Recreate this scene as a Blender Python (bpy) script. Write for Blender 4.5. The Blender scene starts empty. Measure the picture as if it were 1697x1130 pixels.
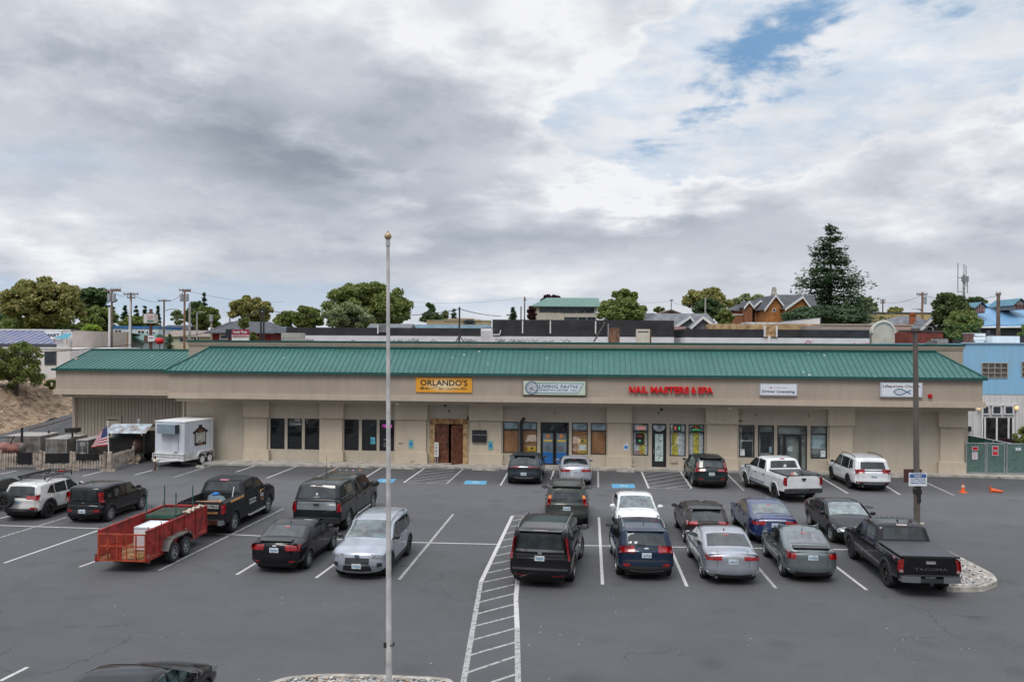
import bpy,bmesh,math,random
from mathutils import Vector,Matrix,noise as mnoise
random.seed(7)
R=math.radians
SC=bpy.context.scene
COL=SC.collection
# ------------------------------------------------------------------ camera
CH=7.85;FPX=1400.0;IW,IH=1697.0,1130.0
ROLL=0.0055;PITCH=2.0/FPX
cam_d=bpy.data.cameras.new('camera');cam=bpy.data.objects.new('camera',cam_d);COL.objects.link(cam)
cam_d.sensor_width=36.0;cam_d.lens=FPX/IW*36.0;cam_d.clip_start=0.1;cam_d.clip_end=3000.0
_fw=Vector((0,math.cos(PITCH),math.sin(PITCH)))
_up0=Vector((0,-math.sin(PITCH),math.cos(PITCH)))
_rt=(Vector((1,0,0))+_up0*ROLL).normalized()
_up=_rt.cross(_fw).normalized()
cam.matrix_world=Matrix((( _rt.x,_up.x,-_fw.x,0),(_rt.y,_up.y,-_fw.y,0),(_rt.z,_up.z,-_fw.z,CH),(0,0,0,1)))
SC.camera=cam
# ------------------------------------------------------------------ colour management
SC.view_settings.view_transform='Standard';SC.view_settings.look='None'
SC.view_settings.exposure=0.0;SC.view_settings.gamma=1.0
# ------------------------------------------------------------------ sky
SUN_EL,SUN_AZ=R(56),R(205)      # azimuth clockwise from +Y (behind the camera, to its left)
W=bpy.data.worlds.new('World');SC.world=W;W.use_nodes=True
def build_world():
    nt=W.node_tree;nt.nodes.clear();N=nt.nodes;L=nt.links
    out=N.new('ShaderNodeOutputWorld');bg=N.new('ShaderNodeBackground');L.new(bg.outputs[0],out.inputs[0])
    bg.inputs[1].default_value=0.1
    def m(op,a,b=None,c=None,clamp=False):
        n=N.new('ShaderNodeMath');n.operation=op;n.use_clamp=clamp
        for i,v in enumerate((a,b,c)):
            if v is None:continue
            if isinstance(v,(int,float)):n.inputs[i].default_value=v
            else:L.new(v,n.inputs[i])
        return n.outputs[0]
    def sstep(v,lo,hi,a=0.0,b=1.0):
        n=N.new('ShaderNodeMapRange');n.interpolation_type='SMOOTHSTEP'
        L.new(v,n.inputs[0]);n.inputs[1].default_value=lo;n.inputs[2].default_value=hi
        n.inputs[3].default_value=a;n.inputs[4].default_value=b
        return n.outputs[0]
    def mix(f,a,b):
        n=N.new('ShaderNodeMix');n.data_type='RGBA'
        if isinstance(f,(int,float)):n.inputs[0].default_value=f
        else:L.new(f,n.inputs[0])
        for i,v in ((6,a),(7,b)):
            if isinstance(v,tuple):n.inputs[i].default_value=(v[0],v[1],v[2],1)
            else:L.new(v,n.inputs[i])
        return n.outputs[2]
    tc=N.new('ShaderNodeTexCoord');sep=N.new('ShaderNodeSeparateXYZ');L.new(tc.outputs['Generated'],sep.inputs[0])
    X,Y,Z=sep.outputs
    zz=m('MAXIMUM',Z,0.0);den=m('ADD',zz,0.10)
    u=m('DIVIDE',X,den);v=m('DIVIDE',Y,den)
    com=N.new('ShaderNodeCombineXYZ');L.new(u,com.inputs[0]);L.new(v,com.inputs[1])
    def nz(scale,detail=6,rough=0.55,off=(0,0,0),dist=0.3,src=None):
        mp=N.new('ShaderNodeMapping');L.new(src or com.outputs[0],mp.inputs[0]);mp.inputs['Location'].default_value=off
        t=N.new('ShaderNodeTexNoise');t.inputs['Scale'].default_value=scale;t.inputs['Detail'].default_value=detail
        t.inputs['Roughness'].default_value=rough;t.inputs['Distortion'].default_value=dist
        L.new(mp.outputs[0],t.inputs['Vector']);return t.outputs[0]
    # direction space, squashed so that clouds flatten towards the horizon
    q=N.new('ShaderNodeCombineXYZ');hz=m('DIVIDE',1.0,m('ADD',m('ABSOLUTE',Y),0.35));L.new(m('MULTIPLY',X,hz),q.inputs[0]);L.new(m('POWER',m('MAXIMUM',Z,0.0),0.72),q.inputs[1]);L.new(m('MULTIPLY',Y,0.3),q.inputs[2])
    Q=q.outputs[0]
    def nq(scale,detail=8,rough=0.5,off=(0,0,0),dist=0.0,st=(1,1.7,1)):
        mp=N.new('ShaderNodeMapping');L.new(Q,mp.inputs[0]);mp.inputs['Location'].default_value=off;mp.inputs['Scale'].default_value=st
        t=N.new('ShaderNodeTexNoise');t.inputs['Scale'].default_value=scale;t.inputs['Detail'].default_value=detail;t.inputs['Roughness'].default_value=rough;t.inputs['Distortion'].default_value=dist
        L.new(mp.outputs[0],t.inputs['Vector']);return t.outputs[0]
    n1=nq(2.6,9,0.50,(1.3,0.4,0));n2=nq(6.0,9,0.56,(5,2,0));n3=nq(14.0,8,0.58,(2,7,0));n4=nq(4.0,4,0.5,(9,9,0));n5=nq(11.0,8,0.60,(3,1,4),0.3,(1,2.4,1));n6=nq(30.0,5,0.6,(2,2,0),0.0,(1,1.3,1))
    wx=m('ADD',X,m('MULTIPLY',m('SUBTRACT',n4,0.5),0.20));wx=m('ADD',wx,m('MULTIPLY',m('SUBTRACT',n3,0.5),0.07))
    wz=m('ADD',Z,m('MULTIPLY',m('SUBTRACT',n2,0.5),0.10));wz=m('ADD',wz,m('MULTIPLY',m('SUBTRACT',n3,0.5),0.035))
    front=sstep(Y,0.05,0.3)
    def blob(px,py,sx,sy,ang=0.0,hard=1.0):
        x0=(px-848)/1400.0;z0=(567-py)/1400.0;q=math.sqrt(1+x0*x0+z0*z0);x0 /= q;z0 /= q
        dx=m('SUBTRACT',wx,x0);dz=m('SUBTRACT',wz,z0)
        c,s=math.cos(R(ang)),math.sin(R(ang))
        a=m('ADD',m('MULTIPLY',dx,c),m('MULTIPLY',dz,s));b=m('SUBTRACT',m('MULTIPLY',dz,c),m('MULTIPLY',dx,s))
        a=m('DIVIDE',a,sx/1400.0);b=m('DIVIDE',b,sy/1400.0)
        d=m('ADD',m('MULTIPLY',a,a),m('MULTIPLY',b,b))
        g=m('EXPONENT',m('MULTIPLY',m('POWER',d,hard),-1.0))
        return m('MULTIPLY',g,front)
    # brightness field of the cloud
    t=m('ADD',m('MULTIPLY',n1,0.50),m('MULTIPLY',n2,0.66));t=m('ADD',t,m('MULTIPLY',n3,0.30));t=m('ADD',t,m('MULTIPLY',n6,0.12));t=m('SUBTRACT',t,0.19)
    t=m('ADD',t,m('MULTIPLY',m('ABSOLUTE',m('SUBTRACT',n2,0.5)),0.7));t=m('ADD',t,m('MULTIPLY',m('ABSOLUTE',m('SUBTRACT',n3,0.5)),-0.35))
    U=m('ADD',blob(1330,90,400,165,18,2.6),m('ADD',m('MULTIPLY',m('SUBTRACT',n3,0.5),0.9),m('MULTIPLY',m('SUBTRACT',n2,0.5),0.8)))
    mout=sstep(U,0.40,0.60);t=m('ADD',t,m('MULTIPLY',m('MULTIPLY',sstep(U,0.05,0.42),m('SUBTRACT',1.0,mout)),0.16))
    for (px,py,sx,sy,an,hd,k) in (
        (380,225,330,75,-16,1.3,-0.20),(470,262,170,40,-16,1.2,-0.14),(760,190,220,90,24,1.3,-0.10),(120,160,260,60,0,1,-0.04),
        (300,60,420,50,0,1,0.06),(890,70,110,80,50,3,0.20),(690,20,260,40,0,1,0.12),
        (930,395,330,30,6,1.2,-0.20),(740,345,130,22,10,1,-0.12),(1400,235,220,40,0,1,-0.08),(1590,310,200,36,0,1,-0.12),
        (1250,260,300,50,10,1,0.10),(1450,80,360,130,0,1,0.12),(1380,330,110,40,0,1,0.12),(1030,300,90,36,0,1,0.14),(1000,180,130,60,0,1,0.06),
        (1250,410,500,34,0,1,-0.08),(200,400,460,60,0,1,0.06),(60,330,160,60,0,1,0.04),(1150,470,500,26,0,1,0.02)):
        t=m('ADD',t,m('MULTIPLY',blob(px,py,sx,sy,an,hd),k))
    t=m('MULTIPLY_ADD',m('ADD',t,sstep(Z,0.15,0.03,0.0,0.09)),1.36,-0.235,clamp=True)
    ramp=N.new('ShaderNodeValToRGB');L.new(t,ramp.inputs[0]);e=ramp.color_ramp.elements
    e[0].position=0.0;e[0].color=(0.29,0.33,0.39,1);e[1].position=1.0;e[1].color=(0.90,0.905,0.93,1)
    k=e.new(0.32);k.color=(0.43,0.47,0.54,1)
    k=e.new(0.62);k.color=(0.61,0.64,0.70,1)
    k=e.new(0.82);k.color=(0.75,0.77,0.82,1)
    cloud=ramp.outputs[0]
    # clear sky
    sky=N.new('ShaderNodeTexSky');sky.sky_type='NISHITA';sky.sun_disc=False;sky.sun_elevation=SUN_EL;sky.sun_rotation=SUN_AZ
    skyc=N.new('ShaderNodeVectorMath');skyc.operation='SCALE';L.new(sky.outputs[0],skyc.inputs[0]);skyc.inputs[3].default_value=0.1
    blue=mix(0.75,skyc.outputs[0],(0.115,0.32,0.60))
    gap=m('MULTIPLY',blob(1200,125,230,75,32,1.4),1.0)
    gap=m('ADD',gap,m('MULTIPLY',blob(1290,62,90,50,0),0.5))
    gap=m('ADD',gap,m('MULTIPLY',blob(1650,175,120,24,0),0.45))
    gap=m('ADD',gap,m('MULTIPLY',blob(1560,8,180,26,0),0.6))
    gm=sstep(m('ADD',m('ADD',m('MULTIPLY',gap,0.30),m('MULTIPLY',n5,1.25)),m('MULTIPLY',n6,0.35)),0.98,1.28)
    gm=m('MULTIPLY',m('MULTIPLY',gm,sstep(gap,0.05,0.45)),0.85)
    low=m('MULTIPLY',blob(60,500,380,24,0),0.7)
    low=m('ADD',low,m('MULTIPLY',blob(30,285,110,30,8),0.35))
    low=m('ADD',low,m('MULTIPLY',blob(700,498,260,14,0),0.35),clamp=True)
    thin=sstep(m('ADD',m('MULTIPLY',n5,0.8),m('MULTIPLY',n6,0.3)),0.42,0.66)
    cloud=mix(m('MULTIPLY',mout,0.58),cloud,mix(thin,(0.84,0.86,0.90),(0.50,0.64,0.80)))
    c1=mix(gm,cloud,blue)
    c1=mix(low,c1,(0.44,0.585,0.755))
    # bright overcast overhead, which is where most of the light comes from
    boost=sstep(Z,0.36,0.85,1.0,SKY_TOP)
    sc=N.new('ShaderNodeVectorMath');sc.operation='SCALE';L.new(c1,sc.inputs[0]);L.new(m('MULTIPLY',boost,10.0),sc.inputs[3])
    back=m('MULTIPLY',sstep(Y,0.0,-0.25),sstep(Z,0.42,0.12));dk=m('SUBTRACT',1.0,m('MULTIPLY',back,0.62));sc2=N.new('ShaderNodeVectorMath');sc2.operation='SCALE';L.new(sc.outputs[0],sc2.inputs[0]);L.new(dk,sc2.inputs[3]);sc=sc2  # unseen low sky behind the camera, darkened so black car paint stays dark
    below=sstep(Z,-0.06,-0.01)
    fin=mix(below,(1.2,1.2,1.2),sc.outputs[0])
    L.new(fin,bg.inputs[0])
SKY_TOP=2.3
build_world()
sun_d=bpy.data.lights.new('sun','SUN');sun_d.energy=1.5;sun_d.angle=R(22);sun_d.color=(1.0,0.96,0.90)
sun=bpy.data.objects.new('sun',sun_d);COL.objects.link(sun)
sdir=Vector((math.sin(SUN_AZ)*math.cos(SUN_EL),math.cos(SUN_AZ)*math.cos(SUN_EL),math.sin(SUN_EL)))
sun.rotation_euler=sdir.to_track_quat('Z','Y').to_euler()
SC.cycles.max_bounces=6;SC.cycles.transparent_max_bounces=12
# ------------------------------------------------------------------ pixel -> world helpers
CP=Vector((0,0,CH))
def ray(px,py):
    return (_fw+_rt*((px-IW/2)/FPX)-_up*((py-IH/2)/FPX))
def G(px,py,z=0.0):
    d=ray(px,py);t=(z-CH)/d.z;return CP+d*t
def PY(px,py,y):
    d=ray(px,py);return CP+d*(y/d.y)
def pxm(y):return FPX/y
# ------------------------------------------------------------------ materials
MATS={}
def mat(name,col,rough=0.6,metal=0.0,spec=0.5,coat=0.0,var=0.06,vscale=1.5,bump=0.0,bscale=30.0,col2=None,emit=0.0,streak=0.0):
    """procedural principled material with a little large and small scale unevenness"""
    if name in MATS:return MATS[name]
    M=bpy.data.materials.new(name);M.use_nodes=True;nt=M.node_tree;N=nt.nodes;L=nt.links
    b=N['Principled BSDF'];b.inputs['Roughness'].default_value=rough;b.inputs['Metallic'].default_value=metal
    b.inputs['Specular IOR Level'].default_value=spec;b.inputs['Coat Weight'].default_value=coat;b.inputs['Coat Roughness'].default_value=0.04
    tc=N.new('ShaderNodeTexCoord');t=N.new('ShaderNodeTexNoise');t.inputs['Scale'].default_value=vscale;t.inputs['Detail'].default_value=6
    L.new(tc.outputs['Object'],t.inputs['Vector'])
    cr=N.new('ShaderNodeValToRGB');L.new(t.outputs[0],cr.inputs[0])
    c2=col2 or tuple(max(0,c*(1-2.2*var)) for c in col)
    c1=tuple(min(1,c*(1+1.2*var)) for c in col)
    cr.color_ramp.elements[0].position=0.34;cr.color_ramp.elements[0].color=(*c2,1)
    cr.color_ramp.elements[1].position=0.62;cr.color_ramp.elements[1].color=(*c1,1)
    src=cr.outputs[0]
    if streak:   # rain streaks and fading running down the surface
        mp=N.new('ShaderNodeMapping');mp.inputs['Scale'].default_value=(2.2,2.2,0.16);L.new(tc.outputs['Object'],mp.inputs[0]);t3=N.new('ShaderNodeTexNoise');t3.inputs['Scale'].default_value=1.6;t3.inputs['Detail'].default_value=7;t3.inputs['Roughness'].default_value=0.62;L.new(mp.outputs[0],t3.inputs['Vector'])
        mr=N.new('ShaderNodeMapRange');L.new(t3.outputs[0],mr.inputs[0]);mr.inputs[1].default_value=0.30;mr.inputs[2].default_value=0.68;mr.inputs[3].default_value=1.0-streak;mr.inputs[4].default_value=1.0+streak*0.5
        vm=N.new('ShaderNodeVectorMath');vm.operation='SCALE';L.new(src,vm.inputs[0]);L.new(mr.outputs[0],vm.inputs[3]);src=vm.outputs[0]
    L.new(src,b.inputs['Base Color'])
    if bump:
        t2=N.new('ShaderNodeTexNoise');t2.inputs['Scale'].default_value=bscale;t2.inputs['Detail'].default_value=4;L.new(tc.outputs['Object'],t2.inputs['Vector'])
        bm_=N.new('ShaderNodeBump');bm_.inputs['Strength'].default_value=bump;bm_.inputs['Distance'].default_value=0.02
        L.new(t2.outputs[0],bm_.inputs['Height']);L.new(bm_.outputs[0],b.inputs['Normal'])
    if emit:
        b.inputs['Emission Color'].default_value=(*col,1);b.inputs['Emission Strength'].default_value=emit
    MATS[name]=M;return M
def glassmat(name='clear_glass',tint=(0.88,0.93,0.92),refl=1.0):
    if name in MATS:return MATS[name]
    M=bpy.data.materials.new(name);M.use_nodes=True;nt=M.node_tree;N=nt.nodes;L=nt.links;N.clear()
    out=N.new('ShaderNodeOutputMaterial');mx=N.new('ShaderNodeMixShader');tr=N.new('ShaderNodeBsdfTransparent');gl=N.new('ShaderNodeBsdfGlossy')
    tr.inputs[0].default_value=(*tint,1);gl.inputs['Roughness'].default_value=0.02
    fr=N.new('ShaderNodeLayerWeight');fr.inputs[0].default_value=0.5
    p5=N.new('ShaderNodeMath');p5.operation='POWER';L.new(fr.outputs['Facing'],p5.inputs[0]);p5.inputs[1].default_value=4.0
    k=N.new('ShaderNodeMath');k.operation='MULTIPLY_ADD';k.inputs[1].default_value=0.9*refl;k.inputs[2].default_value=0.06*refl;k.use_clamp=True;L.new(p5.outputs[0],k.inputs[0])
    L.new(k.outputs[0],mx.inputs[0]);L.new(tr.outputs[0],mx.inputs[1]);L.new(gl.outputs[0],mx.inputs[2]);L.new(mx.outputs[0],out.inputs[0])
    MATS[name]=M;return M
# ------------------------------------------------------------------ mesh builder
class MB:
    def __init__(s):s.v=[];s.f=[];s.m=[]
    def add(s,vs,fs,m=0):
        o=len(s.v);s.v+=[tuple(p) for p in vs];s.f+=[tuple(i+o for i in f) for f in fs];s.m+=[m]*len(fs);return s
    def quad(s,a,b,c,d,m=0):return s.add([a,b,c,d],[(0,1,2,3)],m)
    def box(s,x0,x1,y0,y1,z0,z1,m=0):
        if x0>x1:x0,x1=x1,x0
        if y0>y1:y0,y1=y1,y0
        if z0>z1:z0,z1=z1,z0
        return s.add([(x0,y0,z0),(x1,y0,z0),(x1,y1,z0),(x0,y1,z0),(x0,y0,z1),(x1,y0,z1),(x1,y1,z1),(x0,y1,z1)],
                     [(0,3,2,1),(4,5,6,7),(0,1,5,4),(1,2,6,5),(2,3,7,6),(3,0,4,7)],m)
    def cyl(s,p0,p1,r0,r1=None,n=10,m=0,cap=True):
        r1=r0 if r1 is None else r1;p0=Vector(p0);p1=Vector(p1);d=(p1-p0)
        if d.length<1e-6:return s
        d.normalize();a=d.orthogonal().normalized();b=d.cross(a)
        vs=[];fs=[]
        for k in range(n):
            t=2*math.pi*k/n;e=a*math.cos(t)+b*math.sin(t);vs.append(p0+e*r0);vs.append(p1+e*r1)
        for k in range(n):
            j=(k+1)%n;fs.append((2*k,2*j,2*j+1,2*k+1))
        if cap:fs.append(tuple(2*k for k in range(n-1,-1,-1)));fs.append(tuple(2*k+1 for k in range(n)))
        return s.add(vs,fs,m)
    def tube(s,pts,r,n=8,m=0):
        for a,b in zip(pts[:-1],pts[1:]):s.cyl(a,b,r,r,n,m)
        return s
    def sphere(s,c,r,n=12,m=0,sc=(1,1,1)):
        vs=[];fs=[];h=n // 2
        for i in range(h+1):
            th=math.pi*i/h
            for k in range(n):
                ph=2*math.pi*k/n
                vs.append((c[0]+r*sc[0]*math.sin(th)*math.cos(ph),c[1]+r*sc[1]*math.sin(th)*math.sin(ph),c[2]+r*sc[2]*math.cos(th)))
        for i in range(h):
            for k in range(n):
                j=(k+1)%n;fs.append((i*n+k,(i+1)*n+k,(i+1)*n+j,i*n+j))
        return s.add(vs,fs,m)
    def prism(s,poly,z0,z1,m=0,mt=None):
        """poly of (x,y), extruded in z"""
        n=len(poly);A=sum(poly[i][0]*poly[(i+1)%n][1]-poly[(i+1)%n][0]*poly[i][1] for i in range(n))
        if A<0:poly=poly[::-1]
        vs=[(p[0],p[1],z0) for p in poly]+[(p[0],p[1],z1) for p in poly]
        s.add(vs,[tuple(range(n-1,-1,-1))]+[(i,(i+1)%n,n+(i+1)%n,n+i) for i in range(n)],m)
        s.add([(p[0],p[1],z1) for p in poly],[tuple(range(n))],m if mt is None else mt);return s
    def prismx(s,poly,x0,x1,m=0):
        """poly of (y,z), extruded in x"""
        n=len(poly);vs=[(x0,p[0],p[1]) for p in poly]+[(x1,p[0],p[1]) for p in poly]
        return s.add(vs,[tuple(range(n-1,-1,-1)),tuple(range(n,2*n))]+[(i,(i+1)%n,n+(i+1)%n,n+i) for i in range(n)],m)
    def prismy(s,poly,y0,y1,m=0):
        """poly of (x,z), extruded in y"""
        n=len(poly);vs=[(p[0],y0,p[1]) for p in poly]+[(p[0],y1,p[1]) for p in poly]
        return s.add(vs,[tuple(range(n-1,-1,-1)),tuple(range(n,2*n))]+[(i,(i+1)%n,n+(i+1)%n,n+i) for i in range(n)],m)
    def xf(s,M):
        s.v=[tuple(M @ Vector(p)) for p in s.v];return s
    def build(s,name,mats,parent=None,smooth=False,loc=None,rz=None,fixn=False):
        me=bpy.data.meshes.new(name);me.from_pydata(s.v,[],s.f)
        if not isinstance(mats,(list,tuple)):mats=[mats]
        for M in mats:me.materials.append(M)
        me.polygons.foreach_set('material_index',s.m)
        if smooth:me.polygons.foreach_set('use_smooth',[True]*len(s.f))
        if fixn:
            b=bmesh.new();b.from_mesh(me);bmesh.ops.recalc_face_normals(b,faces=b.faces);b.to_mesh(me);b.free()
        me.update()
        o=bpy.data.objects.new(name,me);COL.objects.link(o)
        if parent:o.parent=parent
        if loc is not None:o.location=loc
        if rz is not None:o.rotation_euler=(0,0,rz)
        return o
def tag(o,label=None,cat=None,group=None,kind=None):
    if label:o['label']=label
    if cat:o['category']=cat
    if group:o['group']=group
    if kind:o['kind']=kind
    return o
def thing(name,label,cat,loc=(0,0,0),rz=0.0,group=None):
    o=bpy.data.objects.new(name,None);COL.objects.link(o);o.empty_display_size=0.3
    o.location=loc;o.rotation_euler=(0,0,rz);return tag(o,label,cat,group)
def kids(o):return [c for c in bpy.data.objects if c.parent==o]
def copy_tree(o,parent=None):
    c=o.copy();COL.objects.link(c)
    if parent is not None:c.parent=parent
    for ch in kids(o):copy_tree(ch,c)
    return c
def text(name,s,w,h,M,parent=None,bold=0.0,ext=0.004,shear=0.0):
    """text mesh in the XZ plane, centred, facing -Y, fitted to w x h"""
    cu=bpy.data.curves.new('t','FONT');cu.body=s;cu.offset=bold;cu.shear=shear;cu.extrude=0.01;cu.resolution_u=2
    to=bpy.data.objects.new('t',cu);COL.objects.link(to);dg=bpy.context.evaluated_depsgraph_get();dg.update()
    me=bpy.data.meshes.new_from_object(to.evaluated_get(dg));bpy.data.objects.remove(to);bpy.data.curves.remove(cu)
    xs=[v.co.x for v in me.vertices];ys=[v.co.y for v in me.vertices]
    x0,x1,y0,y1=min(xs),max(xs),min(ys),max(ys)
    sx=w/(x1-x0);sy=h/(y1-y0) if h else sx
    for v in me.vertices:
        v.co=((v.co.x-(x0+x1)/2)*sx,-v.co.z/0.01*ext,(v.co.y-(y0+y1)/2)*sy)
    me.materials.clear();me.materials.append(M);me.name=name
    o=bpy.data.objects.new(name,me);COL.objects.link(o)
    if parent:o.parent=parent
    return o
def fin(o,x,y,z,rz=None):
    o.location=(x,y,z)
    if rz is not None:o.rotation_euler=(0,0,rz)
    return o
# ================================================================== ground
def asphalt_mat(name,base,patch=0.5):
    M=bpy.data.materials.new(name);M.use_nodes=True;nt=M.node_tree;N=nt.nodes;L=nt.links
    b=N['Principled BSDF'];tc=N.new('ShaderNodeTexCoord')
    def nz(s,d=6,r=0.6,dist=0.0,sc=(1,1,1)):
        mp=N.new('ShaderNodeMapping');mp.inputs['Scale'].default_value=sc;L.new(tc.outputs['Object'],mp.inputs[0])
        t=N.new('ShaderNodeTexNoise');t.inputs['Scale'].default_value=s;t.inputs['Detail'].default_value=d;t.inputs['Roughness'].default_value=r;t.inputs['Distortion'].default_value=dist
        L.new(mp.outputs[0],t.inputs['Vector']);return t.outputs[0]
    def rmp(v,p0,p1,a,c):
        n=N.new('ShaderNodeMapRange');L.new(v,n.inputs[0]);n.inputs[1].default_value=p0;n.inputs[2].default_value=p1;n.inputs[3].default_value=a;n.inputs[4].default_value=c;return n.outputs[0]
    def mul(a,c):
        n=N.new('ShaderNodeMath');n.operation='MULTIPLY';L.new(a,n.inputs[0])
        if isinstance(c,float):n.inputs[1].default_value=c
        else:L.new(c,n.inputs[1])
        return n.outputs[0]
    f=mul(rmp(nz(0.16,5,0.6,0.6,(0.7,1.3,1)),0.35,0.66,0.92,1.07),rmp(nz(0.9,6,0.65,0.4),0.3,0.7,0.93,1.06))
    f=mul(f,rmp(nz(22,4,0.7),0.3,0.7,0.76,1.24));f=mul(f,rmp(nz(75,2,0.6),0.3,0.7,0.80,1.22))
    # oil drips and darker, freshly sealed strips
    f=mul(f,rmp(nz(0.42,3,0.5,0.2,(1,0.6,1)),0.62,0.74,1.0,0.90))
    f=mul(f,rmp(nz(0.30,5,0.6,1.2,(0.35,2.0,1)),0.58,0.74,1.0,1.08))
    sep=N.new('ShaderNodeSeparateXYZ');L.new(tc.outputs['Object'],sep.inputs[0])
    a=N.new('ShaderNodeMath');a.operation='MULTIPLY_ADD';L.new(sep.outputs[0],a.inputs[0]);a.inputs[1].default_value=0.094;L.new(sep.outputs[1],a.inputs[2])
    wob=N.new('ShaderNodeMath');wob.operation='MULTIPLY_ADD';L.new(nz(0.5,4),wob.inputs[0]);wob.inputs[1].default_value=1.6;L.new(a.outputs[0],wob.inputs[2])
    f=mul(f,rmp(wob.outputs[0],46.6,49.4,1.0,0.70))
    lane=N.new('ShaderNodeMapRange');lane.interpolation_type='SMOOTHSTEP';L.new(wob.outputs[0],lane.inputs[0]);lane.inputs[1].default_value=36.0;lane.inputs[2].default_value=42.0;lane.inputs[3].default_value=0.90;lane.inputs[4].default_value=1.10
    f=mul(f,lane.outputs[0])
    def vor(s,feat,dist):
        wv=N.new('ShaderNodeVectorMath');wv.operation='ADD';L.new(tc.outputs['Object'],wv.inputs[0]);nn=N.new('ShaderNodeTexNoise');nn.inputs['Scale'].default_value=0.9;nn.inputs['Detail'].default_value=5;L.new(tc.outputs['Object'],nn.inputs['Vector'])
        sc_=N.new('ShaderNodeVectorMath');sc_.operation='SCALE';L.new(nn.outputs['Color'],sc_.inputs[0]);sc_.inputs[3].default_value=dist;L.new(sc_.outputs[0],wv.inputs[1]);v=N.new('ShaderNodeTexVoronoi');v.feature=feat;v.inputs['Scale'].default_value=s;L.new(wv.outputs[0],v.inputs['Vector']);return v.outputs['Distance']
    crk=N.new('ShaderNodeMath');crk.operation='MAXIMUM';L.new(rmp(vor(0.16,'DISTANCE_TO_EDGE',1.6),0.0025,0.007,0.72,1.0),crk.inputs[0]);L.new(rmp(nz(0.13,3),0.55,0.62,1.0,0.30),crk.inputs[1]);f=mul(f,crk.outputs[0])
    f=mul(f,rmp(vor(0.55,'F1',0.5),0.06,0.26,0.82,1.0)) if patch else f
    col=N.new('ShaderNodeVectorMath');col.operation='SCALE';col.inputs[0].default_value=base;L.new(f,col.inputs[3])
    # scattered pale specks (gum, gull droppings, grit)
    vo=N.new('ShaderNodeTexVoronoi');vo.inputs['Scale'].default_value=2.3;L.new(tc.outputs['Object'],vo.inputs['Vector']);vo.inputs['Randomness'].default_value=1.0
    sp=rmp(vo.outputs['Distance'],0.045,0.075,1.0,0.0);sp=mul(sp,rmp(nz(0.35,2),0.50,0.58,0.0,0.55));
    vo2=N.new('ShaderNodeTexVoronoi');vo2.inputs['Scale'].default_value=9.0;L.new(tc.outputs['Object'],vo2.inputs['Vector'])
    sp2=mul(rmp(vo2.outputs['Distance'],0.07,0.12,1.0,0.0),rmp(nz(0.8,3),0.55,0.66,0.0,0.30))
    mx=N.new('ShaderNodeMix');mx.data_type='RGBA';L.new(sp,mx.inputs[0]);L.new(col.outputs[0],mx.inputs[6]);mx.inputs[7].default_value=(0.5,0.5,0.48,1)
    mx2=N.new('ShaderNodeMix');mx2.data_type='RGBA';L.new(sp2,mx2.inputs[0]);L.new(mx.outputs[2],mx2.inputs[6]);mx2.inputs[7].default_value=(0.4,0.4,0.4,1)
    L.new(mx2.outputs[2],b.inputs['Base Color']);b.inputs['Roughness'].default_value=0.85;b.inputs['Specular IOR Level'].default_value=0.35
    bp=N.new('ShaderNodeBump');bp.inputs['Strength'].default_value=0.5;bp.inputs['Distance'].default_value=0.01;L.new(nz(90,2),bp.inputs['Height']);L.new(bp.outputs[0],b.inputs['Normal'])
    MATS[name]=M;return M
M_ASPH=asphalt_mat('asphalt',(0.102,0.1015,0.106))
M_CONC=mat('concrete',(0.40,0.37,0.33),0.85,var=0.14,vscale=2.0,bump=0.4,bscale=40)
M_CURB=mat('curb_concrete',(0.36,0.335,0.29),0.9,var=0.2,vscale=3.0,bump=0.6,bscale=25)
M_EARTH=mat('earth',(0.20,0.16,0.11),0.95,var=0.2,vscale=0.3)
def xb(y):return -36.4+(y-60)*0.32
def road_z(y):return max(0.0,(y-53.5)*0.165)
def bank_z(x,y):
    d=max(0.0,xb(y)-x);z=road_z(y)
    t=min(1.0,d/4.4);return z+(max(z,4.4)-z)*(t*t*(3-2*t))
def TZ(y):return 5.4*min(1.0,max(0.0,(y-84)/16.0))
def sheet(name,mtl,x0,x1,y0,y1,z,kind='structure'):
    o=MB().quad((x0,y0,z),(x1,y0,z),(x1,y1,z),(x0,y1,z)).build(name,mtl);tag(o,kind=kind);return o
tag(sheet('ground',M_EARTH,-900,900,-60,1600,-0.02),'bare ground beyond the paved lot',None)
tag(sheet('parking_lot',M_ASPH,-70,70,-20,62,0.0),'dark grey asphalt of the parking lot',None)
def grid(name,mtl,xs,ys,zf,kind='structure',amp=0.0,fs=1.0):
    b=MB();nx=len(xs);
    for y in ys:
        for x in xs:
            xx=x(y) if callable(x) else x
            b.v.append((xx,y,zf(xx,y)+amp*mnoise.noise((xx*fs,y*fs,3.1))))
    for j in range(len(ys)-1):
        for i in range(nx-1):
            b.f.append((j*nx+i,j*nx+i+1,(j+1)*nx+i+1,(j+1)*nx+i));b.m.append(0)
    o=b.build(name,mtl,smooth=True);tag(o,kind=kind);return o
rows=[52.5+k for k in range(0,34)]
grid('side_road',asphalt_mat('road_asphalt',(0.12,0.121,0.128)),[lambda y:xb(y),lambda y:(xb(y)-27)/2,-27.5],rows,lambda x,y:road_z(y)+0.006)
M_BANK=mat('mulch_bank',(0.27,0.195,0.13),0.95,var=0.3,vscale=2.2,bump=.5,bscale=9,col2=(0.15,0.10,0.065))
grid('embankment',M_BANK,[(lambda k:(lambda y:xb(y)-k*0.42+0.1))(k) for k in range(70,-1,-1)],[51.5+0.45*k for k in range(0,76)],bank_z,amp=0.2,fs=.9)
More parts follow.
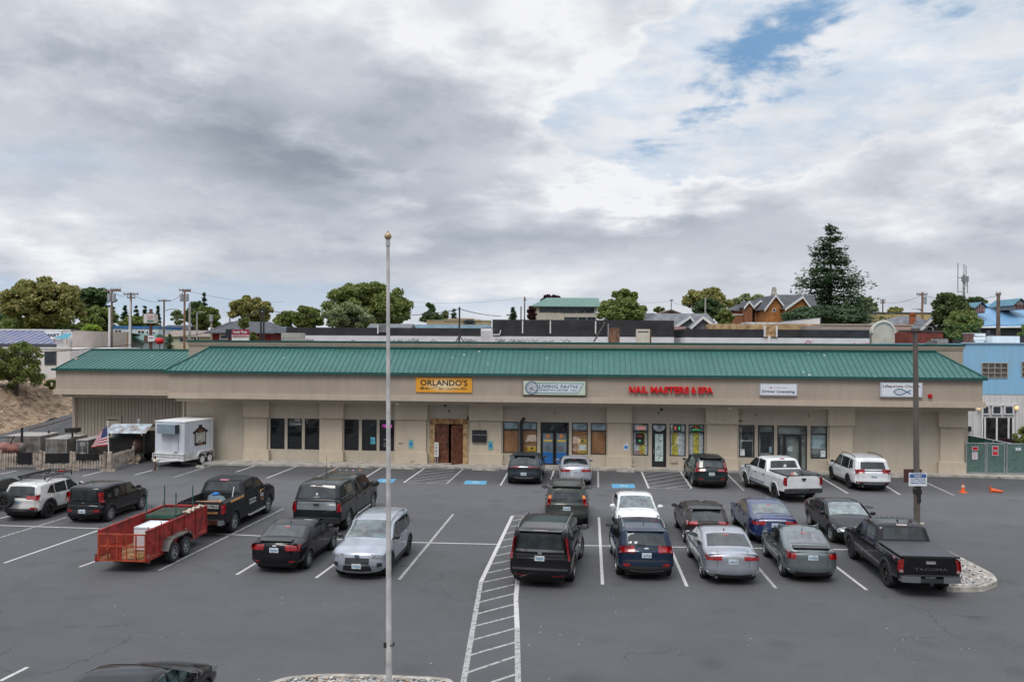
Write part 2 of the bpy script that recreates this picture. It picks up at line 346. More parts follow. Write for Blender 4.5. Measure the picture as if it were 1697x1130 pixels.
grid('hillside',mat('hill_grass',(0.12,0.13,0.06),0.95,var=0.3,vscale=0.2),[-700,-300,-120,-60,-20,20,60,120,300,700],[84,88,92,96,100,140,300,700,1500],lambda x,y:TZ(y)-0.01)
# little stones on the bank
def stones():
    b=MB();rr=random.Random(5)
    for k in range(900):
        y=rr.uniform(57,68);x=xb(y)-rr.uniform(0.1,7);z=bank_z(x,y)+0.06;s=rr.uniform(0.03,0.10)
        b.sphere((x,y,z),s,5,0,(1,0.8,0.6))
    tag(b.build('loose_rubble',mat('pale_stone',(0.55,0.47,0.38),0.9,var=0.2,vscale=3)),'pale stones and wood chips strewn over the brown bank','rubble',None,'stuff')
stones()
# ------------------------------------------------------------------ painted markings
def paint(name,col,wear):
    M=bpy.data.materials.new(name);M.use_nodes=True;nt=M.node_tree;N=nt.nodes;L=nt.links;b=N['Principled BSDF'];b.inputs['Roughness'].default_value=0.8
    tc=N.new('ShaderNodeTexCoord');t=N.new('ShaderNodeTexNoise');t.inputs['Scale'].default_value=7;t.inputs['Detail'].default_value=8;t.inputs['Roughness'].default_value=0.75;L.new(tc.outputs['Object'],t.inputs['Vector'])
    cr=N.new('ShaderNodeValToRGB');L.new(t.outputs[0],cr.inputs[0]);cr.color_ramp.elements[0].position=0.30+wear;cr.color_ramp.elements[0].color=(0.13,0.13,0.135,1)
    cr.color_ramp.elements[1].position=0.42+wear;cr.color_ramp.elements[1].color=(*col,1);L.new(cr.outputs[0],b.inputs['Base Color']);MATS[name]=M;return M
M_LINE=paint('line_paint',(0.52,0.51,0.50),0.03);M_LINE2=paint('worn_line_paint',(0.38,0.375,0.37),0.09)
M_BLUEP=paint('blue_pad_paint',(0.10,0.32,0.50),0.02);M_WHITEP=paint('symbol_paint',(0.62,0.68,0.72),0.03)
def strip(b,p,q,w,z=0.004):
    p=Vector((p[0],p[1],0));q=Vector((q[0],q[1],0));d=(q-p).normalized();n=Vector((-d.y,d.x,0))*w/2
    b.quad((p-n).to_tuple()[:2]+(z,),(q-n).to_tuple()[:2]+(z,),(q+n).to_tuple()[:2]+(z,),(p+n).to_tuple()[:2]+(z,))
def markings():
    b=MB();c=MB()
    L1=[((0,890.5),(110.4,857)),((7,932.6),(283.6,837)),((131.7,939.3),(200,915)),((263,945.4),(469.5,842.6)),((392,952),(455,914)),((523.4,957.3),(580,916)),((661.5,960),(751,851.7)),
      ((0,859),(14,855)),((0,785.3),(27,780)),((68,787),(95,781)),((136.8,788.9),(172.5,780)),((222.5,787),(262,776.4)),((286.2,791.4),(358,768.8)),((391.4,782),(425,770.8)),
      ((442,792.2),(494.2,771.7)),((514,796.2),(564,772.6)),((596,797),(632.8,774.4)),((669.4,799.4),(704,775.3)),((740.3,801.2),(768.2,776)),((829.5,804.3),(843.9,779.2)),
      ((909.7,806),(917.8,779.8)),((991.5,807.4),(991,780.6)),((1063.2,781.2),(1075.2,809)),((1127.8,781.4),(1146,809)),((1204.5,784.9),(1233,812.8)),((1353.8,787),(1405,817.3)),
      ((1445,790.5),(1491.3,819.5)),((1525,795),(1580.4,820.4)),((992.5,857),(998.5,968.4)),((1090,858.6),(1138.4,971.4)),((1195,868),(1286,974.4)),((1290,866),(1436.5,977.4)),
      ((849.3,854.4),(797,964)),((797,964),(767.7,1132)),((858,958.8),(855,990)),((855,990),(857,1040)),((857,1040),(858.6,1135)),((0,1128),(46,1105)),((878,855),(858,958.8))]
    for i,(p,q) in enumerate(L1):
        strip(b if i%3 else c,G(*p),G(*q),0.105 if not (32<=i<=36) else 0.14,0.0045+0.0004*(i%5))
    mid=[(0,870.4),(167,875.6),(400,886.2),(559,893.6),(684,898.4),(824,901.6)];mid2=[(940,903),(974,903.7),(1116,906),(1251,908),(1440,911)]
    for ms in (mid,mid2):
        for p,q in zip(ms[:-1],ms[1:]):strip(b,G(*p),G(*q),0.10,0.0035)
    def crop(pts,x0,y0,s,w=0.09,z=0.0033):
        for (a,e,f,g) in pts:strip(c,G(x0+a/s,y0+e/s),G(x0+f/s,y0+g/s),w,z)
    crop([(550,160,630,147),(560,122,660,104),(525,202,610,183),(500,245,595,228),(480,292,575,272),(455,342,566,318),(430,393,572,364),(405,448,580,411),(375,507,584,463),(372,567,584,517),(355,630,590,573),(345,702,590,638),(325,780,590,712),(305,868,590,790),(290,962,590,877),(270,1072,590,965),(430,1130,580,1080),(562,92,672,95)],700,830,3.765)
    crop([(1145,432,1230,435),(1110,460,1345,437),(1092,480,1332,452),(1070,500,1335,470),(1052,518,1310,487),(1150,530,1305,508),(1015,526,1282,533)],400,660,3.767,0.08)
    crop([(790,413,862,402),(800,432,985,403),(805,452,1002,418),(812,472,1010,437),(818,490,1025,458),(900,497,1040,475),(815,495,1050,500)],830,660,3.324,0.08)
    strip(c,(G(1641,784.9,.12)),(G(1663.7,791.8,.12)),0.09,0.126)
    tag(b.build('parking_lines',M_LINE),'white painted stall lines on the asphalt',kind='structure');tag(c.build('faded_parking_lines',M_LINE2),'worn white stall lines and hatching on the asphalt',kind='structure')
    for k,pts in enumerate([[(767.7,802),(804.8,802.8),(807,796.7),(771.6,796)],[(619,799),(650,799.6),(657,793.6),(630,793)],[(1013.5,801.6),(1051,802),(1053,808.5),(1014.7,808.5)]]):
        P=[G(*p) for p in pts];d=MB();d.quad(*[(p.x,p.y,0.004) for p in P]);o=d.build('accessible_parking_pad',M_BLUEP);tag(o,kind='structure')
        c0=sum(P,Vector())/4;wx=abs(P[1].x-P[0].x);s=min(1.2,wx*0.42);e=MB();z=0.008
        def disc(cx,cy,r0,r1,a0,a1,n=16):
            for i in range(n):
                t0=a0+(a1-a0)*i/n;t1=a0+(a1-a0)*(i+1)/n
                e.quad(*[(c0.x+cx*s+r*math.cos(t)*s*1.2,c0.y+cy*s+r*math.sin(t)*s*1.2,z) for r,t in ((r0,t0),(r1,t0),(r1,t1),(r0,t1))])
        disc(-0.05,0.52,0.0,0.09,0,6.2832);disc(0.02,-0.12,0.22,0.30,R(130),R(370))
        for (a,f) in (((-0.05,0.40),(0.0,0.02)),((0.0,0.05),(0.32,0.05)),((0.30,0.06),(0.42,-0.32)),((-0.04,0.26),(0.26,0.26))):
            strip(e,(c0.x+a[0]*s,c0.y+a[1]*s),(c0.x+f[0]*s,c0.y+f[1]*s),0.1*s,z+0.002)
        tag(e.build('wheelchair_symbol',M_WHITEP),kind='structure')
markings()
# ================================================================== shopping building (frame: a along facade, b into it, z up)
_p=G(402.7,760.9,0.12);_q=G(1602,783.9,0.12);B0=Vector((_p.x,_p.y,0));_d=Vector((_q.x-_p.x,_q.y-_p.y,0));YAW=math.atan2(_d.y,_d.x)
DA=Vector((math.cos(YAW),math.sin(YAW),0));DB=Vector((-math.sin(YAW),math.cos(YAW),0))
def A(px,py,b=0.0):
    d=ray(px,py);o=B0+DB*b;t=(o-CP).dot(DB)/d.dot(DB);p=CP+d*t-B0;return (p.dot(DA),p.z)
def Aa(px,b=0.0,py=730):return A(px,py,b)[0]
def BW(a,b,z):return B0+DA*a+DB*b+Vector((0,0,z))
def onb(o,a,b,z):o.location=BW(a,b,z);o.rotation_euler=(0,0,YAW);return o
M_WALL=mat('beige_stucco',(0.495,0.435,0.35),0.9,var=0.03,vscale=0.8,bump=0.25,bscale=60,streak=.07)
M_WALL2=mat('beige_stucco_light',(0.575,0.49,0.38),0.9,var=0.03,vscale=0.7,bump=0.25,bscale=60,streak=.06)
M_FASC=mat('taupe_fascia',(0.405,0.34,0.275),0.85,var=0.03,vscale=0.5,bump=0.15,bscale=40,streak=.07)
M_LIP=mat('taupe_lip',(0.49,0.405,0.32),0.8,var=0.03,vscale=1.0,streak=.05)
M_TRIMG=mat('green_trim',(0.012,0.085,0.075),0.5,var=0.08)
M_ROOFG=mat('green_metal_roof',(0.034,0.136,0.115),0.5,var=0.06,vscale=0.4,streak=.16)
def droppings(M):
    nt=M.node_tree;N=nt.nodes;L=nt.links;b=N['Principled BSDF'];src=b.inputs['Base Color'].links[0].from_socket
    tc=N.new('ShaderNodeTexCoord');vo=N.new('ShaderNodeTexVoronoi');vo.inputs['Scale'].default_value=1.5;L.new(tc.outputs['Object'],vo.inputs['Vector'])
    t=N.new('ShaderNodeTexNoise');t.inputs['Scale'].default_value=0.22;L.new(tc.outputs['Object'],t.inputs['Vector'])
    a=N.new('ShaderNodeMapRange');L.new(vo.outputs['Distance'],a.inputs[0]);a.inputs[1].default_value=0.07;a.inputs[2].default_value=0.12;a.inputs[3].default_value=1;a.inputs[4].default_value=0
    c=N.new('ShaderNodeMapRange');L.new(t.outputs[0],c.inputs[0]);c.inputs[1].default_value=0.45;c.inputs[2].default_value=0.6;c.inputs[4].default_value=0.8
    mu=N.new('ShaderNodeMath');mu.operation='MULTIPLY';L.new(a.outputs[0],mu.inputs[0]);L.new(c.outputs[0],mu.inputs[1])
    mx=N.new('ShaderNodeMix');mx.data_type='RGBA';L.new(mu.outputs[0],mx.inputs[0]);L.new(src,mx.inputs[6]);mx.inputs[7].default_value=(0.6,0.65,0.62,1);L.new(mx.outputs[2],b.inputs['Base Color'])
droppings(M_ROOFG)
M_DARKF=mat('dark_bronze_frame',(0.018,0.018,0.02),0.45,var=0.05)
M_DGLASS=mat('dark_glass',(0.012,0.014,0.016),0.03,spec=0.7,var=0.02)
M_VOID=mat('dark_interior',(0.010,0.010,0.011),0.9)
M_ORANGE=mat('orange_brown_paper',(0.42,0.18,0.065),0.8,var=0.15,vscale=1.2)
M_GREYB=mat('pale_blind',(0.42,0.50,0.55),0.8,var=0.25,vscale=2.0)
M_WHITE=mat('white_paint',(0.80,0.80,0.80),0.5,var=0.04)
M_BLACK=mat('black_plastic',(0.02,0.02,0.022),0.5,var=0.05)
M_STEEL=mat('galvanised_steel',(0.45,0.46,0.47),0.45,metal=0.6,var=0.1,vscale=4)
M_CLEAR=glassmat('clear_glass',refl=1.3)
XL=Aa(308,0,720);XR=A(1602.5,740,0)[0]
SK=0.12
mall=thing('strip_mall','long beige single-storey shopping building with green standing seam mansard roof','building',B0,YAW)
def mall_build():
    zs=A(850,671.7,-1.1)[1]                 # bottom of the beam under the fascia
    zl0=A(850,666.6,-1.62)[1];zl1=A(850,657.9,-1.62)[1];zf=A(850,624.0,-1.5)[1];ze=A(850,619,-1.62)[1]
    zr=A(850,578.6,1.0)[1];zp=CH+0.02
    fl=A(280,640,-1.5)[0];fr=A(1628.5,640,-1.5)[0];ll=A(278,650,-1.62)[0];lr=A(1634,670,-1.62)[0]
    sl=A(291,660,-1.1)[0];sr=A(1617,678,-1.1)[0]
    w=MB();top=zs+0.25
    # openings in the front wall: one long wall with bays cut out
    ops=[]
    z0,z1=0.83,2.83
    for g in ((447.8,471.7),(476.2,500.3),(504.9,529.0)),((570.2,594.6),(599.6,624.3),(628.8,653.2)):
        for p in g:ops.append((Aa(p[0]),Aa(p[1]),z0,z1,'dark'))
    ops.append((Aa(712.5),Aa(775),SK,2.95,'wood'))
    for p in ((833.6,860),(864.6,890.2),(947.9,974.1),(978.9,1004.8)):ops.append((Aa(p[0]),Aa(p[1]),z0,z1,'orange'))
    ops.append((Aa(895.6),Aa(942.8),SK,z1,'blue'))
    for p in ((1048.4,1074.6),(1109.8,1136.6),(1141,1167.3)):ops.append((Aa(p[0]),Aa(p[1]),z0,z1,'curtain'))
    ops.append((Aa(1080.3),Aa(1104.4),SK,z1,'salon'))
    for p in ((1224.6,1250.6),(1256,1282.8),(1343.3,1371)):ops.append((Aa(p[0]),Aa(p[1]),z0,z1,'office'))
    ops.append((Aa(1288.2),Aa(1337.6),SK,z1,'glassdoor'))
    ops.sort();x=XL
    T=0.25
    for (a0,a1,c0,c1,k) in ops:
        w.box(x,a0,0,T,SK-0.1,top)
        if c0>SK:w.box(a0,a1,0,T,SK-0.1,c0)
        w.box(a0,a1,0,T,c1,top);x=a1
    w.box(x,XR,0,T,SK-0.1,top)
    w.box(XL,XL+T,T,14,SK-0.1,4.6);w.box(XR-T,XR,T,14,SK-0.1,6.0);w.box(XL,XR,13.8,14,0,7.2)
    w.build('front_wall',M_WALL,mall)
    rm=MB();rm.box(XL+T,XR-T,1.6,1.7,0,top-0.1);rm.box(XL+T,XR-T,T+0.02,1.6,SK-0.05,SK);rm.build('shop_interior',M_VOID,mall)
    # canopy soffit, beam, fascia
    f=MB();f.box(fl,fr,-1.5,-1.3,zl1-0.05,zf);f.box(fl,fl+0.2,-1.3,1.0,zl1-0.05,zf);f.box(fr-0.2,fr,-1.3,1.0,zl1-0.05,zf)
    f.build('fascia',M_FASC,mall)
    l=MB();l.box(ll,lr,-1.62,-1.25,zl0,zl1);l.box(ll,ll+0.3,-1.25,1.0,zl0,zl1);l.box(lr-0.3,lr,-1.25,1.0,zl0,zl1)
    l.box(fl-0.03,fr+0.03,-1.56,-1.3,zf,zf+0.06)
    l.build('fascia_lip',M_LIP,mall)
    s=MB();s.box(sl,sr,-1.1,0.0,zs,zl0-0.003);s.box(ll+0.1,lr-0.1,-1.25,-1.1,zl0+0.02,zl0+0.1);s.build('soffit_beam',M_WALL,mall)
    for k in range(9):
        sm=MB();a=Aa([655,1212,330,480,600,900,1060,1330,1500][k],-1);sm.cyl((a,-0.55,zs-0.06),(a,-0.55,zs),0.06,0.09,10);sm.build('soffit_light',mat('lamp_face',(0.8,0.78,0.72),0.3,emit=0.4 if k<2 else 0.0) if k<2 else M_STEEL,mall)
    # pilasters
    P=[(402.7,445,404.5,442),(528.8,568.6,530,567),(653.5,708,655.5,706),(777,833,779,831),(1005.4,1047,1007,1045.5),(1169.4,1224,1171.5,1222),(1372.8,1417,1375,1413.5),(1556.3,1601.4,1558.5,1597.5)]
    for (c0,c1,s0,s1) in P:
        m=MB();m.box(Aa(c0,-.32),Aa(c1,-.32),-0.32,-0.003,2.90,zs-0.003);m.box(Aa(s0,-.14),Aa(s1,-.14),-0.14,-0.003,0.79,2.90);m.box(Aa(c0,-.32),Aa(c1,-.32),-0.32,-0.003,SK,0.79)
        m.build('pilaster',M_WALL2,mall)
    # mansard roof
    el=fl-0.25;er=fr+0.15;hr=2.5;bb0=-1.62;bb1=1.0
    rl,rr_=A(349,576,1.0)[0],A(1549,581,1.0)[0]
    r=MB();za=ze-0.03
    r.quad((el,bb0,za),(er,bb0,za),(rr_,bb1,zr),(rl,bb1,zr));r.quad((el,bb1+2.5,za),(el,bb0,za),(rl,bb1,zr),(rl,bb1+2.5,zr));r.quad((er,bb0,za),(er,bb1+2.5,za),(rr_,bb1+2.5,zr),(rr_,bb1,zr))
    roof=r.build('mansard_roof',M_ROOFG,mall)
    sm=MB();n=int((er-el)/0.335)
    def seam(p,q,h=0.035,wd=0.016):
        p=Vector(p);q=Vector(q);up=Vector((0,0,h));d=(q-p).normalized();sd=d.cross(Vector((0,0,1))).normalized()*wd
        sm.add([p-sd,p+sd,q+sd,q-sd,p-sd+up,p+sd+up,q+sd+up,q-sd+up],[(0,1,5,4),(1,2,6,5),(2,3,7,6),(3,0,4,7),(4,5,6,7)])
    for k in range(1,n):
        a=el+(er-el)*k/n;t=min(1.0,(a-el)/(rl-el),(er-a)/(er-rr_))
        seam((a,bb0,za),(a,bb0+(bb1-bb0)*t,za+(zr-za)*t))
    sm.build('roof_seams',M_TRIMG,roof)
    g=MB();g.box(el-0.05,er+0.05,bb0-0.1,bb0+0.05,za-0.13,za+0.03);g.box(rl-0.05,rr_+0.05,bb1-0.12,bb1-0.003,zr-0.02,zr+0.09)
    for (p,q) in (((el,bb0,za),(rl,bb1,zr)),((er,bb0,za),(rr_,bb1,zr))):
        g.cyl((p[0],p[1],p[2]+0.03),(q[0],q[1],q[2]+0.03),0.06,0.06,6)
    g.build('roof_trim',M_TRIMG,mall)
    # parapet wall
    pl=A(312.5,590,1.0)[0];pr=A(1596,590,1.0)[0]
    p=MB();p.box(pl,pr,1.0,1.3,4.6,zp-0.36);p.box(pl,pl+0.3,1.3,14,4.6,zp-0.36);p.box(pr-0.3,pr,1.3,14,4.6,zp-0.36);p.box(pl,pr,13.7,14,4.6,zp-0.36)
    p.box(pl,pr,1.3,13.7,7.0,7.1);p.build('parapet',M_FASC,mall)
    q=MB();q.box(pl-0.04,pr+0.04,0.95,1.35,zp-0.36,zp-0.24);q.box(pl-0.08,pr+0.08,0.90,1.4,zp-0.24,zp-0.12);q.build('parapet_moulding',M_LIP,mall)
    q=MB();q.box(pl-0.1,pr+0.1,0.86,1.42,zp-0.12,zp);q.box(pl-0.1,pl+0.3,1.42,14,zp-0.12,zp);q.box(pr-0.3,pr+0.1,1.42,14,zp-0.12,zp);q.build('parapet_cap',M_TRIMG,mall)
    # ---------------- left wing, set back
    wb=2.4;wl=A(119,700,wb)[0];wfl=A(92.5,630,wb-1.5)[0];wsl=A(103,650,wb-1.1)[0]
    zwr=A(250,580.6,wb+2.5)[1];wr0=A(152.5,580,wb+2.5)[0]
    m=MB();m.box(wl,XL,wb+0.05,wb+0.25,-0.1,zs+0.2);m.box(wl,wl+0.2,wb+0.25,16,-0.1,6.6);m.box(wl,XL,15.8,16,0,6.6)
    x=wl+0.12
    while x<XL-0.1:m.box(x,x+0.05,wb,wb+0.05,0.02,zs+0.2);x+=0.245
    m.build('wing_wall',M_WALL,mall)
    f=MB();f.box(wfl,fl-0.003,wb-1.5,wb-1.3,zl1-0.05,zf);f.box(wfl,wfl+0.2,wb-1.3,wb+4,zl1-0.05,zf);f.build('wing_fascia',M_FASC,mall)
    l=MB();l.box(wfl-0.1,ll-0.003,wb-1.62,wb-1.25,zl0,zl1);l.box(wfl-0.1,wfl+0.2,wb-1.25,wb+4,zl0,zl1);l.box(wfl-0.03,fl,wb-1.56,wb-1.3,zf,zf+0.06);l.build('wing_lip',M_LIP,mall)
    s=MB();s.box(wsl,sl-0.003,wb-1.1,wb,zs,zl0-0.003);s.box(wsl,wl,wb,wb+4,zs,zl0-.003);s.build('wing_soffit_beam',M_WALL,mall)
    r=MB();e0=wfl+0.1;r.quad((e0,wb-1.62,za),(XL+3.0,wb-1.62,za),(XL+3.0,wb+2.5,zwr),(wr0,wb+2.5,zwr));r.quad((e0,wb+6,za),(e0,wb-1.62,za),(wr0,wb+2.5,zwr),(wr0,wb+6,zwr));r.quad((wr0,wb+2.5,zwr),(XL+3,wb+2.5,zwr),(XL+3,wb+13,zwr-.1),(wr0,wb+13,zwr-.1))
    wr=r.build('wing_roof',M_ROOFG,mall);sm=MB();n=int((XL+2.6-e0)/0.335)
    for k in range(1,n):
        a=e0+0.335*k;t=1.0;seam((a,wb-1.62,za),(a,wb-1.62+4.12*t,za+(zwr-za)*t))
    sm.build('roof_seams',M_TRIMG,wr)
    g=MB();g.box(wfl-0.2,el,wb-1.72,wb-1.57,za-0.13,za+0.03);g.box(wr0,XL+2,wb+2.4,wb+2.55,zwr,zwr+0.1);g.cyl((e0,wb-1.62,za+0.03),(wr0,wb+2.5,zwr+0.03),0.06,0.06,6);g.build('wing_roof_trim',M_TRIMG,mall)
    # service door of the wing
    d0,d1=A(174.5,720,wb)[0],A(201.5,720,wb)[0];d=MB();d.box(d0,d1,wb-0.06,wb+0.02,0.1,2.62);dr=d.build('service_door',M_LIP,mall)
    d=MB();d.box(d0+0.16,d1-0.16,wb-0.08,wb-0.062,0.12,2.45);d.build('door_leaf',M_WALL2,dr);d=MB();d.box(d0+0.3,d0+0.4,wb-0.09,wb-0.082,1.2,1.9);d.build('door_window',M_DGLASS,dr)
    d=MB();d.box(d0+0.2,d1-0.2,wb-0.095,wb-0.085,2.3,2.37);d.build('door_closer',M_BLACK,dr)
    # downspouts
    for a,b_,zt in ((XL-0.12,-0.02,zs),(wl+0.3,wb-0.08,zs),(XR+0.08,0.3,zs)):
        d=MB();d.box(a-0.06,a+0.06,b_-0.1,b_,0.1,zt);d.build('downspout',M_LIP,mall)
    d=MB();d.box(XL-1.5,XR,-0.03,-0.004,SK,SK+0.02);d.build('base_flashing',M_LIP,mall)
    # ---------------- windows and doors
    def frame(a0,a1,c0,c1,bars=(),dep=0.10,th=0.055,verts=()):
        m=MB();y0,y1=0.02,0.02+dep
        m.box(a0,a0+th,y0,y1,c0,c1);m.box(a1-th,a1,y0,y1,c0,c1);m.box(a0+th,a1-th,y0,y1,c0,c0+th);m.box(a0+th,a1-th,y0,y1,c1-th,c1)
        for z in bars:m.box(a0+th,a1-th,y0+0.004,y1-0.004,z-th/2,z+th/2)
        for x in verts:m.box(x-th/2,x+th/2,y0+0.008,y1-0.008,c0+th,c1-th)
        return m
    def pane(par,a0,a1,c0,c1,M,y=0.07,name='pane'):
        return (MB().quad((a0+.05,y,c0+.05),(a1-.05,y,c0+.05),(a1-.05,y,c1-.05),(a0+.05,y,c1-.05)) if M is M_CLEAR else MB().box(a0+0.05,a1-0.05,y,y+0.012,c0+0.05,c1-0.05)).build(name,M,par)
    M_YCURT=mat('yellow_curtain',(0.80,0.66,0.12),0.8,var=0.2,vscale=6);M_WCURT=mat('white_curtain',(0.80,0.80,0.84),0.8,var=0.12,vscale=6)
    M_YEL=mat('yellow_poster',(0.75,0.45,0.05),0.5);M_PAPER=mat('white_notice',(0.70,0.74,0.76),0.6,var=0.15,vscale=9)
    M_INK=mat('dark_ink',(0.03,0.03,0.04),0.6);M_GOLD=mat('gold_lettering',(0.65,0.48,0.12),0.5);M_WINK=mat('white_lettering',(0.75,0.77,0.78),0.5)
    M_REDN=mat('red_neon',(0.95,0.10,0.06),0.4,emit=0.35);M_GREENN=mat('green_neon',(0.10,0.85,0.25),0.4,emit=0.3);M_PINKN=mat('pink_neon',(0.80,0.10,0.60),0.4,emit=0.5)
    M_INTER=mat('office_interior',(0.34,0.35,0.33),0.8,var=0.3,vscale=0.8);M_DOORBLUE=mat('blue_door_panel',(0.02,0.14,0.42),0.35,coat=0.6)
    cnt={}
    for (a0,a1,c0,c1,k) in ops:
        cnt[k]=cnt.get(k,0)+1;i=cnt[k];tz=2.33;mid=(a0+a1)/2
        if k=='dark':
            fr_=frame(a0,a1,c0,c1,(2.30,)).build('window',M_DARKF,mall);pane(fr_,a0,a1,c0,c1,M_DGLASS)
            if i==6:
                t=text('neon_open_sign','OPEN',0.62,0.26,M_PINKN,fr_,0.02);fin(t,mid,0.06,2.40)
                t=text('hours_lettering','HOURS',0.34,0.07,M_WINK,fr_);fin(t,mid-0.05,0.062,1.55)
                for q in range(3):fin(text('hours_lettering','11 - 8',0.3,0.06,M_WINK,fr_),mid-0.05,0.062,1.32-q*0.1)
            if i==5:
                t=MB();t.box(a1-0.42,a1-0.12,0.055,0.066,1.25,1.7);t.build('blue_notice',mat('blue_notice',(0.10,0.42,0.55),0.5,var=0.3,vscale=8),fr_)
        elif k=='orange':
            fr_=frame(a0,a1,c0,c1,(tz,)).build('window',M_DARKF,mall);pane(fr_,a0,a1,c0,c1,M_CLEAR)
            MB().box(a0,a1,0.13,0.14,c0,tz).build('paper_screen',M_ORANGE,fr_);MB().box(a0,a1,0.13,0.14,tz,c1).build('transom_blind',M_GREYB,fr_)
            if i in (2,3):
                y0=0.85;h=0.42 if i==2 else 0.95;ww=0.55;p_=MB();px0=a1-ww-0.06;p_.box(px0,px0+ww,0.10,0.108,y0,y0+h);po=p_.build('yellow_poster',M_YEL,fr_)
                q=MB();q.cyl((px0+ww/2,0.098,y0+h-0.12),(px0+ww/2,0.09,y0+h-0.12),0.07,n=14);q.build('poster_emblem',M_INK,po)
                if i==3:
                    q=MB();q.box(px0+0.06,px0+ww-0.05,0.092,0.099,y0+0.25,y0+0.58);q.build('poster_notice',M_PAPER,po)
                for z in ([y0+0.1] if i==2 else [y0+0.12,y0+0.68]):
                    q=MB()
                    for j in range(6):q.box(px0+0.06+j*0.075,px0+0.11+j*0.075,0.092,0.099,z,z+0.045)
                    q.build('poster_lettering',M_INK,po)
        elif k=='blue':
            fr_=frame(a0,a1,c0,c1,(2.28,),verts=()).build('double_door',M_DARKF,mall);MB().box(a0+.05,a1-.05,0.07,0.08,2.30,c1-.05).build('transom_pane',M_DGLASS,fr_)
            for j,(x0,x1) in enumerate(((a0+0.07,mid-0.02),(mid+0.02,a1-0.07))):
                m=MB();m.box(x0,x0+0.09,0.0,0.07,SK+0.02,2.24);m.box(x1-0.09,x1,0.0,0.07,SK+0.02,2.24);m.box(x0+.09,x1-.09,0.0,0.07,2.14,2.24);m.box(x0+.09,x1-.09,0.0,0.07,SK+.02,SK+.12)
                leaf=m.build('door_leaf',M_BLACK,fr_);cx=(x0+x1)/2
                MB().box(x0+.09,x1-.09,0.03,0.045,0.92,2.14).build('door_glass',mat('grey_frosted_glass',(0.16,0.22,0.26),0.12,var=0.1),leaf)
                MB().box(x0+.09,x1-.09,0.025,0.045,SK+.12,0.92).build('blue_panel',M_DOORBLUE,leaf)
                MB().cyl((cx,0.028,1.95),(cx,0.016,1.95),0.14,n=16).build('round_emblem',mat('orange_emblem',(0.65,0.25,0.08),0.5,var=0.3,vscale=20),leaf)
                MB().box(cx-.27,cx+.27,0.016,0.028,1.60,1.73).build('gold_banner',M_GOLD,leaf)
                q=MB()
                for r_ in range(3):
                    for j2 in range(5):q.box(cx-.17+j2*.07,cx-.13+j2*.07,0.018,0.028,1.05+r_*.11,1.10+r_*.11)
                q.build('door_lettering',mat('brown_lettering',(0.12,0.05,0.04),0.6),leaf)
                hx=x1-0.04 if j==0 else x0+0.04
                q=MB();q.cyl((hx,-0.05,1.0),(hx,-0.05,1.35),0.015,n=8);q.build('door_handle',M_BLACK,leaf)
        elif k=='curtain':
            fr_=frame(a0,a1,c0,c1,(tz,)).build('window',M_DARKF,mall);pane(fr_,a0,a1,c0,c1,M_CLEAR)
            wv=MB();wy=MB();n=26;ycen={1:0.62,2:0.36,3:0.50}[i]
            for j in range(n):
                x0=a0+(a1-a0)*j/n;x1=a0+(a1-a0)*(j+1)/n;u_=(j+0.5)/n
                t=wy if abs(u_-ycen)<0.19 else wv;dy=0.02*math.sin(j*2.1) ;t.quad((x0,0.20+dy,c0),(x1,0.20+0.02*math.sin((j+1)*2.1),c0),(x1,0.20+0.02*math.sin((j+1)*2.1),c1),(x0,0.20+dy,c1))
            wv.build('white_curtain',M_WCURT,fr_);wy.build('yellow_curtain',M_YCURT,fr_)
            if i==1:
                q=MB();q.box(mid-0.3,mid+0.33,0.03,0.06,2.44,2.66);q.build('neon_board',M_WINK,fr_);fin(text('neon_open_sign','OPEN',0.50,0.14,M_REDN,fr_,0.02),mid+0.02,0.024,2.55)
                q=MB();q.box(mid-0.3,mid+0.22,0.09,0.11,1.52,2.18);bd=q.build('menu_board',M_INK,fr_);fin(text('board_lettering','Nails',0.3,0.09,M_REDN,bd),mid-0.04,0.086,2.03)
                q=MB();q.cyl((mid-0.04,0.088,1.75),(mid-0.04,0.08,1.75),0.06,n=12);q.build('green_light',M_GREENN,bd)
                fin(text('open_lettering','OPEN',0.48,0.2,mat('maroon_lettering',(0.35,0.03,0.08),0.5),fr_,0.01),a0+0.34,0.06,1.03)
            if i==2:
                q=MB();q.box(mid-0.28,mid+0.22,0.09,0.12,2.36,2.76);bd=q.build('neon_board',M_INK,fr_)
                q=MB();q.sphere((mid-0.14,0.08,2.56),0.07,10,0,(0.8,.2,1.8));q.build('red_neon_shape',M_REDN,bd);q=MB();q.sphere((mid+0.1,0.08,2.56),0.06,10,0,(0.8,.2,2.0));q.build('green_neon_shape',M_GREENN,bd)
                for q2,(s_,w_) in enumerate((('MANICURE',0.5),('PEDICURE',0.4),('WALK-INS WELCOME',0.62))):fin(text('window_lettering',s_,w_,0.06,M_WINK,fr_),mid+0.06,0.062,1.72-q2*0.10)
            if i==3:
                q=MB();q.sphere((mid,0.085,2.52),0.34,16,0,(1,0.08,0.55));bd=q.build('oval_neon_board',M_INK,fr_)
                fin(text('neon_lettering','SPA',0.20,0.1,M_REDN,bd),mid,0.05,2.60);fin(text('neon_lettering','PEDICURE',0.50,0.1,M_GREENN,bd,0.02),mid,0.05,2.48)
        elif k=='salon':
            fr_=frame(a0,a1,c0,c1,(2.26,),th=0.09).build('salon_door',M_BLACK,mall)
            MB().box(a0+.08,a1-.08,0.07,0.08,2.3,c1-.08).build('transom_pane',M_DGLASS,fr_)
            q=MB();vs=[(mid,0.05,2.78)]+[(mid+0.40*math.cos(t*math.pi/12),0.05,2.74-0.40*math.sin(t*math.pi/12)) for t in range(13)];q.add(vs,[(0,j+2,j+1) for j in range(12)]);q.build('round_transom_decal',M_GREYB,fr_)
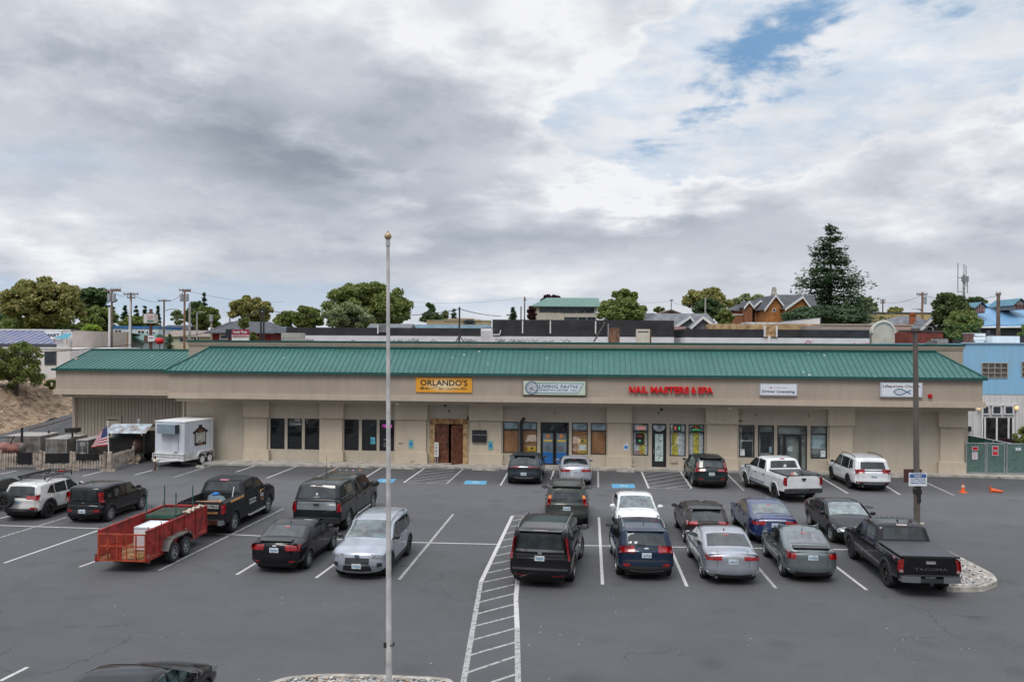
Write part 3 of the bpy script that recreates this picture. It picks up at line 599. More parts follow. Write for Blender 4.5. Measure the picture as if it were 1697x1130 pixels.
            q=MB();q.box(a0+.2,a1-.2,0.035,0.06,0.50,2.18);lf=q.build('poster_panel',mat('mint_poster',(0.55,0.68,0.64),0.5,var=0.12,vscale=4),fr_)
            q=MB();rr=random.Random(2)
            for j in range(46):
                x=rr.uniform(a0+.24,a1-.36);z=rr.uniform(0.56,2.08);q.box(x,x+rr.uniform(.02,.12),0.028,0.034,z,z+rr.uniform(.01,.035))
            q.build('poster_print',M_INK,lf);MB().cyl((a0+.12,-0.04,1.0),(a0+.12,-0.04,1.25),0.015,n=8).build('door_handle',M_STEEL,fr_)
            MB().box(a0+.09,a1-.09,0.06,0.10,SK+.09,2.22).build('door_leaf',M_BLACK,fr_)
        elif k=='office':
            fr_=frame(a0,a1,c0,c1,(tz,)).build('window',M_DARKF,mall);pane(fr_,a0,a1,c0,c1,M_CLEAR)
            q=MB();q.box(a0,a1,0.22,0.23,c0,c1);q.build('interior_view',M_INTER,fr_)
            if i==1:q=MB();q.box(a0+.22,a1-.12,0.19,0.215,c0+.05,c1-.12);q.build('dark_blind',M_INK,fr_);fin(text('window_lettering','LICENSING',0.62,0.09,M_WINK,fr_,0.01),mid+.05,0.06,1.86);q=MB();q.add([(a0+.1,.06,1.8),(a0+.26,.06,1.8),(a0+.2,.06,1.92)],[(0,1,2)]);q.build('window_logo',M_WINK,fr_)
            if i==2:q=MB();q.box(a0+.2,a1-.1,0.19,0.215,c0+.3,2.4);q.build('dark_blind',M_DGLASS,fr_);q=MB();q.box(a1-.26,a1-.12,0.1,0.2,1.15,1.5);q.build('water_bottle',mat('water_blue',(0.35,0.5,0.6),0.3),fr_)
            if i==3:q=MB();q.box(a0+.05,a1-.1,0.19,0.215,c0+.6,2.25);q.build('pale_blind',M_GREYB,fr_)
            if i != 2:q=MB();x=a0+.08 if i==1 else a1-.38;q.box(x,x+.28,0.05,0.06,c0+.1,c0+.5);q.build('white_notice',M_PAPER,fr_)
        elif k=='glassdoor':
            v1=A(1301,730)[0];v2=A(1326,730)[0];fr_=frame(a0,a1,c0,c1,(2.27,),verts=()).build('glass_door_unit',M_DARKF,mall)
            q=MB();q.box(v1-.09,v1+.05,0.0,0.10,SK,2.25);q.box(v2-.06,v2+.09,0.0,0.10,SK,2.25);q.box(v1+.05,v2-.06,0.01,0.09,2.15,2.25);q.box(v1+.05,v2-.06,0.01,0.09,SK,SK+.1);q.build('door_leaf',M_BLACK,fr_)
            pane(fr_,a0,a1,c0,c1,M_CLEAR);MB().box(a0,a1,0.24,0.25,SK,c1).build('interior_view',M_INTER,fr_)
            MB().box(v1-.7,v1-.25,0.2,0.23,SK+.6,2.1).build('dark_blind',M_DGLASS,fr_)
            MB().box(v1+.2,v1+.5,0.2,0.23,1.2,1.55).build('white_notice',M_PAPER,fr_);MB().box(v1,a1,0.2,0.235,SK,0.95).build('reception_counter',mat('pale_counter',(0.34,0.36,0.34),0.6),fr_)
        elif k=='wood':
            M_WOOD=mat('reclaimed_wood',(0.40,0.22,0.10),0.75,var=0.25,vscale=5,col2=(0.18,0.08,0.04));M_DOORW=mat('carved_brown_door',(0.16,0.055,0.03),0.5,var=0.25,vscale=4)
            M_POST=mat('pale_timber',(0.48,0.32,0.16),0.8,var=0.2,vscale=4)
            s=MB();n=9
            for j in range(n):s.box(a0+(a1-a0)*j/n+.006,a0+(a1-a0)*(j+1)/n-.006,-0.06,0.1,2.62,2.95)
            fr_=s.build('timber_surround',M_WOOD,mall)
            d0,d1=Aa(720.5),Aa(767.5);s=MB();s.box(a0,(a0+d0)/2-.005,-0.05,0.12,SK,2.61);s.box((a0+d0)/2+.005,d0,-0.05,0.12,SK,2.61);s.build('timber_post',M_POST,fr_)
            s=MB()
            for j in range(4):s.box(d1,a1,-0.05,0.12,SK+j*.625,SK+(j+1)*.625-.012)
            s.build('timber_post',M_POST,fr_)
            g0,g1=Aa(743.5),Aa(752.5)
            def leafmesh(x0,x1,name):
                q=MB();q.box(x0,x1,0.0,0.05,0,2.44);q.box(x0,x0+.1,-0.02,0,0,2.44);q.box(x1-.1,x1,-0.02,0,0,2.44);q.box(x0+.1,x1-.1,-0.02,0,0,.18);q.box(x0+.1,x1-.1,-0.02,0,.95,1.08);q.box(x0+.1,x1-.1,-0.02,0,2.30,2.44)
                for j in range(7):
                    t=-1+2*(j+.5)/7;hh=2.30-.14*(t*t);q.box(x0+.1+(x1-x0-.2)*j/7,x0+.1+(x1-x0-.2)*(j+1)/7,-0.018,0,hh,2.30)
                return q.build(name,M_DOORW,fr_)
            l1=leafmesh(0,g0-d0,'carved_door_leaf');fin(l1,d0,0.03,SK+.02)
            wl_=0.92;l2=leafmesh(-wl_,0,'open_door_leaf');l2.location=(d1,-0.02,SK+.02);l2.rotation_euler=(0,0,R(48));tag(l2,'door leaf standing open')
            MB().box(0,.04,-0.06,-0.02,1.0,1.3).build('door_handle',M_BLACK,l1).location=(g0-d0-.1,0,0)
            q=MB();q.box(d0+.04,d0+.30,-.30,-.27,SK+.45,SK+1.35);so=q.build('open_board',mat('white_board',(0.8,0.8,0.78),0.5),mall)
            for j,ch in enumerate('OPEN'):fin(text('board_lettering',ch,0.12,0.14,M_INK,so),d0+.17,-0.31,SK+1.20-j*.2)
            q=MB();q.box(d0+.08,d0+.12,-.29,-.27,SK,SK+.5);q.box(d0+.22,d0+.26,-.29,-.27,SK,SK+.5);q.build('board_stand',M_STEEL,so)
    # bits fixed on the wall
    def sticker(px,py,w_,h_,M,name,b_=-0.15):
        a,z=A(px,py,b_);q=MB();q.box(a-w_/2,a+w_/2,b_-.012,b_,z-h_/2,z+h_/2);return q.build(name,M,mall),a,z
    M_TEAL=mat('teal_tape',(0.15,0.42,0.40),0.6);M_SIGNB=mat('access_blue',(0.02,0.20,0.55),0.5)
    for (px,py) in ((681,735.5),(813,738)):
        o,a,z=sticker(px,py,0.30,0.55,M_TEAL,'wall_notice');q=MB();q.box(a-.08,a+.08,-.172,-.163,z-.1,z+.1);q.build('blue_symbol',M_SIGNB,o)
    o,a,z=sticker(1037.5,740,0.30,0.44,M_PAPER,'access_notice');q=MB();q.box(a-.1,a+.1,-.172,-.163,z-.12,z+.06);q.build('blue_symbol',M_SIGNB,o)
    a,z=A(664,734.5,-.15);fin(text('house_number','9010',0.30,0.09,M_INK,mall),a,-.155,z)
    for (px,py,s_) in ((744,681,'1'),(919,683.5,'2'),(1091,684.5,'3'),(1253,687.6,'4'),(1340,688.5,'5')):
        a,z=A(px,py,0);fin(text('suite_number',s_,None or (.07 if s_=='1' else .11),0.2,M_INK,mall),a,-.006,z)
    # menu screen beside the restaurant door
    a,z=A(794.5,722.5,-.2);q=MB();q.box(a-.46,a+.46,-.28,-.145,z-.38,z+.38);sc_=q.build('wall_display',M_BLACK,mall);q=MB();q.box(a-.43,a+.43,-.285,-.281,z+.08,z+.11);q.build('metal_strip',M_STEEL,sc_)
    q=MB();q.tube([(a+.02,-.15,z+.38),(a+.02,-.15,z+.85),(a-.02,-.16,2.9)],.008,6);q.build('display_cable',M_BLACK,mall)
    # stove pipe in front of the windows
    a0,z0_=A(863,745,-.25);a1,z1_=A(866,692.5,-.25);q=MB();q.tube([(a0,-.22,0.5),(a0,-.22,2.75),(a0+.08,-.26,2.92),(a0+.22,-.40,3.08)],.095,10);q.build('stove_pipe',M_BLACK,mall)
    # mail slot box, vents, alarm boxes, lights
    a,z=A(1117,764,0);q=MB();q.box(a-.2,a+.2,-.1,0,z-.08,z+.08);q.build('mail_slot',M_LIP,mall)
    a,z=A(1226,690,0);q=MB();q.box(a-.1,a+.13,-.15,0,z-.2,z+.12);q.build('alarm_box',M_LIP,mall);q=MB();q.box(a-.1,a+.1,-.15,-.01,z-.3,z-.2);q.build('alarm_lens',mat('brown_lens',(0.15,0.06,0.04),0.4),mall)
    for (px,py) in ((776,692.5),(738,671.8),(1096,678.5)):
        a,z=A(px,py,0);q=MB();q.sphere((a,-.08,z),.08,10);q.build('security_camera',M_BLACK,mall)
    for (px,py) in ((683.5,763.3),(835,766),(1050,770)):
        a,z=A(px,py,-.32);q=MB();q.box(a-.12,a+.12,-.36,-.32,z-.05,z+.05);q.build('outlet_box',M_LIP,mall)
    a,z=A(1541,656,-1.5);q=MB();q.cyl((a,-1.56,z),(a,-1.5,z),.13,n=12);q.cyl((a,-1.64,z),(a,-1.56,z),.10,n=12);q.build('red_alarm_bell',mat('alarm_red',(0.55,0.01,0.02),0.4),mall)
    # vertical joints of the fascia
    for px in (593,924,1266):
        a=A(px,640,-1.5)[0];q=MB();q.box(a-.008,a+.008,-1.504,-1.5,zl1,zf);q.build('fascia_joint',M_WALL,mall)
    return zs
ZS=mall_build()
# ------------------------------------------------------------------ signs on the fascia
def sign_frame(name,label,px0,px1,py0,py1,b=-1.5):
    a0,z1=A(px0,py0,b);a1,_=A(px1,py0,b);_,z0=A(px0,py1,b)
    _,z1b=A(px1,py0,b)
    t=thing(name,label,'sign');onb(t,(a0+a1)/2,b,(z0+z1)/2);return t,a1-a0,z1-z0
def signs():
    t,w,h=sign_frame('restaurant_sign','orange ORLANDO\'S banner above the wooden doors',689.5,782.5,625.5,649.5)
    M=bpy.data.materials.new('orange_glow_print');M.use_nodes=True;N=M.node_tree.nodes;L=M.node_tree.links
    tc=N.new('ShaderNodeTexCoord');mp=N.new('ShaderNodeMapping');mp.inputs['Scale'].default_value=(0.75,1,2.2);gr=N.new('ShaderNodeTexGradient');gr.gradient_type='SPHERICAL';cr=N.new('ShaderNodeValToRGB')
    L.new(tc.outputs['Object'],mp.inputs[0]);L.new(mp.outputs[0],gr.inputs[0]);L.new(gr.outputs[0],cr.inputs[0]);L.new(cr.outputs[0],N['Principled BSDF'].inputs['Base Color'])
    cr.color_ramp.elements[0].color=(0.80,0.36,0.03,1);cr.color_ramp.elements[1].color=(0.86,0.76,0.50,1);N['Principled BSDF'].inputs['Roughness'].default_value=0.5
    MB().box(-w/2,w/2,-0.07,-0.003,-h/2,h/2).build('board',M,t)
    ink=mat('sign_ink',(0.02,0.018,0.018),0.6)
    fin(text('lettering',"ORLANDO'S",w*.84,h*.42,ink,t,0.02),0,-0.072,h*.16)
    fin(text('lettering','Bar + Southern BBQ',w*.50,h*.21,ink,t,0.0,shear=0.3),w*.16,-0.072,-h*.24)
    q=MB();pts=[(-w*.40+w*.30*k/14,-0.076,-h*.19-h*.07*math.sin(k/14*4.4)) for k in range(15)];q.tube(pts,.012,5);q.tube([(-w*.40+.12*math.cos(a*.6)+.05,-0.076,-h*.22+.06*math.sin(a*.6)) for a in range(11)],.02,5);q.tube([(-w*.33,-.076,-h*.28),(-w*.31,-.076,-h*.16),(-w*.29,-.076,-h*.28),(-w*.27,-.076,-h*.17)],.014,5);q.build('flourish',ink,t)
    t,w,h=sign_frame('church_center_sign','pale green LIVING FAITH sign box with round seal',866.5,971.5,629.8,654.3)
    MB().box(-w/2,w/2,-0.16,-0.003,-h/2,h/2).build('cabinet',mat('brown_cabinet',(0.16,0.13,0.08),0.5),t)
    MB().box(-w/2+.05,w/2-.05,-0.175,-0.162,-h/2+.04,h/2-.04).build('face',mat('mint_face',(0.50,0.62,0.53),0.4,var=0.05,vscale=1,col2=(0.62,0.64,0.50)),t)
    pk=[(-w*.32,h*.33),(w*.46,h*.33),(w*.37,-h*.33),(-w*.32,-h*.33)];q=MB();q.prismy(pk,-0.180,-0.176);q.build('pale_panel',mat('pale_blue_face',(0.60,0.68,0.73),0.4),t)
    q=MB()
    for i in range(4):a,c=pk[i],pk[(i+1)%4];q.cyl((a[0],-.181,a[1]),(c[0],-.181,c[1]),.016,n=6)
    q.build('panel_border',mat('slate_ink',(0.16,0.24,0.27),0.5),t)
    cx=-w*.355;M1=mat('seal_slate',(0.20,0.26,0.33),0.5,var=0.2,vscale=12);M2=mat('seal_pale',(0.55,0.56,0.60),0.5,var=0.2,vscale=9)
    q=MB();q.cyl((cx,-.176,0),(cx,-.190,0),h*.455,n=28);q.build('seal_ring',M1,t);q=MB();q.cyl((cx,-.19,0),(cx,-.196,0),h*.33,n=24);q.build('seal_disc',M2,t)
    q=MB();q.sphere((cx-.05,-.198,-.02),.11,8,0,(1,.05,.8));q.sphere((cx+.08,-.198,-.1),.08,8,0,(1,.05,.7));q.build('seal_motif',M1,t)
    ik=mat('sign_ink_blue',(0.05,0.06,0.10),0.5);fin(text('lettering','LIVING FAITH',w*.60,h*.22,ik,t,0.0),w*.06,-.186,h*.10);fin(text('lettering','CHRISTIAN CENTER',w*.46,h*.10,ik,t),-w*.01,-.186,-h*.14)
    q=MB();q.tube([(w*.26+w*.09*k/10,-.186,-h*.14+.04*math.sin(k*1.3)) for k in range(11)],.01,5);q.build('script_mark',ik,t)
    # nail salon channel letters
    a0,z1=A(1042.5,640,-1.5);a1,_=A(1181.5,640,-1.5);t=thing('nail_salon_sign','red channel letters reading NAIL MASTERS & SPA','sign');zc=A(1112,645.6,-1.5)[1];onb(t,(a0+a1)/2,-1.5,zc)
    w=a1-a0;RED=mat('channel_red',(0.62,0.008,0.012),0.35,emit=0.12);parts=(('NAIL',0.0,.225),('MASTERS',.255,.715),('&',.74,.80),('SPA',.82,1.0))
    for s_,f0,f1 in parts:fin(text('letters',s_,w*(f1-f0),0.40,RED,t,0.03,0.07),-w/2+w*(f0+f1)/2,-0.10,0)
    t,w,h=sign_frame('licensing_sign','white Driver Licensing sign with rounded grey frame',1258.3,1320.3,635.3,655.2)
    MB().box(-w/2,w/2,-0.14,-0.003,-h/2,h/2).build('cabinet',mat('pale_grey_frame',(0.50,0.54,0.60),0.4),t);MB().box(-w/2+.06,w/2-.06,-0.155,-0.142,-h/2+.05,h/2-.05).build('face',mat('sign_white',(0.74,0.76,0.80),0.4,var=0.01),t)
    nv=mat('navy_ink',(0.02,0.035,0.10),0.5);fin(text('lettering','Driver Licensing',w*.86,h*.28,nv,t,0.02),0,-.158,-h*.17);fin(text('lettering','LICENSING',w*.34,h*.10,mat('faded_grey_ink',(0.38,0.34,0.38),0.5),t),w*.06,-.158,h*.17)
    q=MB();q.add([(-w*.24,-.158,h*.11),(-w*.16,-.158,h*.11),(-w*.20,-.158,h*.27)],[(0,1,2)]);q.build('triangle_mark',mat('faded_red_ink',(0.55,0.25,0.28),0.5),t)
    t,w,h=sign_frame('church_sign','white Lifepointe Church sign with blue fish outline',1457.5,1527.5,633.2,657.6)
    MB().box(-w/2,w/2,-0.14,-0.003,-h/2,h/2).build('cabinet',mat('pale_grey_frame',(0.50,0.54,0.60),0.4),t);MB().box(-w/2+.08,w/2-.08,-0.155,-0.142,-h/2+.06,h/2-.06).build('face',MATS['sign_white'],t)
    fin(text('lettering','Lifepointe Church',w*.88,h*.24,mat('plum_ink',(0.10,0.05,0.07),0.5),t,0.01),0,-.158,h*.22)
    q=MB();bl=mat('teal_blue_ink',(0.02,0.13,0.25),0.5);F=lambda s_:[(-w*.18+w*.40*k/20,-.158,-h*.13+s_*h*.19*math.sin(math.pi*(k/20)**.8*1.22)) for k in range(21)]
    q.tube(F(1),.028,6);q.tube(F(-1),.028,6);q.build('fish_outline',bl,t)
    fin(text('lettering','Lifepointe',w*.16,h*.08,mat('faded_grey_ink',(0.38,0.34,0.38),0.5),t),-w*.03,-.158,-h*.13)
signs()
# ------------------------------------------------------------------ pavement, curb, wheel stops
def pavement():
    b=MB();pts=[(300,769),(402,771.7),(850,778.0),(1050,780.5),(1602,791),(1720,795)];F=[G(x,y,0.0) for x,y in pts]
    back=[BW(XL-0.3,0.05,0),BW(Aa(402),0.05,0),BW(Aa(850),0.05,0),BW(Aa(1050),0.05,0),BW(XR,0.05,0),BW(XR+6,0.05,0)]
    for i in range(5):
        p,q,r,s=F[i],F[i+1],back[i+1],back[i]
        b.quad((p.x,p.y,.12),(q.x,q.y,.12),(r.x,r.y,.12),(s.x,s.y,.12));b.quad((p.x,p.y,-.01),(q.x,q.y,-.01),(q.x,q.y,.12),(p.x,p.y,.12))
    b.quad((F[0].x,F[0].y,-.01),(F[0].x,F[0].y,.12),(back[0].x,back[0].y,.12),(back[0].x,back[0].y,-.01))
    tag(b.build('sidewalk',M_CONC),kind='structure')
    j=MB()
    for k in range(28):
        a=XL+1+k*1.83;p=BW(a,-0.25,0);q=BW(a,-0.25-1.0,0);strip(j,p,q,0.02,0.124)
    tag(j.build('sidewalk_joints',mat('joint_dark',(0.12,0.11,0.10),0.9)),kind='structure')
    ST=[(371,417,768.3,770),(438,485.5,769.0,771),(521,549,771.5,773),(575.7,619,772.7,774.6),(648,690.7,775,776.6),(783,828,777.2,779.2),(1022,1051,780.2,781.6),(1470,1499,789.6,790.4),(326,338,773.2,773.8)]
    LB=['wheel stop nearest the white trailer, left of the first windows','wheel stop in front of the first dark windows','short broken wheel stop left of the second dark windows','wheel stop in front of the second dark windows','wheel stop left of the hatched bay by the wooden doors','wheel stop right of the hatched bay, under the wall display','short wheel stop left of the nail salon windows','wheel stop right of the white SUV','short wheel stop under the white trailer']
    for (x0,x1,y0,y1),lb in zip(ST,LB):
        p=G(x0,y0+1);q=G(x1,y1+1);d=(q-p);L_=d.length;an=math.atan2(d.y,d.x)
        m=MB();m.prismx([(-.09,0),(.09,0),(.07,.13),(-.07,.13)],0,L_);m.box(.3,.34,-.02,.02,.13,.15);m.box(L_-.34,L_-.3,-.02,.02,.13,.15)
        o=m.build('wheel_stop',M_CURB,loc=(p.x,p.y,0.002),rz=an);tag(o,lb,'wheel stop','concrete wheel stops along the front')
pavement()
# ================================================================== vehicles
def paintm(name,col,rough=0.28,metal=0.0,coat=1.0,dirt=0.05):
    return mat(name,col,rough,metal,0.5 if max(col)>.1 else 0.1,coat if max(col)>.1 else coat*.6,var=dirt,vscale=2.5)
M_TYRE=mat('tyre_rubber',(0.022,0.022,0.023),0.8,var=0.1,bump=0.3,bscale=60)
M_CARGL=mat('car_glass',(0.018,0.024,0.026),0.03,spec=0.6,coat=0.3,var=0.3,vscale=3)
M_CARGL2=mat('car_glass_green',(0.055,0.085,0.085),0.03,spec=1.0,coat=0.8,var=0.45,vscale=3.5)
M_CLAD=mat('grey_cladding',(0.03,0.031,0.033),0.6,var=0.08)
M_CHROME=mat('chrome_trim',(0.55,0.56,0.58),0.15,metal=1.0,var=0.03)
M_RIM=mat('alloy_rim',(0.42,0.43,0.45),0.3,metal=0.7,var=0.05);M_RIMB=mat('black_rim',(0.02,0.02,0.02),0.35,var=0.05)
M_TAIL=mat('red_taillight',(0.30,0.006,0.009),0.15,coat=1.0,var=0.25,vscale=14);M_TAILC=mat('clear_taillight',(0.42,0.30,0.30),0.15,coat=1.0,var=0.1);M_AMBER=mat('amber_taillight',(0.75,0.22,0.02),0.2,coat=1.0,var=0.2,vscale=12)
M_HEAD=mat('headlight_glass',(0.24,0.26,0.28),0.08,coat=1.0,var=0.35,vscale=14)
M_PLATE=mat('licence_plate',(0.62,0.68,0.70),0.4,var=0.15,vscale=12);M_PLINK=mat('plate_ink',(0.05,0.09,0.22),0.5)
M_UNDER=mat('underbody_black',(0.008,0.008,0.008),0.9)
M_SEAM=mat('panel_gap',(0.006,0.006,0.006),0.6)
_WH={}
def wheel_meshes(R_,w,rim,style):
    key=(round(R_,3),round(w,3),rim.name,style)
    if key in _WH:return _WH[key]
    t=MB();prof=[(R_*.60,-w/2+.01),(R_*.70,-w/2),(R_*.93,-w/2),(R_*.99,-w/2+.03),(R_,-w/4),(R_,w/4),(R_*.99,w/2-.03),(R_*.93,w/2),(R_*.70,w/2),(R_*.60,w/2-.01)]
    n=28
    for k in range(n):
        c,s=math.cos(2*math.pi*k/n),math.sin(2*math.pi*k/n)
        for r,y in prof:t.v.append((r*c,y,r*s))
    m=len(prof)
    for k in range(n):
        j=(k+1)%n
        for i in range(m-1):t.f.append((k*m+i,j*m+i,j*m+i+1,k*m+i+1));t.m.append(0)
    ty=t.build('tyre',M_TYRE,smooth=True)
    r=MB();Rr=R_*.62
    r.cyl((0,-w*.18,0),(0,-w*.20,0),Rr*.97,Rr*.97,24,1)      # dark drum behind the spokes
    for k in range(24):
        a0,a1=2*math.pi*k/24,2*math.pi*(k+1)/24
        for (ra,rb,ya,yb) in ((Rr*1.02,Rr*.90,-w/2+.005,-w/2-.002),(Rr*.90,Rr*.88,-w/2-.002,-w*.2)):
            r.quad((ra*math.cos(a0),ya,ra*math.sin(a0)),(ra*math.cos(a1),ya,ra*math.sin(a1)),(rb*math.cos(a1),yb,rb*math.sin(a1)),(rb*math.cos(a0),yb,rb*math.sin(a0)))
    ns={'five':5,'ten':10,'steel':8}[style];sw={'five':.22,'ten':.10,'steel':.26}[style]*Rr
    for k in range(ns):
        a=2*math.pi*k/ns;c,s=math.cos(a),math.sin(a)
        def P(rr,off,y):return (rr*c-off*s,y,rr*s+off*c)
        yo=-w/2+.012
        r.add([P(Rr*.15,-sw*.7,yo+.02),P(Rr*.15,sw*.7,yo+.02),P(Rr*.9,sw*.5,yo),P(Rr*.9,-sw*.5,yo),P(Rr*.15,-sw*.7,yo+.06),P(Rr*.15,sw*.7,yo+.06),P(Rr*.9,sw*.5,yo+.04),P(Rr*.9,-sw*.5,yo+.04)],[(0,1,2,3),(0,4,5,1),(1,5,6,2),(2,6,7,3),(3,7,4,0)])
    r.cyl((0,-w/2+.05,0),(0,-w/2+.012,0),Rr*.2,Rr*.16,12)
    ri=r.build('rim',[rim,M_RIMB])
    me=(ty.data,ri.data);bpy.data.objects.remove(ty);bpy.data.objects.remove(ri);_WH[key]=me;return me
def add_wheel(root,x,y,R_,w,rim,style,side,steer=0.0):
    a,b=wheel_meshes(R_,w,rim,style)
    o=bpy.data.objects.new('wheel',a);COL.objects.link(o);o.parent=root;o.location=(x,y,R_);o.rotation_euler=(0,random.random(),(0 if side<0 else math.pi)+steer);o.rotation_mode='XYZ'
    # spin about own axle only, so keep the axle level
    o.rotation_euler=(0,0,(0 if side<0 else math.pi)+steer)
    r=bpy.data.objects.new('rim',b);COL.objects.link(r);r.parent=o;r.rotation_euler=(0,random.uniform(0,1.2),0)
    return o
def lerp(a,b,t):return a+(b-a)*t
def ss(t):t=max(0.0,min(1.0,t));return t*t*(3-2*t)
class Shell:
    """car skin: a side silhouette swept across the width with rounded shoulders, plus the two flanks"""
    def __init__(s,L_,Wd,H,top,zb=0.24,belt=0.95,tumble=0.80,rnd=0.10,bow=0.16,nosein=0.14,tailin=0.09,crown=0.03,rf=0.10,roofz=None):
        s.L,s.W,s.H,s.zb,s.belt,s.tumble=L_,Wd,H,zb,belt,tumble;s.rnd,s.bow,s.nosein,s.tailin,s.crown=rnd,bow,nosein,tailin,crown;s.roofz=roofz or H
        pts=[Vector((x-L_/2,z)) for x,z in top]
        out=[pts[0]]
        for i in range(1,len(pts)-1):
            p,q,r=pts[i-1],pts[i],pts[i+1];a=(p-q);c=(r-q);la=min(rf,a.length*.42);lc=min(rf,c.length*.42);A0=q+a.normalized()*la;C0=q+c.normalized()*lc
            for k in range(5):
                t=k/4;out.append(A0*(1-t)**2+q*2*t*(1-t)+C0*t*t)
        out.append(pts[-1]);P=[out[0]]
        for p,q in zip(out[:-1],out[1:]):
            n=max(1,int((q-p).length/0.07))
            for k in range(1,n+1):P.append(p.lerp(q,k/n))
        s.P=P;N=[]
        for i in range(len(P)):
            d=P[min(i+1,len(P)-1)]-P[max(i-1,0)];N.append(Vector((-d.y,d.x)).normalized())
        s.N=N
    def hw(s,x,z):
        W2=s.W/2
        if z<0.32:k=lerp(0.90,0.955,ss((z-.15)/.17))
        elif z<0.55:k=lerp(0.955,1.0,ss((z-.32)/.23))
        elif z<s.belt-.12:k=1.0
        elif z<s.belt:k=lerp(1.0,0.965,ss((z-s.belt+.12)/.12))
        else:k=lerp(0.965,s.tumble,min(1.15,(z-s.belt)/max(.01,s.roofz-s.belt)))
        tf=max(0,(x-(s.L/2-1.0))/1.0);tr=max(0,(-x-(s.L/2-1.0))/1.0)
        return W2*k*(1-s.nosein*tf**2.2)*(1-s.tailin*tr**2.2)
    def pt(s,i,q,off=0.0):
        p,n=s.P[i],s.N[i];u=max(0.0,(abs(q)-.74)/.26)
        d=s.crown*q*q*abs(n.y)+s.bow*abs(n.x)*abs(q)**2.6*(1 if p.y<s.belt+.1 else .45)+s.rnd*(1-math.sqrt(max(0,1-u*u)))
        d -= off;c=p-n*d;y=q*(s.hw(c.x,c.y)+off*.5*(abs(q)>.9))
        return Vector((c.x,y,c.y))
    def ring(s):return [s.pt(i,1.0) for i in range(len(s.P))]
    def idx_z(s,z,rear=True):
        best,bi=9,0;rng=range(len(s.P)) if rear else range(len(s.P)-1,-1,-1)
        imax=max(range(len(s.P)),key=lambda i:s.P[i].y);rng=range(0,imax) if rear else range(len(s.P)-1,imax,-1)
        for i in rng:
            if abs(s.P[i].y-z)<best-1e-4:best=abs(s.P[i].y-z);bi=i
            if s.P[i].y>z+.02:break
        return bi
    def body(s,cut=None,arches=()):
        b=MB();Q=[-1,-.985,-.95,-.9,-.82,-.74,-.5,-.25,0,.25,.5,.74,.82,.9,.95,.985,1];n=len(Q)
        for i in range(len(s.P)):
            for q in Q:b.v.append(tuple(s.pt(i,q)))
        for i in range(len(s.P)-1):
            for j in range(n-1):
                if cut and cut((s.P[i].x+s.P[i+1].x)/2,(s.P[i].y+s.P[i+1].y)/2,(Q[j]+Q[j+1])/2):continue
                b.f.append((i*n+j,i*n+j+1,(i+1)*n+j+1,(i+1)*n+j));b.m.append(0)
        rg=s.ring();poly=[(p.x,p.z) for p in rg];xs0,xs1=min(p[0] for p in poly),max(p[0] for p in poly)
        def span(x):
            zs=[]
            m=len(poly)
            for k in range(m-1):
                (xa,za),(xb_,zb_)=poly[k],poly[k+1]
                if (xa-x)*(xb_-x)<=0 and xa != xb_:zs.append(za+(zb_-za)*(x-xa)/(xb_-xa))
            xa,za=poly[-1];xb_,zb_=poly[0]
            if min(xa,xb_)<=x<=max(xa,xb_):zs.append(za+(zb_-za)*(x-xa)/(xb_-xa))
            return (min(zs),max(zs)) if zs else (s.zb,s.zb)
        nx=int((xs1-xs0)/0.045);nz=26
        for sd in (-1,1):
            o=len(b.v)
            for i in range(nx+1):
                x=xs0+1e-4+(xs1-xs0-2e-4)*i/nx;z0,z1=span(x)
                for k in range(nz+1):
                    z=z0+(z1-z0)*k/nz;b.v.append((x,sd*s.hw(x,z),z))
            for i in range(nx):
                for k in range(nz):
                    a=o+i*(nz+1)+k;c=[a,a+nz+1,a+nz+2,a+1]
                    cx=sum(b.v[t][0] for t in c)/4;cz=sum(b.v[t][2] for t in c)/4
                    if any((cx-ax)**2+(cz-az)**2<ar*ar for ax,az,ar in arches):continue
                    b.f.append(tuple(c) if sd<0 else tuple(c[::-1]));b.m.append(0)
        return b
    def side_panel(s,poly,sd,off=0.006,nsub=1,th=True):
        """poly of (x,z) laid on the flank"""
        pts=[]
        for k in range(len(poly)):
            p,q=poly[k],poly[(k+1)%len(poly)];n=max(1,int(math.hypot(q[0]-p[0],q[1]-p[1])/.12))
            for j in range(n):pts.append((lerp(p[0],q[0],j/n),lerp(p[1],q[1],j/n)))
        A_=sum(pts[i][0]*pts[(i+1)%len(pts)][1]-pts[(i+1)%len(pts)][0]*pts[i][1] for i in range(len(pts)))
        if (A_>0)==(sd>0):pts=pts[::-1]
        b=MB();n=len(pts);o=[(x,sd*(s.hw(x,z)+off),z) for x,z in pts];cx=sum(p[0] for p in pts)/n;cz=sum(p[1] for p in pts)/n
        i_=[(x,sd*(s.hw(x,z)-.01),z) for x,z in pts]
        b.add(o+i_+[(cx,sd*(s.hw(cx,cz)+off),cz)],[(k,(k+1)%n,2*n) for k in range(n)]+[(k,n+k,n+(k+1)%n,(k+1)%n) for k in range(n)]);return b
    def cap_panel(s,z0,z1,w0,w1,rear=True,off=0.008,y0=None,y1=None,nq=10,sh=0.0):
        """panel on the front/rear/windscreen between heights; half widths w0 (at z0) and w1 (at z1), or explicit y0..y1 range (fractions)"""
        i0,i1=s.idx_z(z0,rear),s.idx_z(z1,rear);st=1 if i1>i0 else -1;I=list(range(i0,i1+st,st))
        b=MB();m=len(I)
        for a,i in enumerate(I):
            t=a/max(1,m-1)
            for k in range(nq+1):
                u=k/nq
                q=lerp(-lerp(w0,w1,t),lerp(w0,w1,t),u) if y0 is None else lerp(y0+sh*t*(1 if y0>0 else 0),y1+sh*t*(0 if y0>0 else -1) ,u)
                b.v.append(tuple(s.pt(i,max(-1,min(1,q)),off)))
        n=nq+1
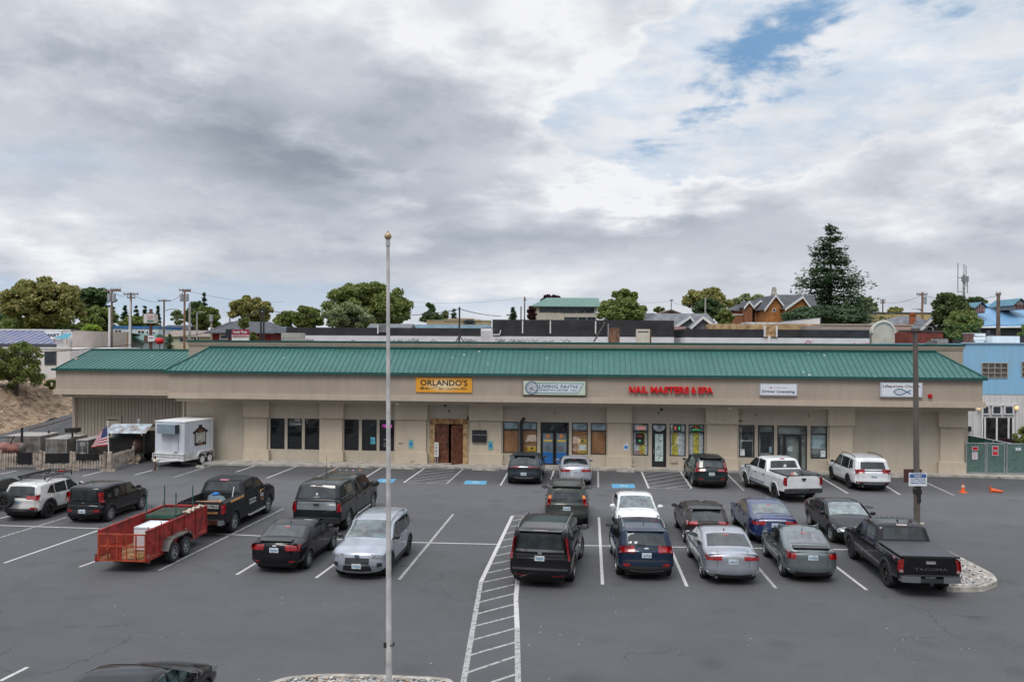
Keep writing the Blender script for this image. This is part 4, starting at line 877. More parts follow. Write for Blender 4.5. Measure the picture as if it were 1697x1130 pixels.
        for a in range(m-1):
            for k in range(nq):b.f.append((a*n+k,a*n+k+1,(a+1)*n+k+1,(a+1)*n+k));b.m.append(0)
        return b
def arch_ring(S,ax,az,r0,r1,sd,off=0.012,t0=-0.25,t1=math.pi+0.25,zmin=0.2):
    b=MB();n=22
    for k in range(n+1):
        a=t0+(t1-t0)*k/n
        for r,o in ((r0-.02,-.06),(r0,off),(r1,off),(r1+.008,-.004)):
            x=ax+r*math.cos(a);z=max(zmin,az+r*math.sin(a));b.v.append((x,sd*(S.hw(x,z)+o),z))
    for k in range(n):
        for j in range(3):c=[k*4+j,k*4+j+1,(k+1)*4+j+1,(k+1)*4+j];b.f.append(tuple(c if sd<0 else c[::-1]));b.m.append(0)
    return b
def at_ground(px,py):return G(px,py)
def place(root,rear_px=None,front_px=None,c=None,head=None):pass
def car(label,cat,kind,paint_,L_,Wd,H,wb,R_,top,win,pos,head,**k):
    """pos: world (x,y) of centre; head: heading angle (car's nose) from +X"""
    fo=k.get('front_over',0.87);xf_=L_/2-fo;xr_=xf_-wb;tw=k.get('tw',.22);group=k.get('group','vehicles in the parking lot')
    root=thing(kind,label,cat,(pos[0],pos[1],0.003),head,group)
    belt=k.get('belt',.95)
    S=Shell(L_,Wd,H,top,belt=belt,tumble=k.get('tumble',.80),rnd=k.get('rnd',.10),bow=k.get('bow',.16),nosein=k.get('nosein',.14),tailin=k.get('tailin',.09),rf=k.get('rf',.10),roofz=k.get('roofz',H))
    ar=R_+.055
    cut=k.get('cut');b=S.body(cut,[(xf_,R_,ar),(xr_,R_,ar)]);body=b.build('body',paint_,root,smooth=True)
    ac=k.get('arch',paint_)
    for ax in (xf_,xr_):
        for sd in (-1,1):arch_ring(S,ax,R_,ar-.012,ar+k.get('archw',.05),sd,k.get('archo',.014)).build('wheel_arch',ac,root,smooth=True)
    u=MB();u.box(-L_/2+.22,L_/2-.25,-Wd/2+.27,Wd/2-.27,.2,.62);u.box(xr_+ar,xf_-ar,-Wd/2+.12,Wd/2-.12,.22,.4);u.box(-L_/2+.3,L_/2-.4,-Wd/2+.05,Wd/2-.05,.58,.72)
    if not k.get('nounder'):u.build('underbody',M_UNDER,root)
    for ax,st in ((xf_,k.get('steer',0)),(xr_,0)):
        for sd in (-1,1):add_wheel(root,ax,sd*(Wd/2-tw/2-.02+k.get('wout',0)),R_,tw,k.get('rim',M_RIM),k.get('rstyle','ten'),sd,st)
    gl=k.get('glass',M_CARGL)
    # side windows: dark surround, then each pane
    for sd in (-1,1):
        for poly in win:S.side_panel([(x-L_/2,z) for x,z in poly],sd,.007).build('side_window',k.get('sglass',M_CARGL),root)
    if k.get('chrome'):
        for sd in (-1,1):
            for poly in win[:0]:pass
    # windscreen and rear window
    for nm,rear in (('windscreen',False),('rear_window',True)):
        if nm in k:
            z0,z1,w0,w1=k[nm];S.cap_panel(z0,z1,w0,w1,rear,.007).build(nm,k.get('wglass',M_CARGL2) if nm=='windscreen' else gl,root,smooth=True)
    for (nm,M,z0,z1,w0,w1,rear,off) in k.get('panels',()):S.cap_panel(z0,z1,w0,w1,rear,off).build(nm,M,root,smooth=True)
    for (nm,M,z0,z1,a,c,rear,off,*sh) in k.get('pair',()):
        for sd in (-1,1):
            y0,y1=(a,c) if sd>0 else (-c,-a);S.cap_panel(z0,z1,0,0,rear,off,y0,y1,6,sh[0] if sh else 0.0).build(nm,M,root,smooth=True)
    for (nm,M,poly,off) in k.get('flank',()):
        for sd in (-1,1):S.side_panel([(x-L_/2,z) for x,z in poly],sd,off).build(nm,M,root)
    # seams of the doors
    ds=k.get('doors',())
    if ds:
        for sd in (-1,1):
            q=MB()
            for (x,z0,z1,lean) in ds:
                p=S.side_panel([(x-L_/2-.007,z0),(x-L_/2+.007,z0),(x+lean-L_/2+.007,z1),(x+lean-L_/2-.007,z1)],sd,.003);q.add(p.v,p.f)
            q.build('door_gap',M_SEAM,body)
    for (x,z) in k.get('handles',()):
        for sd in (-1,1):
            y=S.hw(x-L_/2,z);q=MB();q.box(x-L_/2-.09,x-L_/2+.09,sd*(y-.01),sd*(y+.035),z-.017,z+.017);q.build('door_handle',k.get('hmat',paint_),root)
    # mirrors
    if 'mirror' in k:
        mx,mz=k['mirror'];mm=k.get('mmat',paint_);ms=k.get('msize',1.0)
        for sd in (-1,1):
            y=S.hw(mx-L_/2,mz);q=MB();q.sphere((mx-L_/2,sd*(y+.13*ms),mz+.03),.1*ms,12,0,(.75,1.15,.8));q.cyl((mx-L_/2+.02,sd*(y-.02),mz-.03),(mx-L_/2,sd*(y+.08),mz),.025,n=6);m_=q.build('side_mirror',mm,root,smooth=True)
            q=MB();q.box(mx-L_/2-.085*ms,mx-L_/2-.07*ms,sd*(y+.05*ms),sd*(y+.21*ms),mz-.03,mz+.09);q.build('mirror_glass',M_CHROME,m_)
    # licence plate
    if 'plate' in k:
        z,rear=k['plate'][:2];i=S.idx_z(z,rear);p=S.pt(i,0,.012);d=-1 if rear else 1;q=MB();q.box(p.x-.01,p.x+.014,-.155,.155,z-.078,z+.078);pl=q.build('licence_plate',M_PLATE,root)
        q=MB();xx=p.x+(-.013 if rear else .016)
        for j in range(7):q.box(xx-.003,xx+.003,-.125+j*.037,-.10+j*.037,z-.035,z+.02)
        q.build('plate_print',mat('plate_blue_print',(0.14,0.30,0.48),0.5),pl)
    if k.get('rails'):
        x0,x1,M=k['rails']
        for sd in (-1,1):
            q=MB();pts=[]
            for j in range(9):
                x=lerp(x0,x1,j/8)-L_/2;z=zroof(S,x)+(.055 if 0<j<8 else -.02);pts.append((x,sd*(S.hw(x,H-.05)*.90),z-.02))
            q.tube(pts,.020,6);q.build('roof_rail',M if M is not M_CHROME else mat('satin_rail',(.28,.29,.31),.4,metal=.5),root)
    if k.get('fin'):
        x=k['fin']-L_/2;z=zroof(S,x);q=MB();q.add([(x-.1,-.02,z-.01),(x-.1,.02,z-.01),(x+.1,0,z-.01),(x-.09,0,z+.07)],[(0,1,3),(1,2,3),(2,0,3),(0,2,1)]);q.build('roof_aerial',k.get('finmat',paint_),root)
    if k.get('mast'):
        x=k['mast']-L_/2;z=zroof(S,x);q=MB();q.cyl((x,0,z-.02),(x-.22,0,z+.22),.008,.004,5);q.sphere((x,0,z),.03,8,0,(1,1,.6));q.build('roof_aerial',M_BLACK,root)
    if k.get('spoiler'):
        x0,x1,z,ws,M=k['spoiler'];q=MB();q.prismy([(x0-L_/2,z-.015),(x0-L_/2-.01,z+.015),(x1-L_/2,z+.045),(x1-L_/2,z-.02)],-ws,ws);q.build('rear_spoiler',M,root)
    if k.get('exhaust'):
        for y in k['exhaust']:q=MB();q.cyl((-L_/2+.02,y,.30),(-L_/2+.3,y,.30),.04,n=10);q.build('exhaust_pipe',M_CHROME,root)
    if k.get('rwiper'):
        z=k['rwiper'];i=S.idx_z(z);p=S.pt(i,0,.02);q=MB();q.cyl((p.x,0,p.z),(p.x+.005,.32,p.z+.04),.012,n=5);q.build('rear_wiper',M_BLACK,root)
    root['_x']=0;del root['_x']
    return root,S,body
def zroof(S,x):
    z=0
    for p,q in zip(S.P[:-1],S.P[1:]):
        if min(p.x,q.x)<=x<=max(p.x,q.x) and max(p.y,q.y)>z:z=max(p.y,q.y)
    return z
def wpos(rear,front,L_,Wd,wb,fo,side,head=None):
    """centre and heading from the ground contact pixels of the rear and front wheel on one side (side +1 = car's left)"""
    p=G(*rear);
    if head is None:q=G(*front);head=math.atan2(q.y-p.y,q.x-p.x)
    d=Vector((math.cos(head),math.sin(head)));n=Vector((-math.sin(head),math.cos(head)));xr_=L_/2-fo-wb
    c=Vector((p.x,p.y))-d*xr_-n*side*(Wd/2-.06);return (c.x,c.y),head
# side silhouettes (x from the tail, z)
def top_sedan(L,H,deck=1.06,deckx=.62,bk=1.45,hood=.80,cowl=1.00,wsx=None,rearz=.98):
    wx=wsx or L-1.32
    return [(.20,.22),(.03,.34),(0,.50),(.03,.72),(.05,rearz-.06),(.10,rearz+.03),(.16,deck-.01),(deckx,deck+.02),(bk,H-.05),(bk+.45,H),(wx-1.25,H),(wx-.85,H-.045),(wx,cowl),(wx+.35,cowl-.04),(L-.45,hood+.02),(L-.14,hood-.10),(L-.02,.56),(L,.42),(L-.10,.24)]
def top_suv(L,H,wsx=None,cowl=1.12,hood=1.02,tail=.98,rk=.32,nose=.90,mid=.02):
    wx=wsx or L-1.22
    return [(.16,.28),(.02,.40),(0,.58),(.05,.76),(.06,tail-.02),(.09,tail+.02),(rk,H-.18),(rk+.07,H-.07),(rk+.22,H-.03),(rk+1.0,H),(wx-1.45,H-.01),(wx-.85,H-.07),(wx,cowl),(wx+.3,cowl-.03),(L-.40,hood),(L-.10,nose),(L-.02,.66),(L,.48),(L-.10,.26)]
# ------------------------------------------------------------------ the parked vehicles
K_BLACK=paintm('gloss_black_paint',(0.008,0.008,0.010),0.22);K_SAT=paintm('satin_black_paint',(0.018,0.019,0.022),0.45,coat=0.2)
K_WHITE=paintm('white_car_paint',(0.70,0.71,0.72),0.3);K_PEARL=paintm('pearl_white_paint',(0.60,0.59,0.57),0.3)
K_SILVER=paintm('silver_paint',(0.34,0.36,0.40),0.3,0.5);K_BSILV=paintm('blue_silver_paint',(0.36,0.39,0.44),0.3,0.4);K_NAVY=paintm('navy_paint',(0.012,0.026,0.055),0.25,0.2)
K_BLUE=paintm('deep_blue_paint',(0.010,0.026,0.11),0.25,0.3);K_GREY=paintm('grey_green_paint',(0.13,0.155,0.16),0.3,0.4);K_DGREY=paintm('dark_grey_paint',(0.035,0.045,0.055),0.3,0.3)
K_BROWN=paintm('dark_brown_paint',(0.030,0.022,0.020),0.28,0.2);K_OLIVE=paintm('olive_grey_paint',(0.062,0.068,0.062),0.32,0.3);K_LSIL=paintm('light_silver_paint',(0.46,0.47,0.52),0.3,0.4)
def sedan_win(L,H,bk=1.45,deckx=.62,wsx=None):
    wx=wsx or L-1.32;zt=H-.115;m=(bk+wx)/2-.05
    return [[(deckx+.62,1.01),(m-.04,.97),(m-.04,zt),(bk+.12,zt-.03),(deckx+.82,zt-.15)],[(m+.04,.97),(wx-.12,.99),(wx-.80,zt-.02),(m+.04,zt)]]
def suv_win(L,H,wsx=None,rk=.32,z0=1.08,q=True,rear=None):
    wx=wsx or L-1.22;zt=H-.15;a=rear or rk+.28;m1=a+.62;m2=(m1+wx-.15)/2+.02
    w=[[(m1+.04,z0),(m2-.04,z0-.01),(m2-.04,zt),(m1+.04,zt-.01)],[(m2+.04,z0-.01),(wx-.10,z0-.02),(wx-.76,zt-.01),(m2+.04,zt)]]
    if q:w.insert(0,[(a+.02,z0+.10),(m1-.05,z0+.01),(m1-.05,zt-.02),(a+.16,zt-.06)])
    return w
H_=R
# 1 grey sedan cut by the left edge of the photograph
P0=dict(mirror=(3.15,1.0))
def mk_sedan(label,cat,kind,paint_,L,Wd,H,wb,pos,head,R_=.32,bk=1.45,deckx=.62,deck=1.06,wsx=None,lamp=(.74,.95,.52,.97),**k):
    wx=wsx or L-1.32;fo=k.pop('fo',.88);tp=top_sedan(L,H,deck,deckx,bk,wsx=wx)
    d=dict(front_over=fo,rear_window=(deck+.06,H-.09,.86,.84),windscreen=(1.02,H-.075,.88,.84),plate=(k.pop('plz',.80),True),mirror=(wx-.25,1.0),doors=[(deckx+1.0,.35,.98,-.12),((bk+wx)/2-.05,.33,.97,0),(wx-.12,.34,.97,0)],handles=[((bk+wx)/2+.12,.86),(deckx+1.15,.88)],
             pair=[('taillight',M_TAIL,lamp[0],lamp[1],lamp[2],lamp[3],True,.012),('headlight',M_HEAD,.62,.76,.56,.95,False,.010)]+[('lid_gap',M_SEAM,.65,deck,.60,.612,True,.004)]+k.pop('pairs',[]),
             flank=[('taillight_side',M_TAIL,[(.10,lamp[0]+.03),(.38,lamp[1]-.04),(.36,lamp[1]),(.12,lamp[1])],.008),('headlight_side',M_HEAD,[(L-.55,.68),(L-.22,.60),(L-.24,.70),(L-.55,.76)],.008)]+k.pop('flanks',[]),
             panels=[('front_grille',M_BLACK,.30,.52,.5,.55,False,.008),('rear_valance',M_CLAD,.24,.36,.72,.75,True,.006),('bumper_gap',M_SEAM,.635,.65,.90,.90,True,.004),('plate_recess',M_CLAD,.70,.72,.30,.30,True,.004),('brake_strip',M_TAIL,H-.14,H-.12,.12,.12,True,.012)]+k.pop('pans',[]),belt=.93)
    d.update(k);win=d.pop('win',sedan_win(L,H,bk,deckx,wx))
    return car(label,cat,kind,paint_,L,Wd,H,wb,R_,tp,win,pos,head,**d)
def mk_suv(label,cat,kind,paint_,L,Wd,H,wb,pos,head,R_=.36,rk=.32,wsx=None,lamp=(.96,1.18,.55,.97),tail=.98,rw=None,clad=True,z0=1.08,fo=.90,**k):
    wx=wsx or L-1.22;tp=top_suv(L,H,wx,k.pop('cowl',1.12),k.pop('hood',1.02),tail,rk,nose=k.pop('nose',.90))
    fl=[('taillight_side',M_TAIL,[(.10,lamp[0]+.02),(.34,lamp[1]-.06),(.32,lamp[1]),(.10,lamp[1])],.008),('headlight_side',M_HEAD,[(L-.5,.80),(L-.18,.72),(L-.18,.84),(L-.5,.90)],.008)]
    if clad:fl.append(('sill_cladding',M_CLAD,[(L-fo-.42,.25),(L-fo-.42,.40),(L-fo-wb+.42,.40),(L-fo-wb+.42,.25)],.012))
    d=dict(front_over=fo,rear_window=rw or (tail+.12,H-.20,.80,.78),windscreen=(1.16,H-.10,.88,.84),plate=(k.pop('plz',.82),True),mirror=(wx-.18,1.14),doors=[(rk+1.0,.45,1.06,-.1),((rk+.9+wx-.15)/2+.02,.40,1.06,0),(wx-.10,.40,1.05,0)],handles=[((rk+.9+wx)/2+.14,.95),(rk+1.12,.97)],
             pair=[('taillight',M_TAIL,lamp[0],lamp[1],lamp[2],lamp[3],True,.012),('headlight',M_HEAD,.74,.88,.56,.95,False,.010),('tailgate_side_gap',M_SEAM,.66,H-.2,.845,.857,True,.004)]+k.pop('pairs',[]),flank=fl+k.pop('flanks',[]),
             panels=[('front_grille',M_BLACK,.55,.74,.5,.5,False,.008),('tailgate_gap',M_SEAM,.655,.67,.80,.80,True,.004),('window_sill',M_BLACK,tail+.07,tail+.10,.84,.84,True,.006),('rear_bumper_cladding',M_CLAD if clad else paint_,.30,.56,.96,.96,True,.010)]+k.pop('pans',[]),belt=1.02,arch=M_CLAD if clad else paint_)
    d.update(k);win=d.pop('win',suv_win(L,H,wx,rk,z0))
    return car(label,cat,kind,paint_,L,Wd,H,wb,R_,tp,win,pos,head,**d)
AL=R(84.5)
def rw_(px,py,side,L,Wd,wb,fo,head):
    return wpos((px,py),None,L,Wd,wb,fo,side,head)[0]
# --- left block
h=R(84.5);pos=rw_(80.9,857.6,-1,4.47,1.80,2.665,.90,h)
r2,S2,_=mk_suv('white crossover with black roof rack and spare tyre carrier on its tail','car','parked_crossover',K_PEARL,4.47,1.80,1.62,2.665,pos,h,R_=.365,tw=.25,rim=M_RIMB,rstyle='five',sglass=M_CARGL,rails=(1.0,2.9,M_BLACK),arch=M_CLAD,archw=.10,lamp=(.94,1.12,.42,.97),spoiler=(.42,.75,1.53,.58,K_PEARL),tail=.92,
   rw=(1.05,1.45,.82,.76),win=[[(.78,1.12),(1.28,1.04),(1.28,1.42),(1.06,1.40)],[(1.33,1.04),(2.12,1.02),(2.12,1.46),(1.33,1.43)],[(2.20,1.02),(3.15,1.02),(2.50,1.44),(2.20,1.46)]],pairs=[('lower_reflector',M_TAIL,.52,.62,.66,.92,True,.016)])
q=MB();
for y in (-.5,-.25,0,.25,.5):q.tube([(-1.25,y,1.72),(.75,y,1.72)],.018,6)
for x in (-1.25,-.6,.1,.75):q.tube([(x,-.58,1.70),(x,.58,1.70)],.025,6)
q.tube([(-1.25,-.58,1.80),(.75,-.58,1.80),(.75,.58,1.80),(-1.25,.58,1.80),(-1.25,-.58,1.80)],.02,6)
for x in (-1.2,.7):
    for y in (-.56,.56):q.tube([(x,y,1.56),(x,y,1.80)],.022,6)
rk_=q.build('roof_rack',M_BLACK,r2);q=MB();q.box(.5,.72,-.28,-.02,1.74,1.80);q.build('red_strap',M_TAIL,rk_)
q=MB();q.tube([(-1.2,.62,1.74),(-1.3,.62,1.76),(.9,.62,1.76)],.05,8);q.build('rolled_awning',M_BLACK,rk_)
q=MB();q.tube([(-2.2,-.5,.50),(-2.42,-.5,.50),(-2.42,.62,.50),(-2.42,.35,.95)],.03,8);cr=q.build('tyre_carrier',M_BLACK,r2)
a_,b_=wheel_meshes(.365,.24,M_RIMB,'five');o=bpy.data.objects.new('spare_wheel',a_);COL.objects.link(o);o.parent=r2;o.location=(-2.46,.38,.95);o.rotation_euler=(0,0,R(-90));o2=bpy.data.objects.new('rim',b_);COL.objects.link(o2);o2.parent=o
h=R(84.5);pos=(pos[0]-3.2,pos[1]+1.1)
mk_sedan('dark grey sedan cut off by the left edge of the photo','car','parked_sedan',K_DGREY,4.6,1.8,1.45,2.7,pos,h)
pos=rw_(182.8,863.5,-1,4.12,1.785,2.55,.82,h)
mk_suv('black boxy hatchback with upright red tail lights, beside the white crossover','car','parked_hatchback',K_BLACK,4.12,1.785,1.61,2.55,pos,h,R_=.335,rk=.14,fo=.82,lamp=(.92,1.34,.80,.985),tail=.80,rw=(1.00,1.44,.74,.70),clad=False,tumble=.86,mast=.9,rstyle='five',z0=1.04,plz=.55,wsx=3.0,hood=1.02,
   win=[[(.52,1.08),(.92,1.03),(.92,1.42),(.60,1.42)],[(.98,1.03),(1.86,1.0),(1.86,1.47),(.98,1.45)],[(1.94,1.0),(2.92,.98),(2.36,1.46),(1.94,1.47)]],pairs=[('lower_reflector',M_TAIL,.52,.62,.58,.86,True,.014)],pans=[('tailgate_badge',M_CHROME,.86,.91,.06,.06,True,.012),('bumper_insert',M_CLAD,.40,.62,.62,.62,True,.011)])
h=R(83.5);pos=rw_(511,940.9,-1,4.53,1.82,2.65,.88,h)
mk_sedan('glossy black sedan with a roof aerial, parked in front of the canopy truck','car','parked_sedan',K_BLACK,4.53,1.82,1.47,2.65,pos,h,mast=1.6,deck=1.09,spoiler=(.12,.42,1.10,.56,K_BLACK),lamp=(.80,1.00,.46,.985),pairs=[('lower_reflector',M_TAIL,.40,.47,.62,.86,True,.012)],pans=[('tailgate_badge',M_CHROME,.93,.97,.08,.08,True,.012)],plz=.82)
# silver SUV facing the camera
h=R(-96.5);c=G(676.6,919.2);L,Wd,wb=4.6,1.855,2.69;pos=rw_(676.6,919.2,1,L,Wd,wb,.93,h)
r9,S9,b9=mk_suv('silver blue SUV facing the camera, behind the flagpole','car','parked_suv',K_BSILV,L,Wd,1.70,wb,pos,h,rim=M_RIMB,rstyle='five',fo=.93,rails=(.9,3.0,M_CHROME),mmat=M_BLACK,plate=(.50,False),cowl=1.14,hood=1.06,wglass=M_CARGL2,pans=[('lower_grille',M_BLACK,.32,.50,.62,.55,False,.012),('skid_plate',M_CHROME,.25,.31,.55,.60,False,.02),('hood_gap',M_SEAM,.905,.915,.8,.8,False,.012)],
   pairs=[('fog_lamp',M_BLACK,.42,.62,.80,.95,False,.012)])
q=MB();i=S9.idx_z(.80,False);p=S9.pt(i,0,.03);q.sphere((p.x,0,p.z),.075,12,0,(.3,1.25,.85));q.build('front_emblem',mat('blue_chrome',(0.2,0.28,0.36),0.2,metal=.8),r9)
for j in range(3):
    q=MB();zz=.585+j*.045;i=S9.idx_z(zz,False);p=S9.pt(i,.2,.014);q.box(p.x-.01,p.x+.008,-.40,.40,zz-.006,zz+.006);q.build('grille_bar',M_CHROME,r9)
# --- front row
h=R(84.5);pos=rw_(895.7,800.8,-1,4.64,1.89,3.0,.85,h)
mk_suv('dark grey angular crossover left of the silver sedan, at the blue doors','car','parked_crossover',K_DGREY,4.64,1.89,1.60,3.0,pos,h,fo=.85,rk=.62,lamp=(.96,1.03,.30,.97),rw=(1.15,1.46,.78,.74),tail=1.0,plz=.62,pans=[('light_bar',M_CHROME,.985,1.01,.3,.3,True,.012),('silver_bumper_chevron',M_CHROME,.38,.43,.6,.6,True,.02)],spoiler=(.60,.95,1.55,.60,K_DGREY),rim=M_RIM)
h=R(87.5);pos=rw_(978,801.7,-1,4.55,1.775,2.7,.87,h)
mk_sedan('small light silver sedan parked nose-in right of the grey crossover','car','parked_sedan',K_LSIL,4.55,1.775,1.44,2.7,pos,h,fin=1.5,lamp=(.80,.96,.40,.985),deck=1.08)
h=R(86.5);pos=rw_(1147.7,805,1,4.69,1.865,2.70,.93,h)
mk_suv('dark green-black SUV parked over the hatching by the nail salon','car','parked_suv',paintm('green_black_paint',(0.012,0.022,0.024),.25,.2),4.69,1.865,1.69,2.70,pos,h,lamp=(.96,1.10,.40,.97),rw=(1.12,1.44,.78,.72),rk=.40,spoiler=(.36,.7,1.60,.6,K_BLACK),fin=1.2,pairs=[('upright_taillight',M_TAIL,1.10,1.42,.84,.93,True,.012),('lower_reflector',M_TAIL,.50,.58,.55,.82,True,.016)],rwiper=1.16)
h=R(87);pos=rw_(1406.5,808.8,1,4.95,1.99,2.82,.95,h)
mk_suv('white three-row SUV parked alone right of the white pickup','car','parked_suv',K_WHITE,4.95,1.99,1.79,2.82,pos,h,fo=.95,lamp=(1.00,1.17,.52,.97),rails=(.8,3.2,M_BLACK),rw=(1.20,1.56,.76,.74),tail=1.02,rk=.34,rim=M_RIMB,mmat=M_BLACK,pairs=[('lower_reflector',M_TAIL,.46,.56,.66,.92,True,.018)],pans=[('bumper_bar',M_CHROME,.40,.47,.6,.6,True,.018)],exhaust=(-.6,.6),pluz=0)
# --- right double row
h=R(80.5);L,Wd,wb=5.2,2.05,2.95;pos=rw_(950,961,-1,L,Wd,wb,.95,h)
mk_suv('large glossy black SUV with tall slim tail lights beside the hatched lane','car','parked_suv',K_BLACK,L,Wd,1.90,wb,pos,h,R_=.41,tw=.28,fo=.95,rk=.22,lamp=(.92,1.62,.915,.97),tail=.98,rw=(1.24,1.70,.80,.76),rails=(.5,3.3,M_CHROME),clad=False,steer=R(-9),belt=1.12,z0=1.20,wsx=3.85,cowl=1.22,hood=1.14,nose=1.02,tumble=.84,mirror=(3.72,1.22),msize=1.3,spoiler=(.18,.62,1.80,.70,K_BLACK),plz=.98,
   pans=[('chrome_strip',M_CHROME,1.20,1.225,.84,.84,True,.016),('bumper_step',M_CLAD,.62,.70,.92,.92,True,.03),('high_brake_light',M_TAILC,1.795,1.82,.28,.28,True,.012),('tailgate_badge',M_CHROME,1.13,1.17,.07,.07,True,.02)],pairs=[('lower_reflector',M_TAIL,.40,.45,.45,.86,True,.012)],
   win=[[(.50,1.24),(1.35,1.20),(1.35,1.74),(.62,1.72)],[(1.42,1.20),(2.38,1.18),(2.38,1.76),(1.42,1.75)],[(2.46,1.18),(3.66,1.16),(2.98,1.74),(2.46,1.76)]])
h=R(86);L,Wd,wb=4.77,1.88,2.79;pos=rw_(973,867,-1,L,Wd,wb,.9,h)
mk_suv('older olive grey SUV with amber and red tail lights, behind the big black SUV','car','parked_suv',K_OLIVE,L,Wd,1.78,wb,pos,h,R_=.38,fo=.9,rk=.34,lamp=(.98,1.22,.82,.975),tail=1.0,rw=(1.14,1.52,.74,.72),rails=(.6,3.0,M_CLAD),tumble=.78,mmat=M_BLACK,msize=1.2,pairs=[('amber_taillight',M_AMBER,1.22,1.40,.82,.95,True,.012)],spoiler=(.30,.7,1.70,.64,K_BLACK),rwiper=1.18,steer=R(-5))
h=R(87.5);L,Wd,wb=4.76,1.89,2.78;pos=rw_(1022.5,950,1,L,Wd,wb,.92,h)
r18,S18,_=mk_suv('dark navy SUV parked tail out in front of the white sedan','car','parked_suv',K_NAVY,L,Wd,1.69,wb,pos,h,fo=.92,rails=(.8,3.0,M_CHROME),lamp=(.96,1.14,.46,.975),rw=(1.18,1.50,.78,.72),tail=1.0,rk=.36,plz=.88,mmat=M_BLACK,fin=1.15,finmat=M_BLACK,pairs=[('lower_reflector',M_TAIL,.52,.62,.62,.86,True,.018)],rwiper=1.19,
   pans=[('skid_plate',M_CHROME,.34,.38,.66,.66,True,.024),('high_brake_light',M_TAIL,1.575,1.60,.3,.3,True,.014),('tailgate_badge',M_CHROME,1.07,1.12,.08,.08,True,.014),('bumper_crease',M_CLAD,.70,.715,.80,.8,True,.012)],spoiler=(.36,.72,1.60,.62,K_NAVY))
S=S18
for (y,w_) in ((.58,.14),(.36,.12)):S.cap_panel(1.22,1.28,0,0,True,.012,y,y+w_).build('window_sticker',mat('white_sticker',(.7,.7,.68),.6,var=.3,vscale=15),r18)
h=R(-93.5);L,Wd,wb=4.65,1.80,2.70;cx,cy=6.25,36.6
mk_sedan('white sedan facing the camera, mostly hidden by the navy SUV','car','parked_sedan',K_WHITE,L,Wd,1.45,wb,(5.28,36.05),h,fin=1.3,plate=(.45,False),wglass=M_CARGL2,msize=1.1)
h=R(86);L,Wd,wb=4.42,1.74,2.645;pos=rw_(1133.9,897.7,1,L,Wd,wb,.88,h)
mk_suv('small dark brown hatchback behind the silver sedan','car','parked_hatchback',K_BROWN,L,Wd,1.47,wb,pos,h,R_=.32,fo=.88,rk=.55,tail=.92,cowl=1.0,hood=.90,nose=.78,z0=.98,lamp=(.84,1.00,.52,.975),rw=(1.02,1.30,.80,.74),clad=False,mast=1.2,spoiler=(.52,.88,1.38,.56,K_BLACK),mmat=M_BLACK,belt=.95,mirror=(3.05,1.02),plz=.68)
h=R(86.8);L,Wd,wb=4.75,1.82,2.75;pos=rw_(1162.4,956.3,1,L,Wd,wb,.93,h)
mk_sedan('silver grey sedan between the navy SUV and the grey-green sedan','car','parked_sedan',K_SILVER,L,Wd,1.50,wb,pos,h,fo=.93,fin=1.75,finmat=M_BLACK,lamp=(.84,.98,.44,.985),deck=1.10,bk=1.55,deckx=.66,pans=[('plate_recess',M_CLAD,.74,.755,.34,.34,True,.010),('bumper_seam',M_SEAM,.66,.672,.8,.8,True,.008)],exhaust=(.55,),sglass=M_CARGL)
h=R(86.5);L,Wd,wb=4.85,1.82,2.775;pos=rw_(1238.5,893,1,L,Wd,wb,.95,h)
mk_sedan('bright dark blue sedan in the second row, left of the black car facing us','car','parked_sedan',K_BLUE,L,Wd,1.47,wb,pos,h,fo=.95,lamp=(.82,.96,.46,.985),glass=M_CARGL2,deck=1.09,pans=[('chrome_strip',M_CHROME,.955,.985,.50,.50,True,.016)])
h=R(85.3);L,Wd,wb=4.46,1.695,2.6;pos=rw_(1295.1,953.3,1,L,Wd,wb,.86,h)
mk_sedan('grey-green sedan with a dark spoiler, left of the black pickup with flat bed cover','car','parked_sedan',K_GREY,L,Wd,1.51,wb,pos,h,fo=.86,mast=1.5,lamp=(.80,1.02,.68,.985),deck=1.12,glass=mat('car_glass_grey',(.05,.065,.07),.04,spec=1.0,coat=.8,var=.4,vscale=4),spoiler=(.14,.44,1.14,.58,K_BLACK),bk=1.5,rstyle='five',plz=.86,pans=[('bumper_seam',M_SEAM,.64,.65,.8,.8,True,.008)],rim=M_RIM)
h=R(-93.5);L,Wd,wb=4.69,1.85,2.87
p=G(1376.4,897.7);d=Vector((math.cos(h),math.sin(h)));n=Vector((-math.sin(h),math.cos(h)));xf_=L/2-.84;cc=Vector((p.x,p.y))-d*xf_-n*(-1)*(Wd/2-.05)
mk_sedan('black sedan with a long glass nose facing the camera, behind the black pickup','car','parked_sedan',K_BLACK,L,Wd,1.44,wb,(cc.x,cc.y),h,R_=.34,fo=.84,bk=1.7,deckx=.4,deck=1.12,wsx=3.45,plate=(.42,False),wglass=mat('pale_windscreen',(.12,.16,.165),.04,spec=1.0,coat=1.0,var=.35,vscale=3),rim=M_RIM,tumble=.76)
# sedan at the lower edge
h=R(84.5);L,Wd,wb=4.75,1.83,2.78;p=G(337,1176);d=Vector((math.cos(h),math.sin(h)));n=Vector((-math.sin(h),math.cos(h)));cc=Vector((p.x,p.y))-d*(L/2-.93)+n*(Wd/2-.05)
mk_sedan('black sedan at the lower edge of the photo, showing only its roof','car','parked_sedan',K_BLACK,L,Wd,1.45,wb,(cc.x,cc.y),h,fo=.93,fin=1.5,sglass=M_CARGL2,pans=[('sunroof',M_CARGL,1.0,1.0,.1,.1,True,.01)][:0])
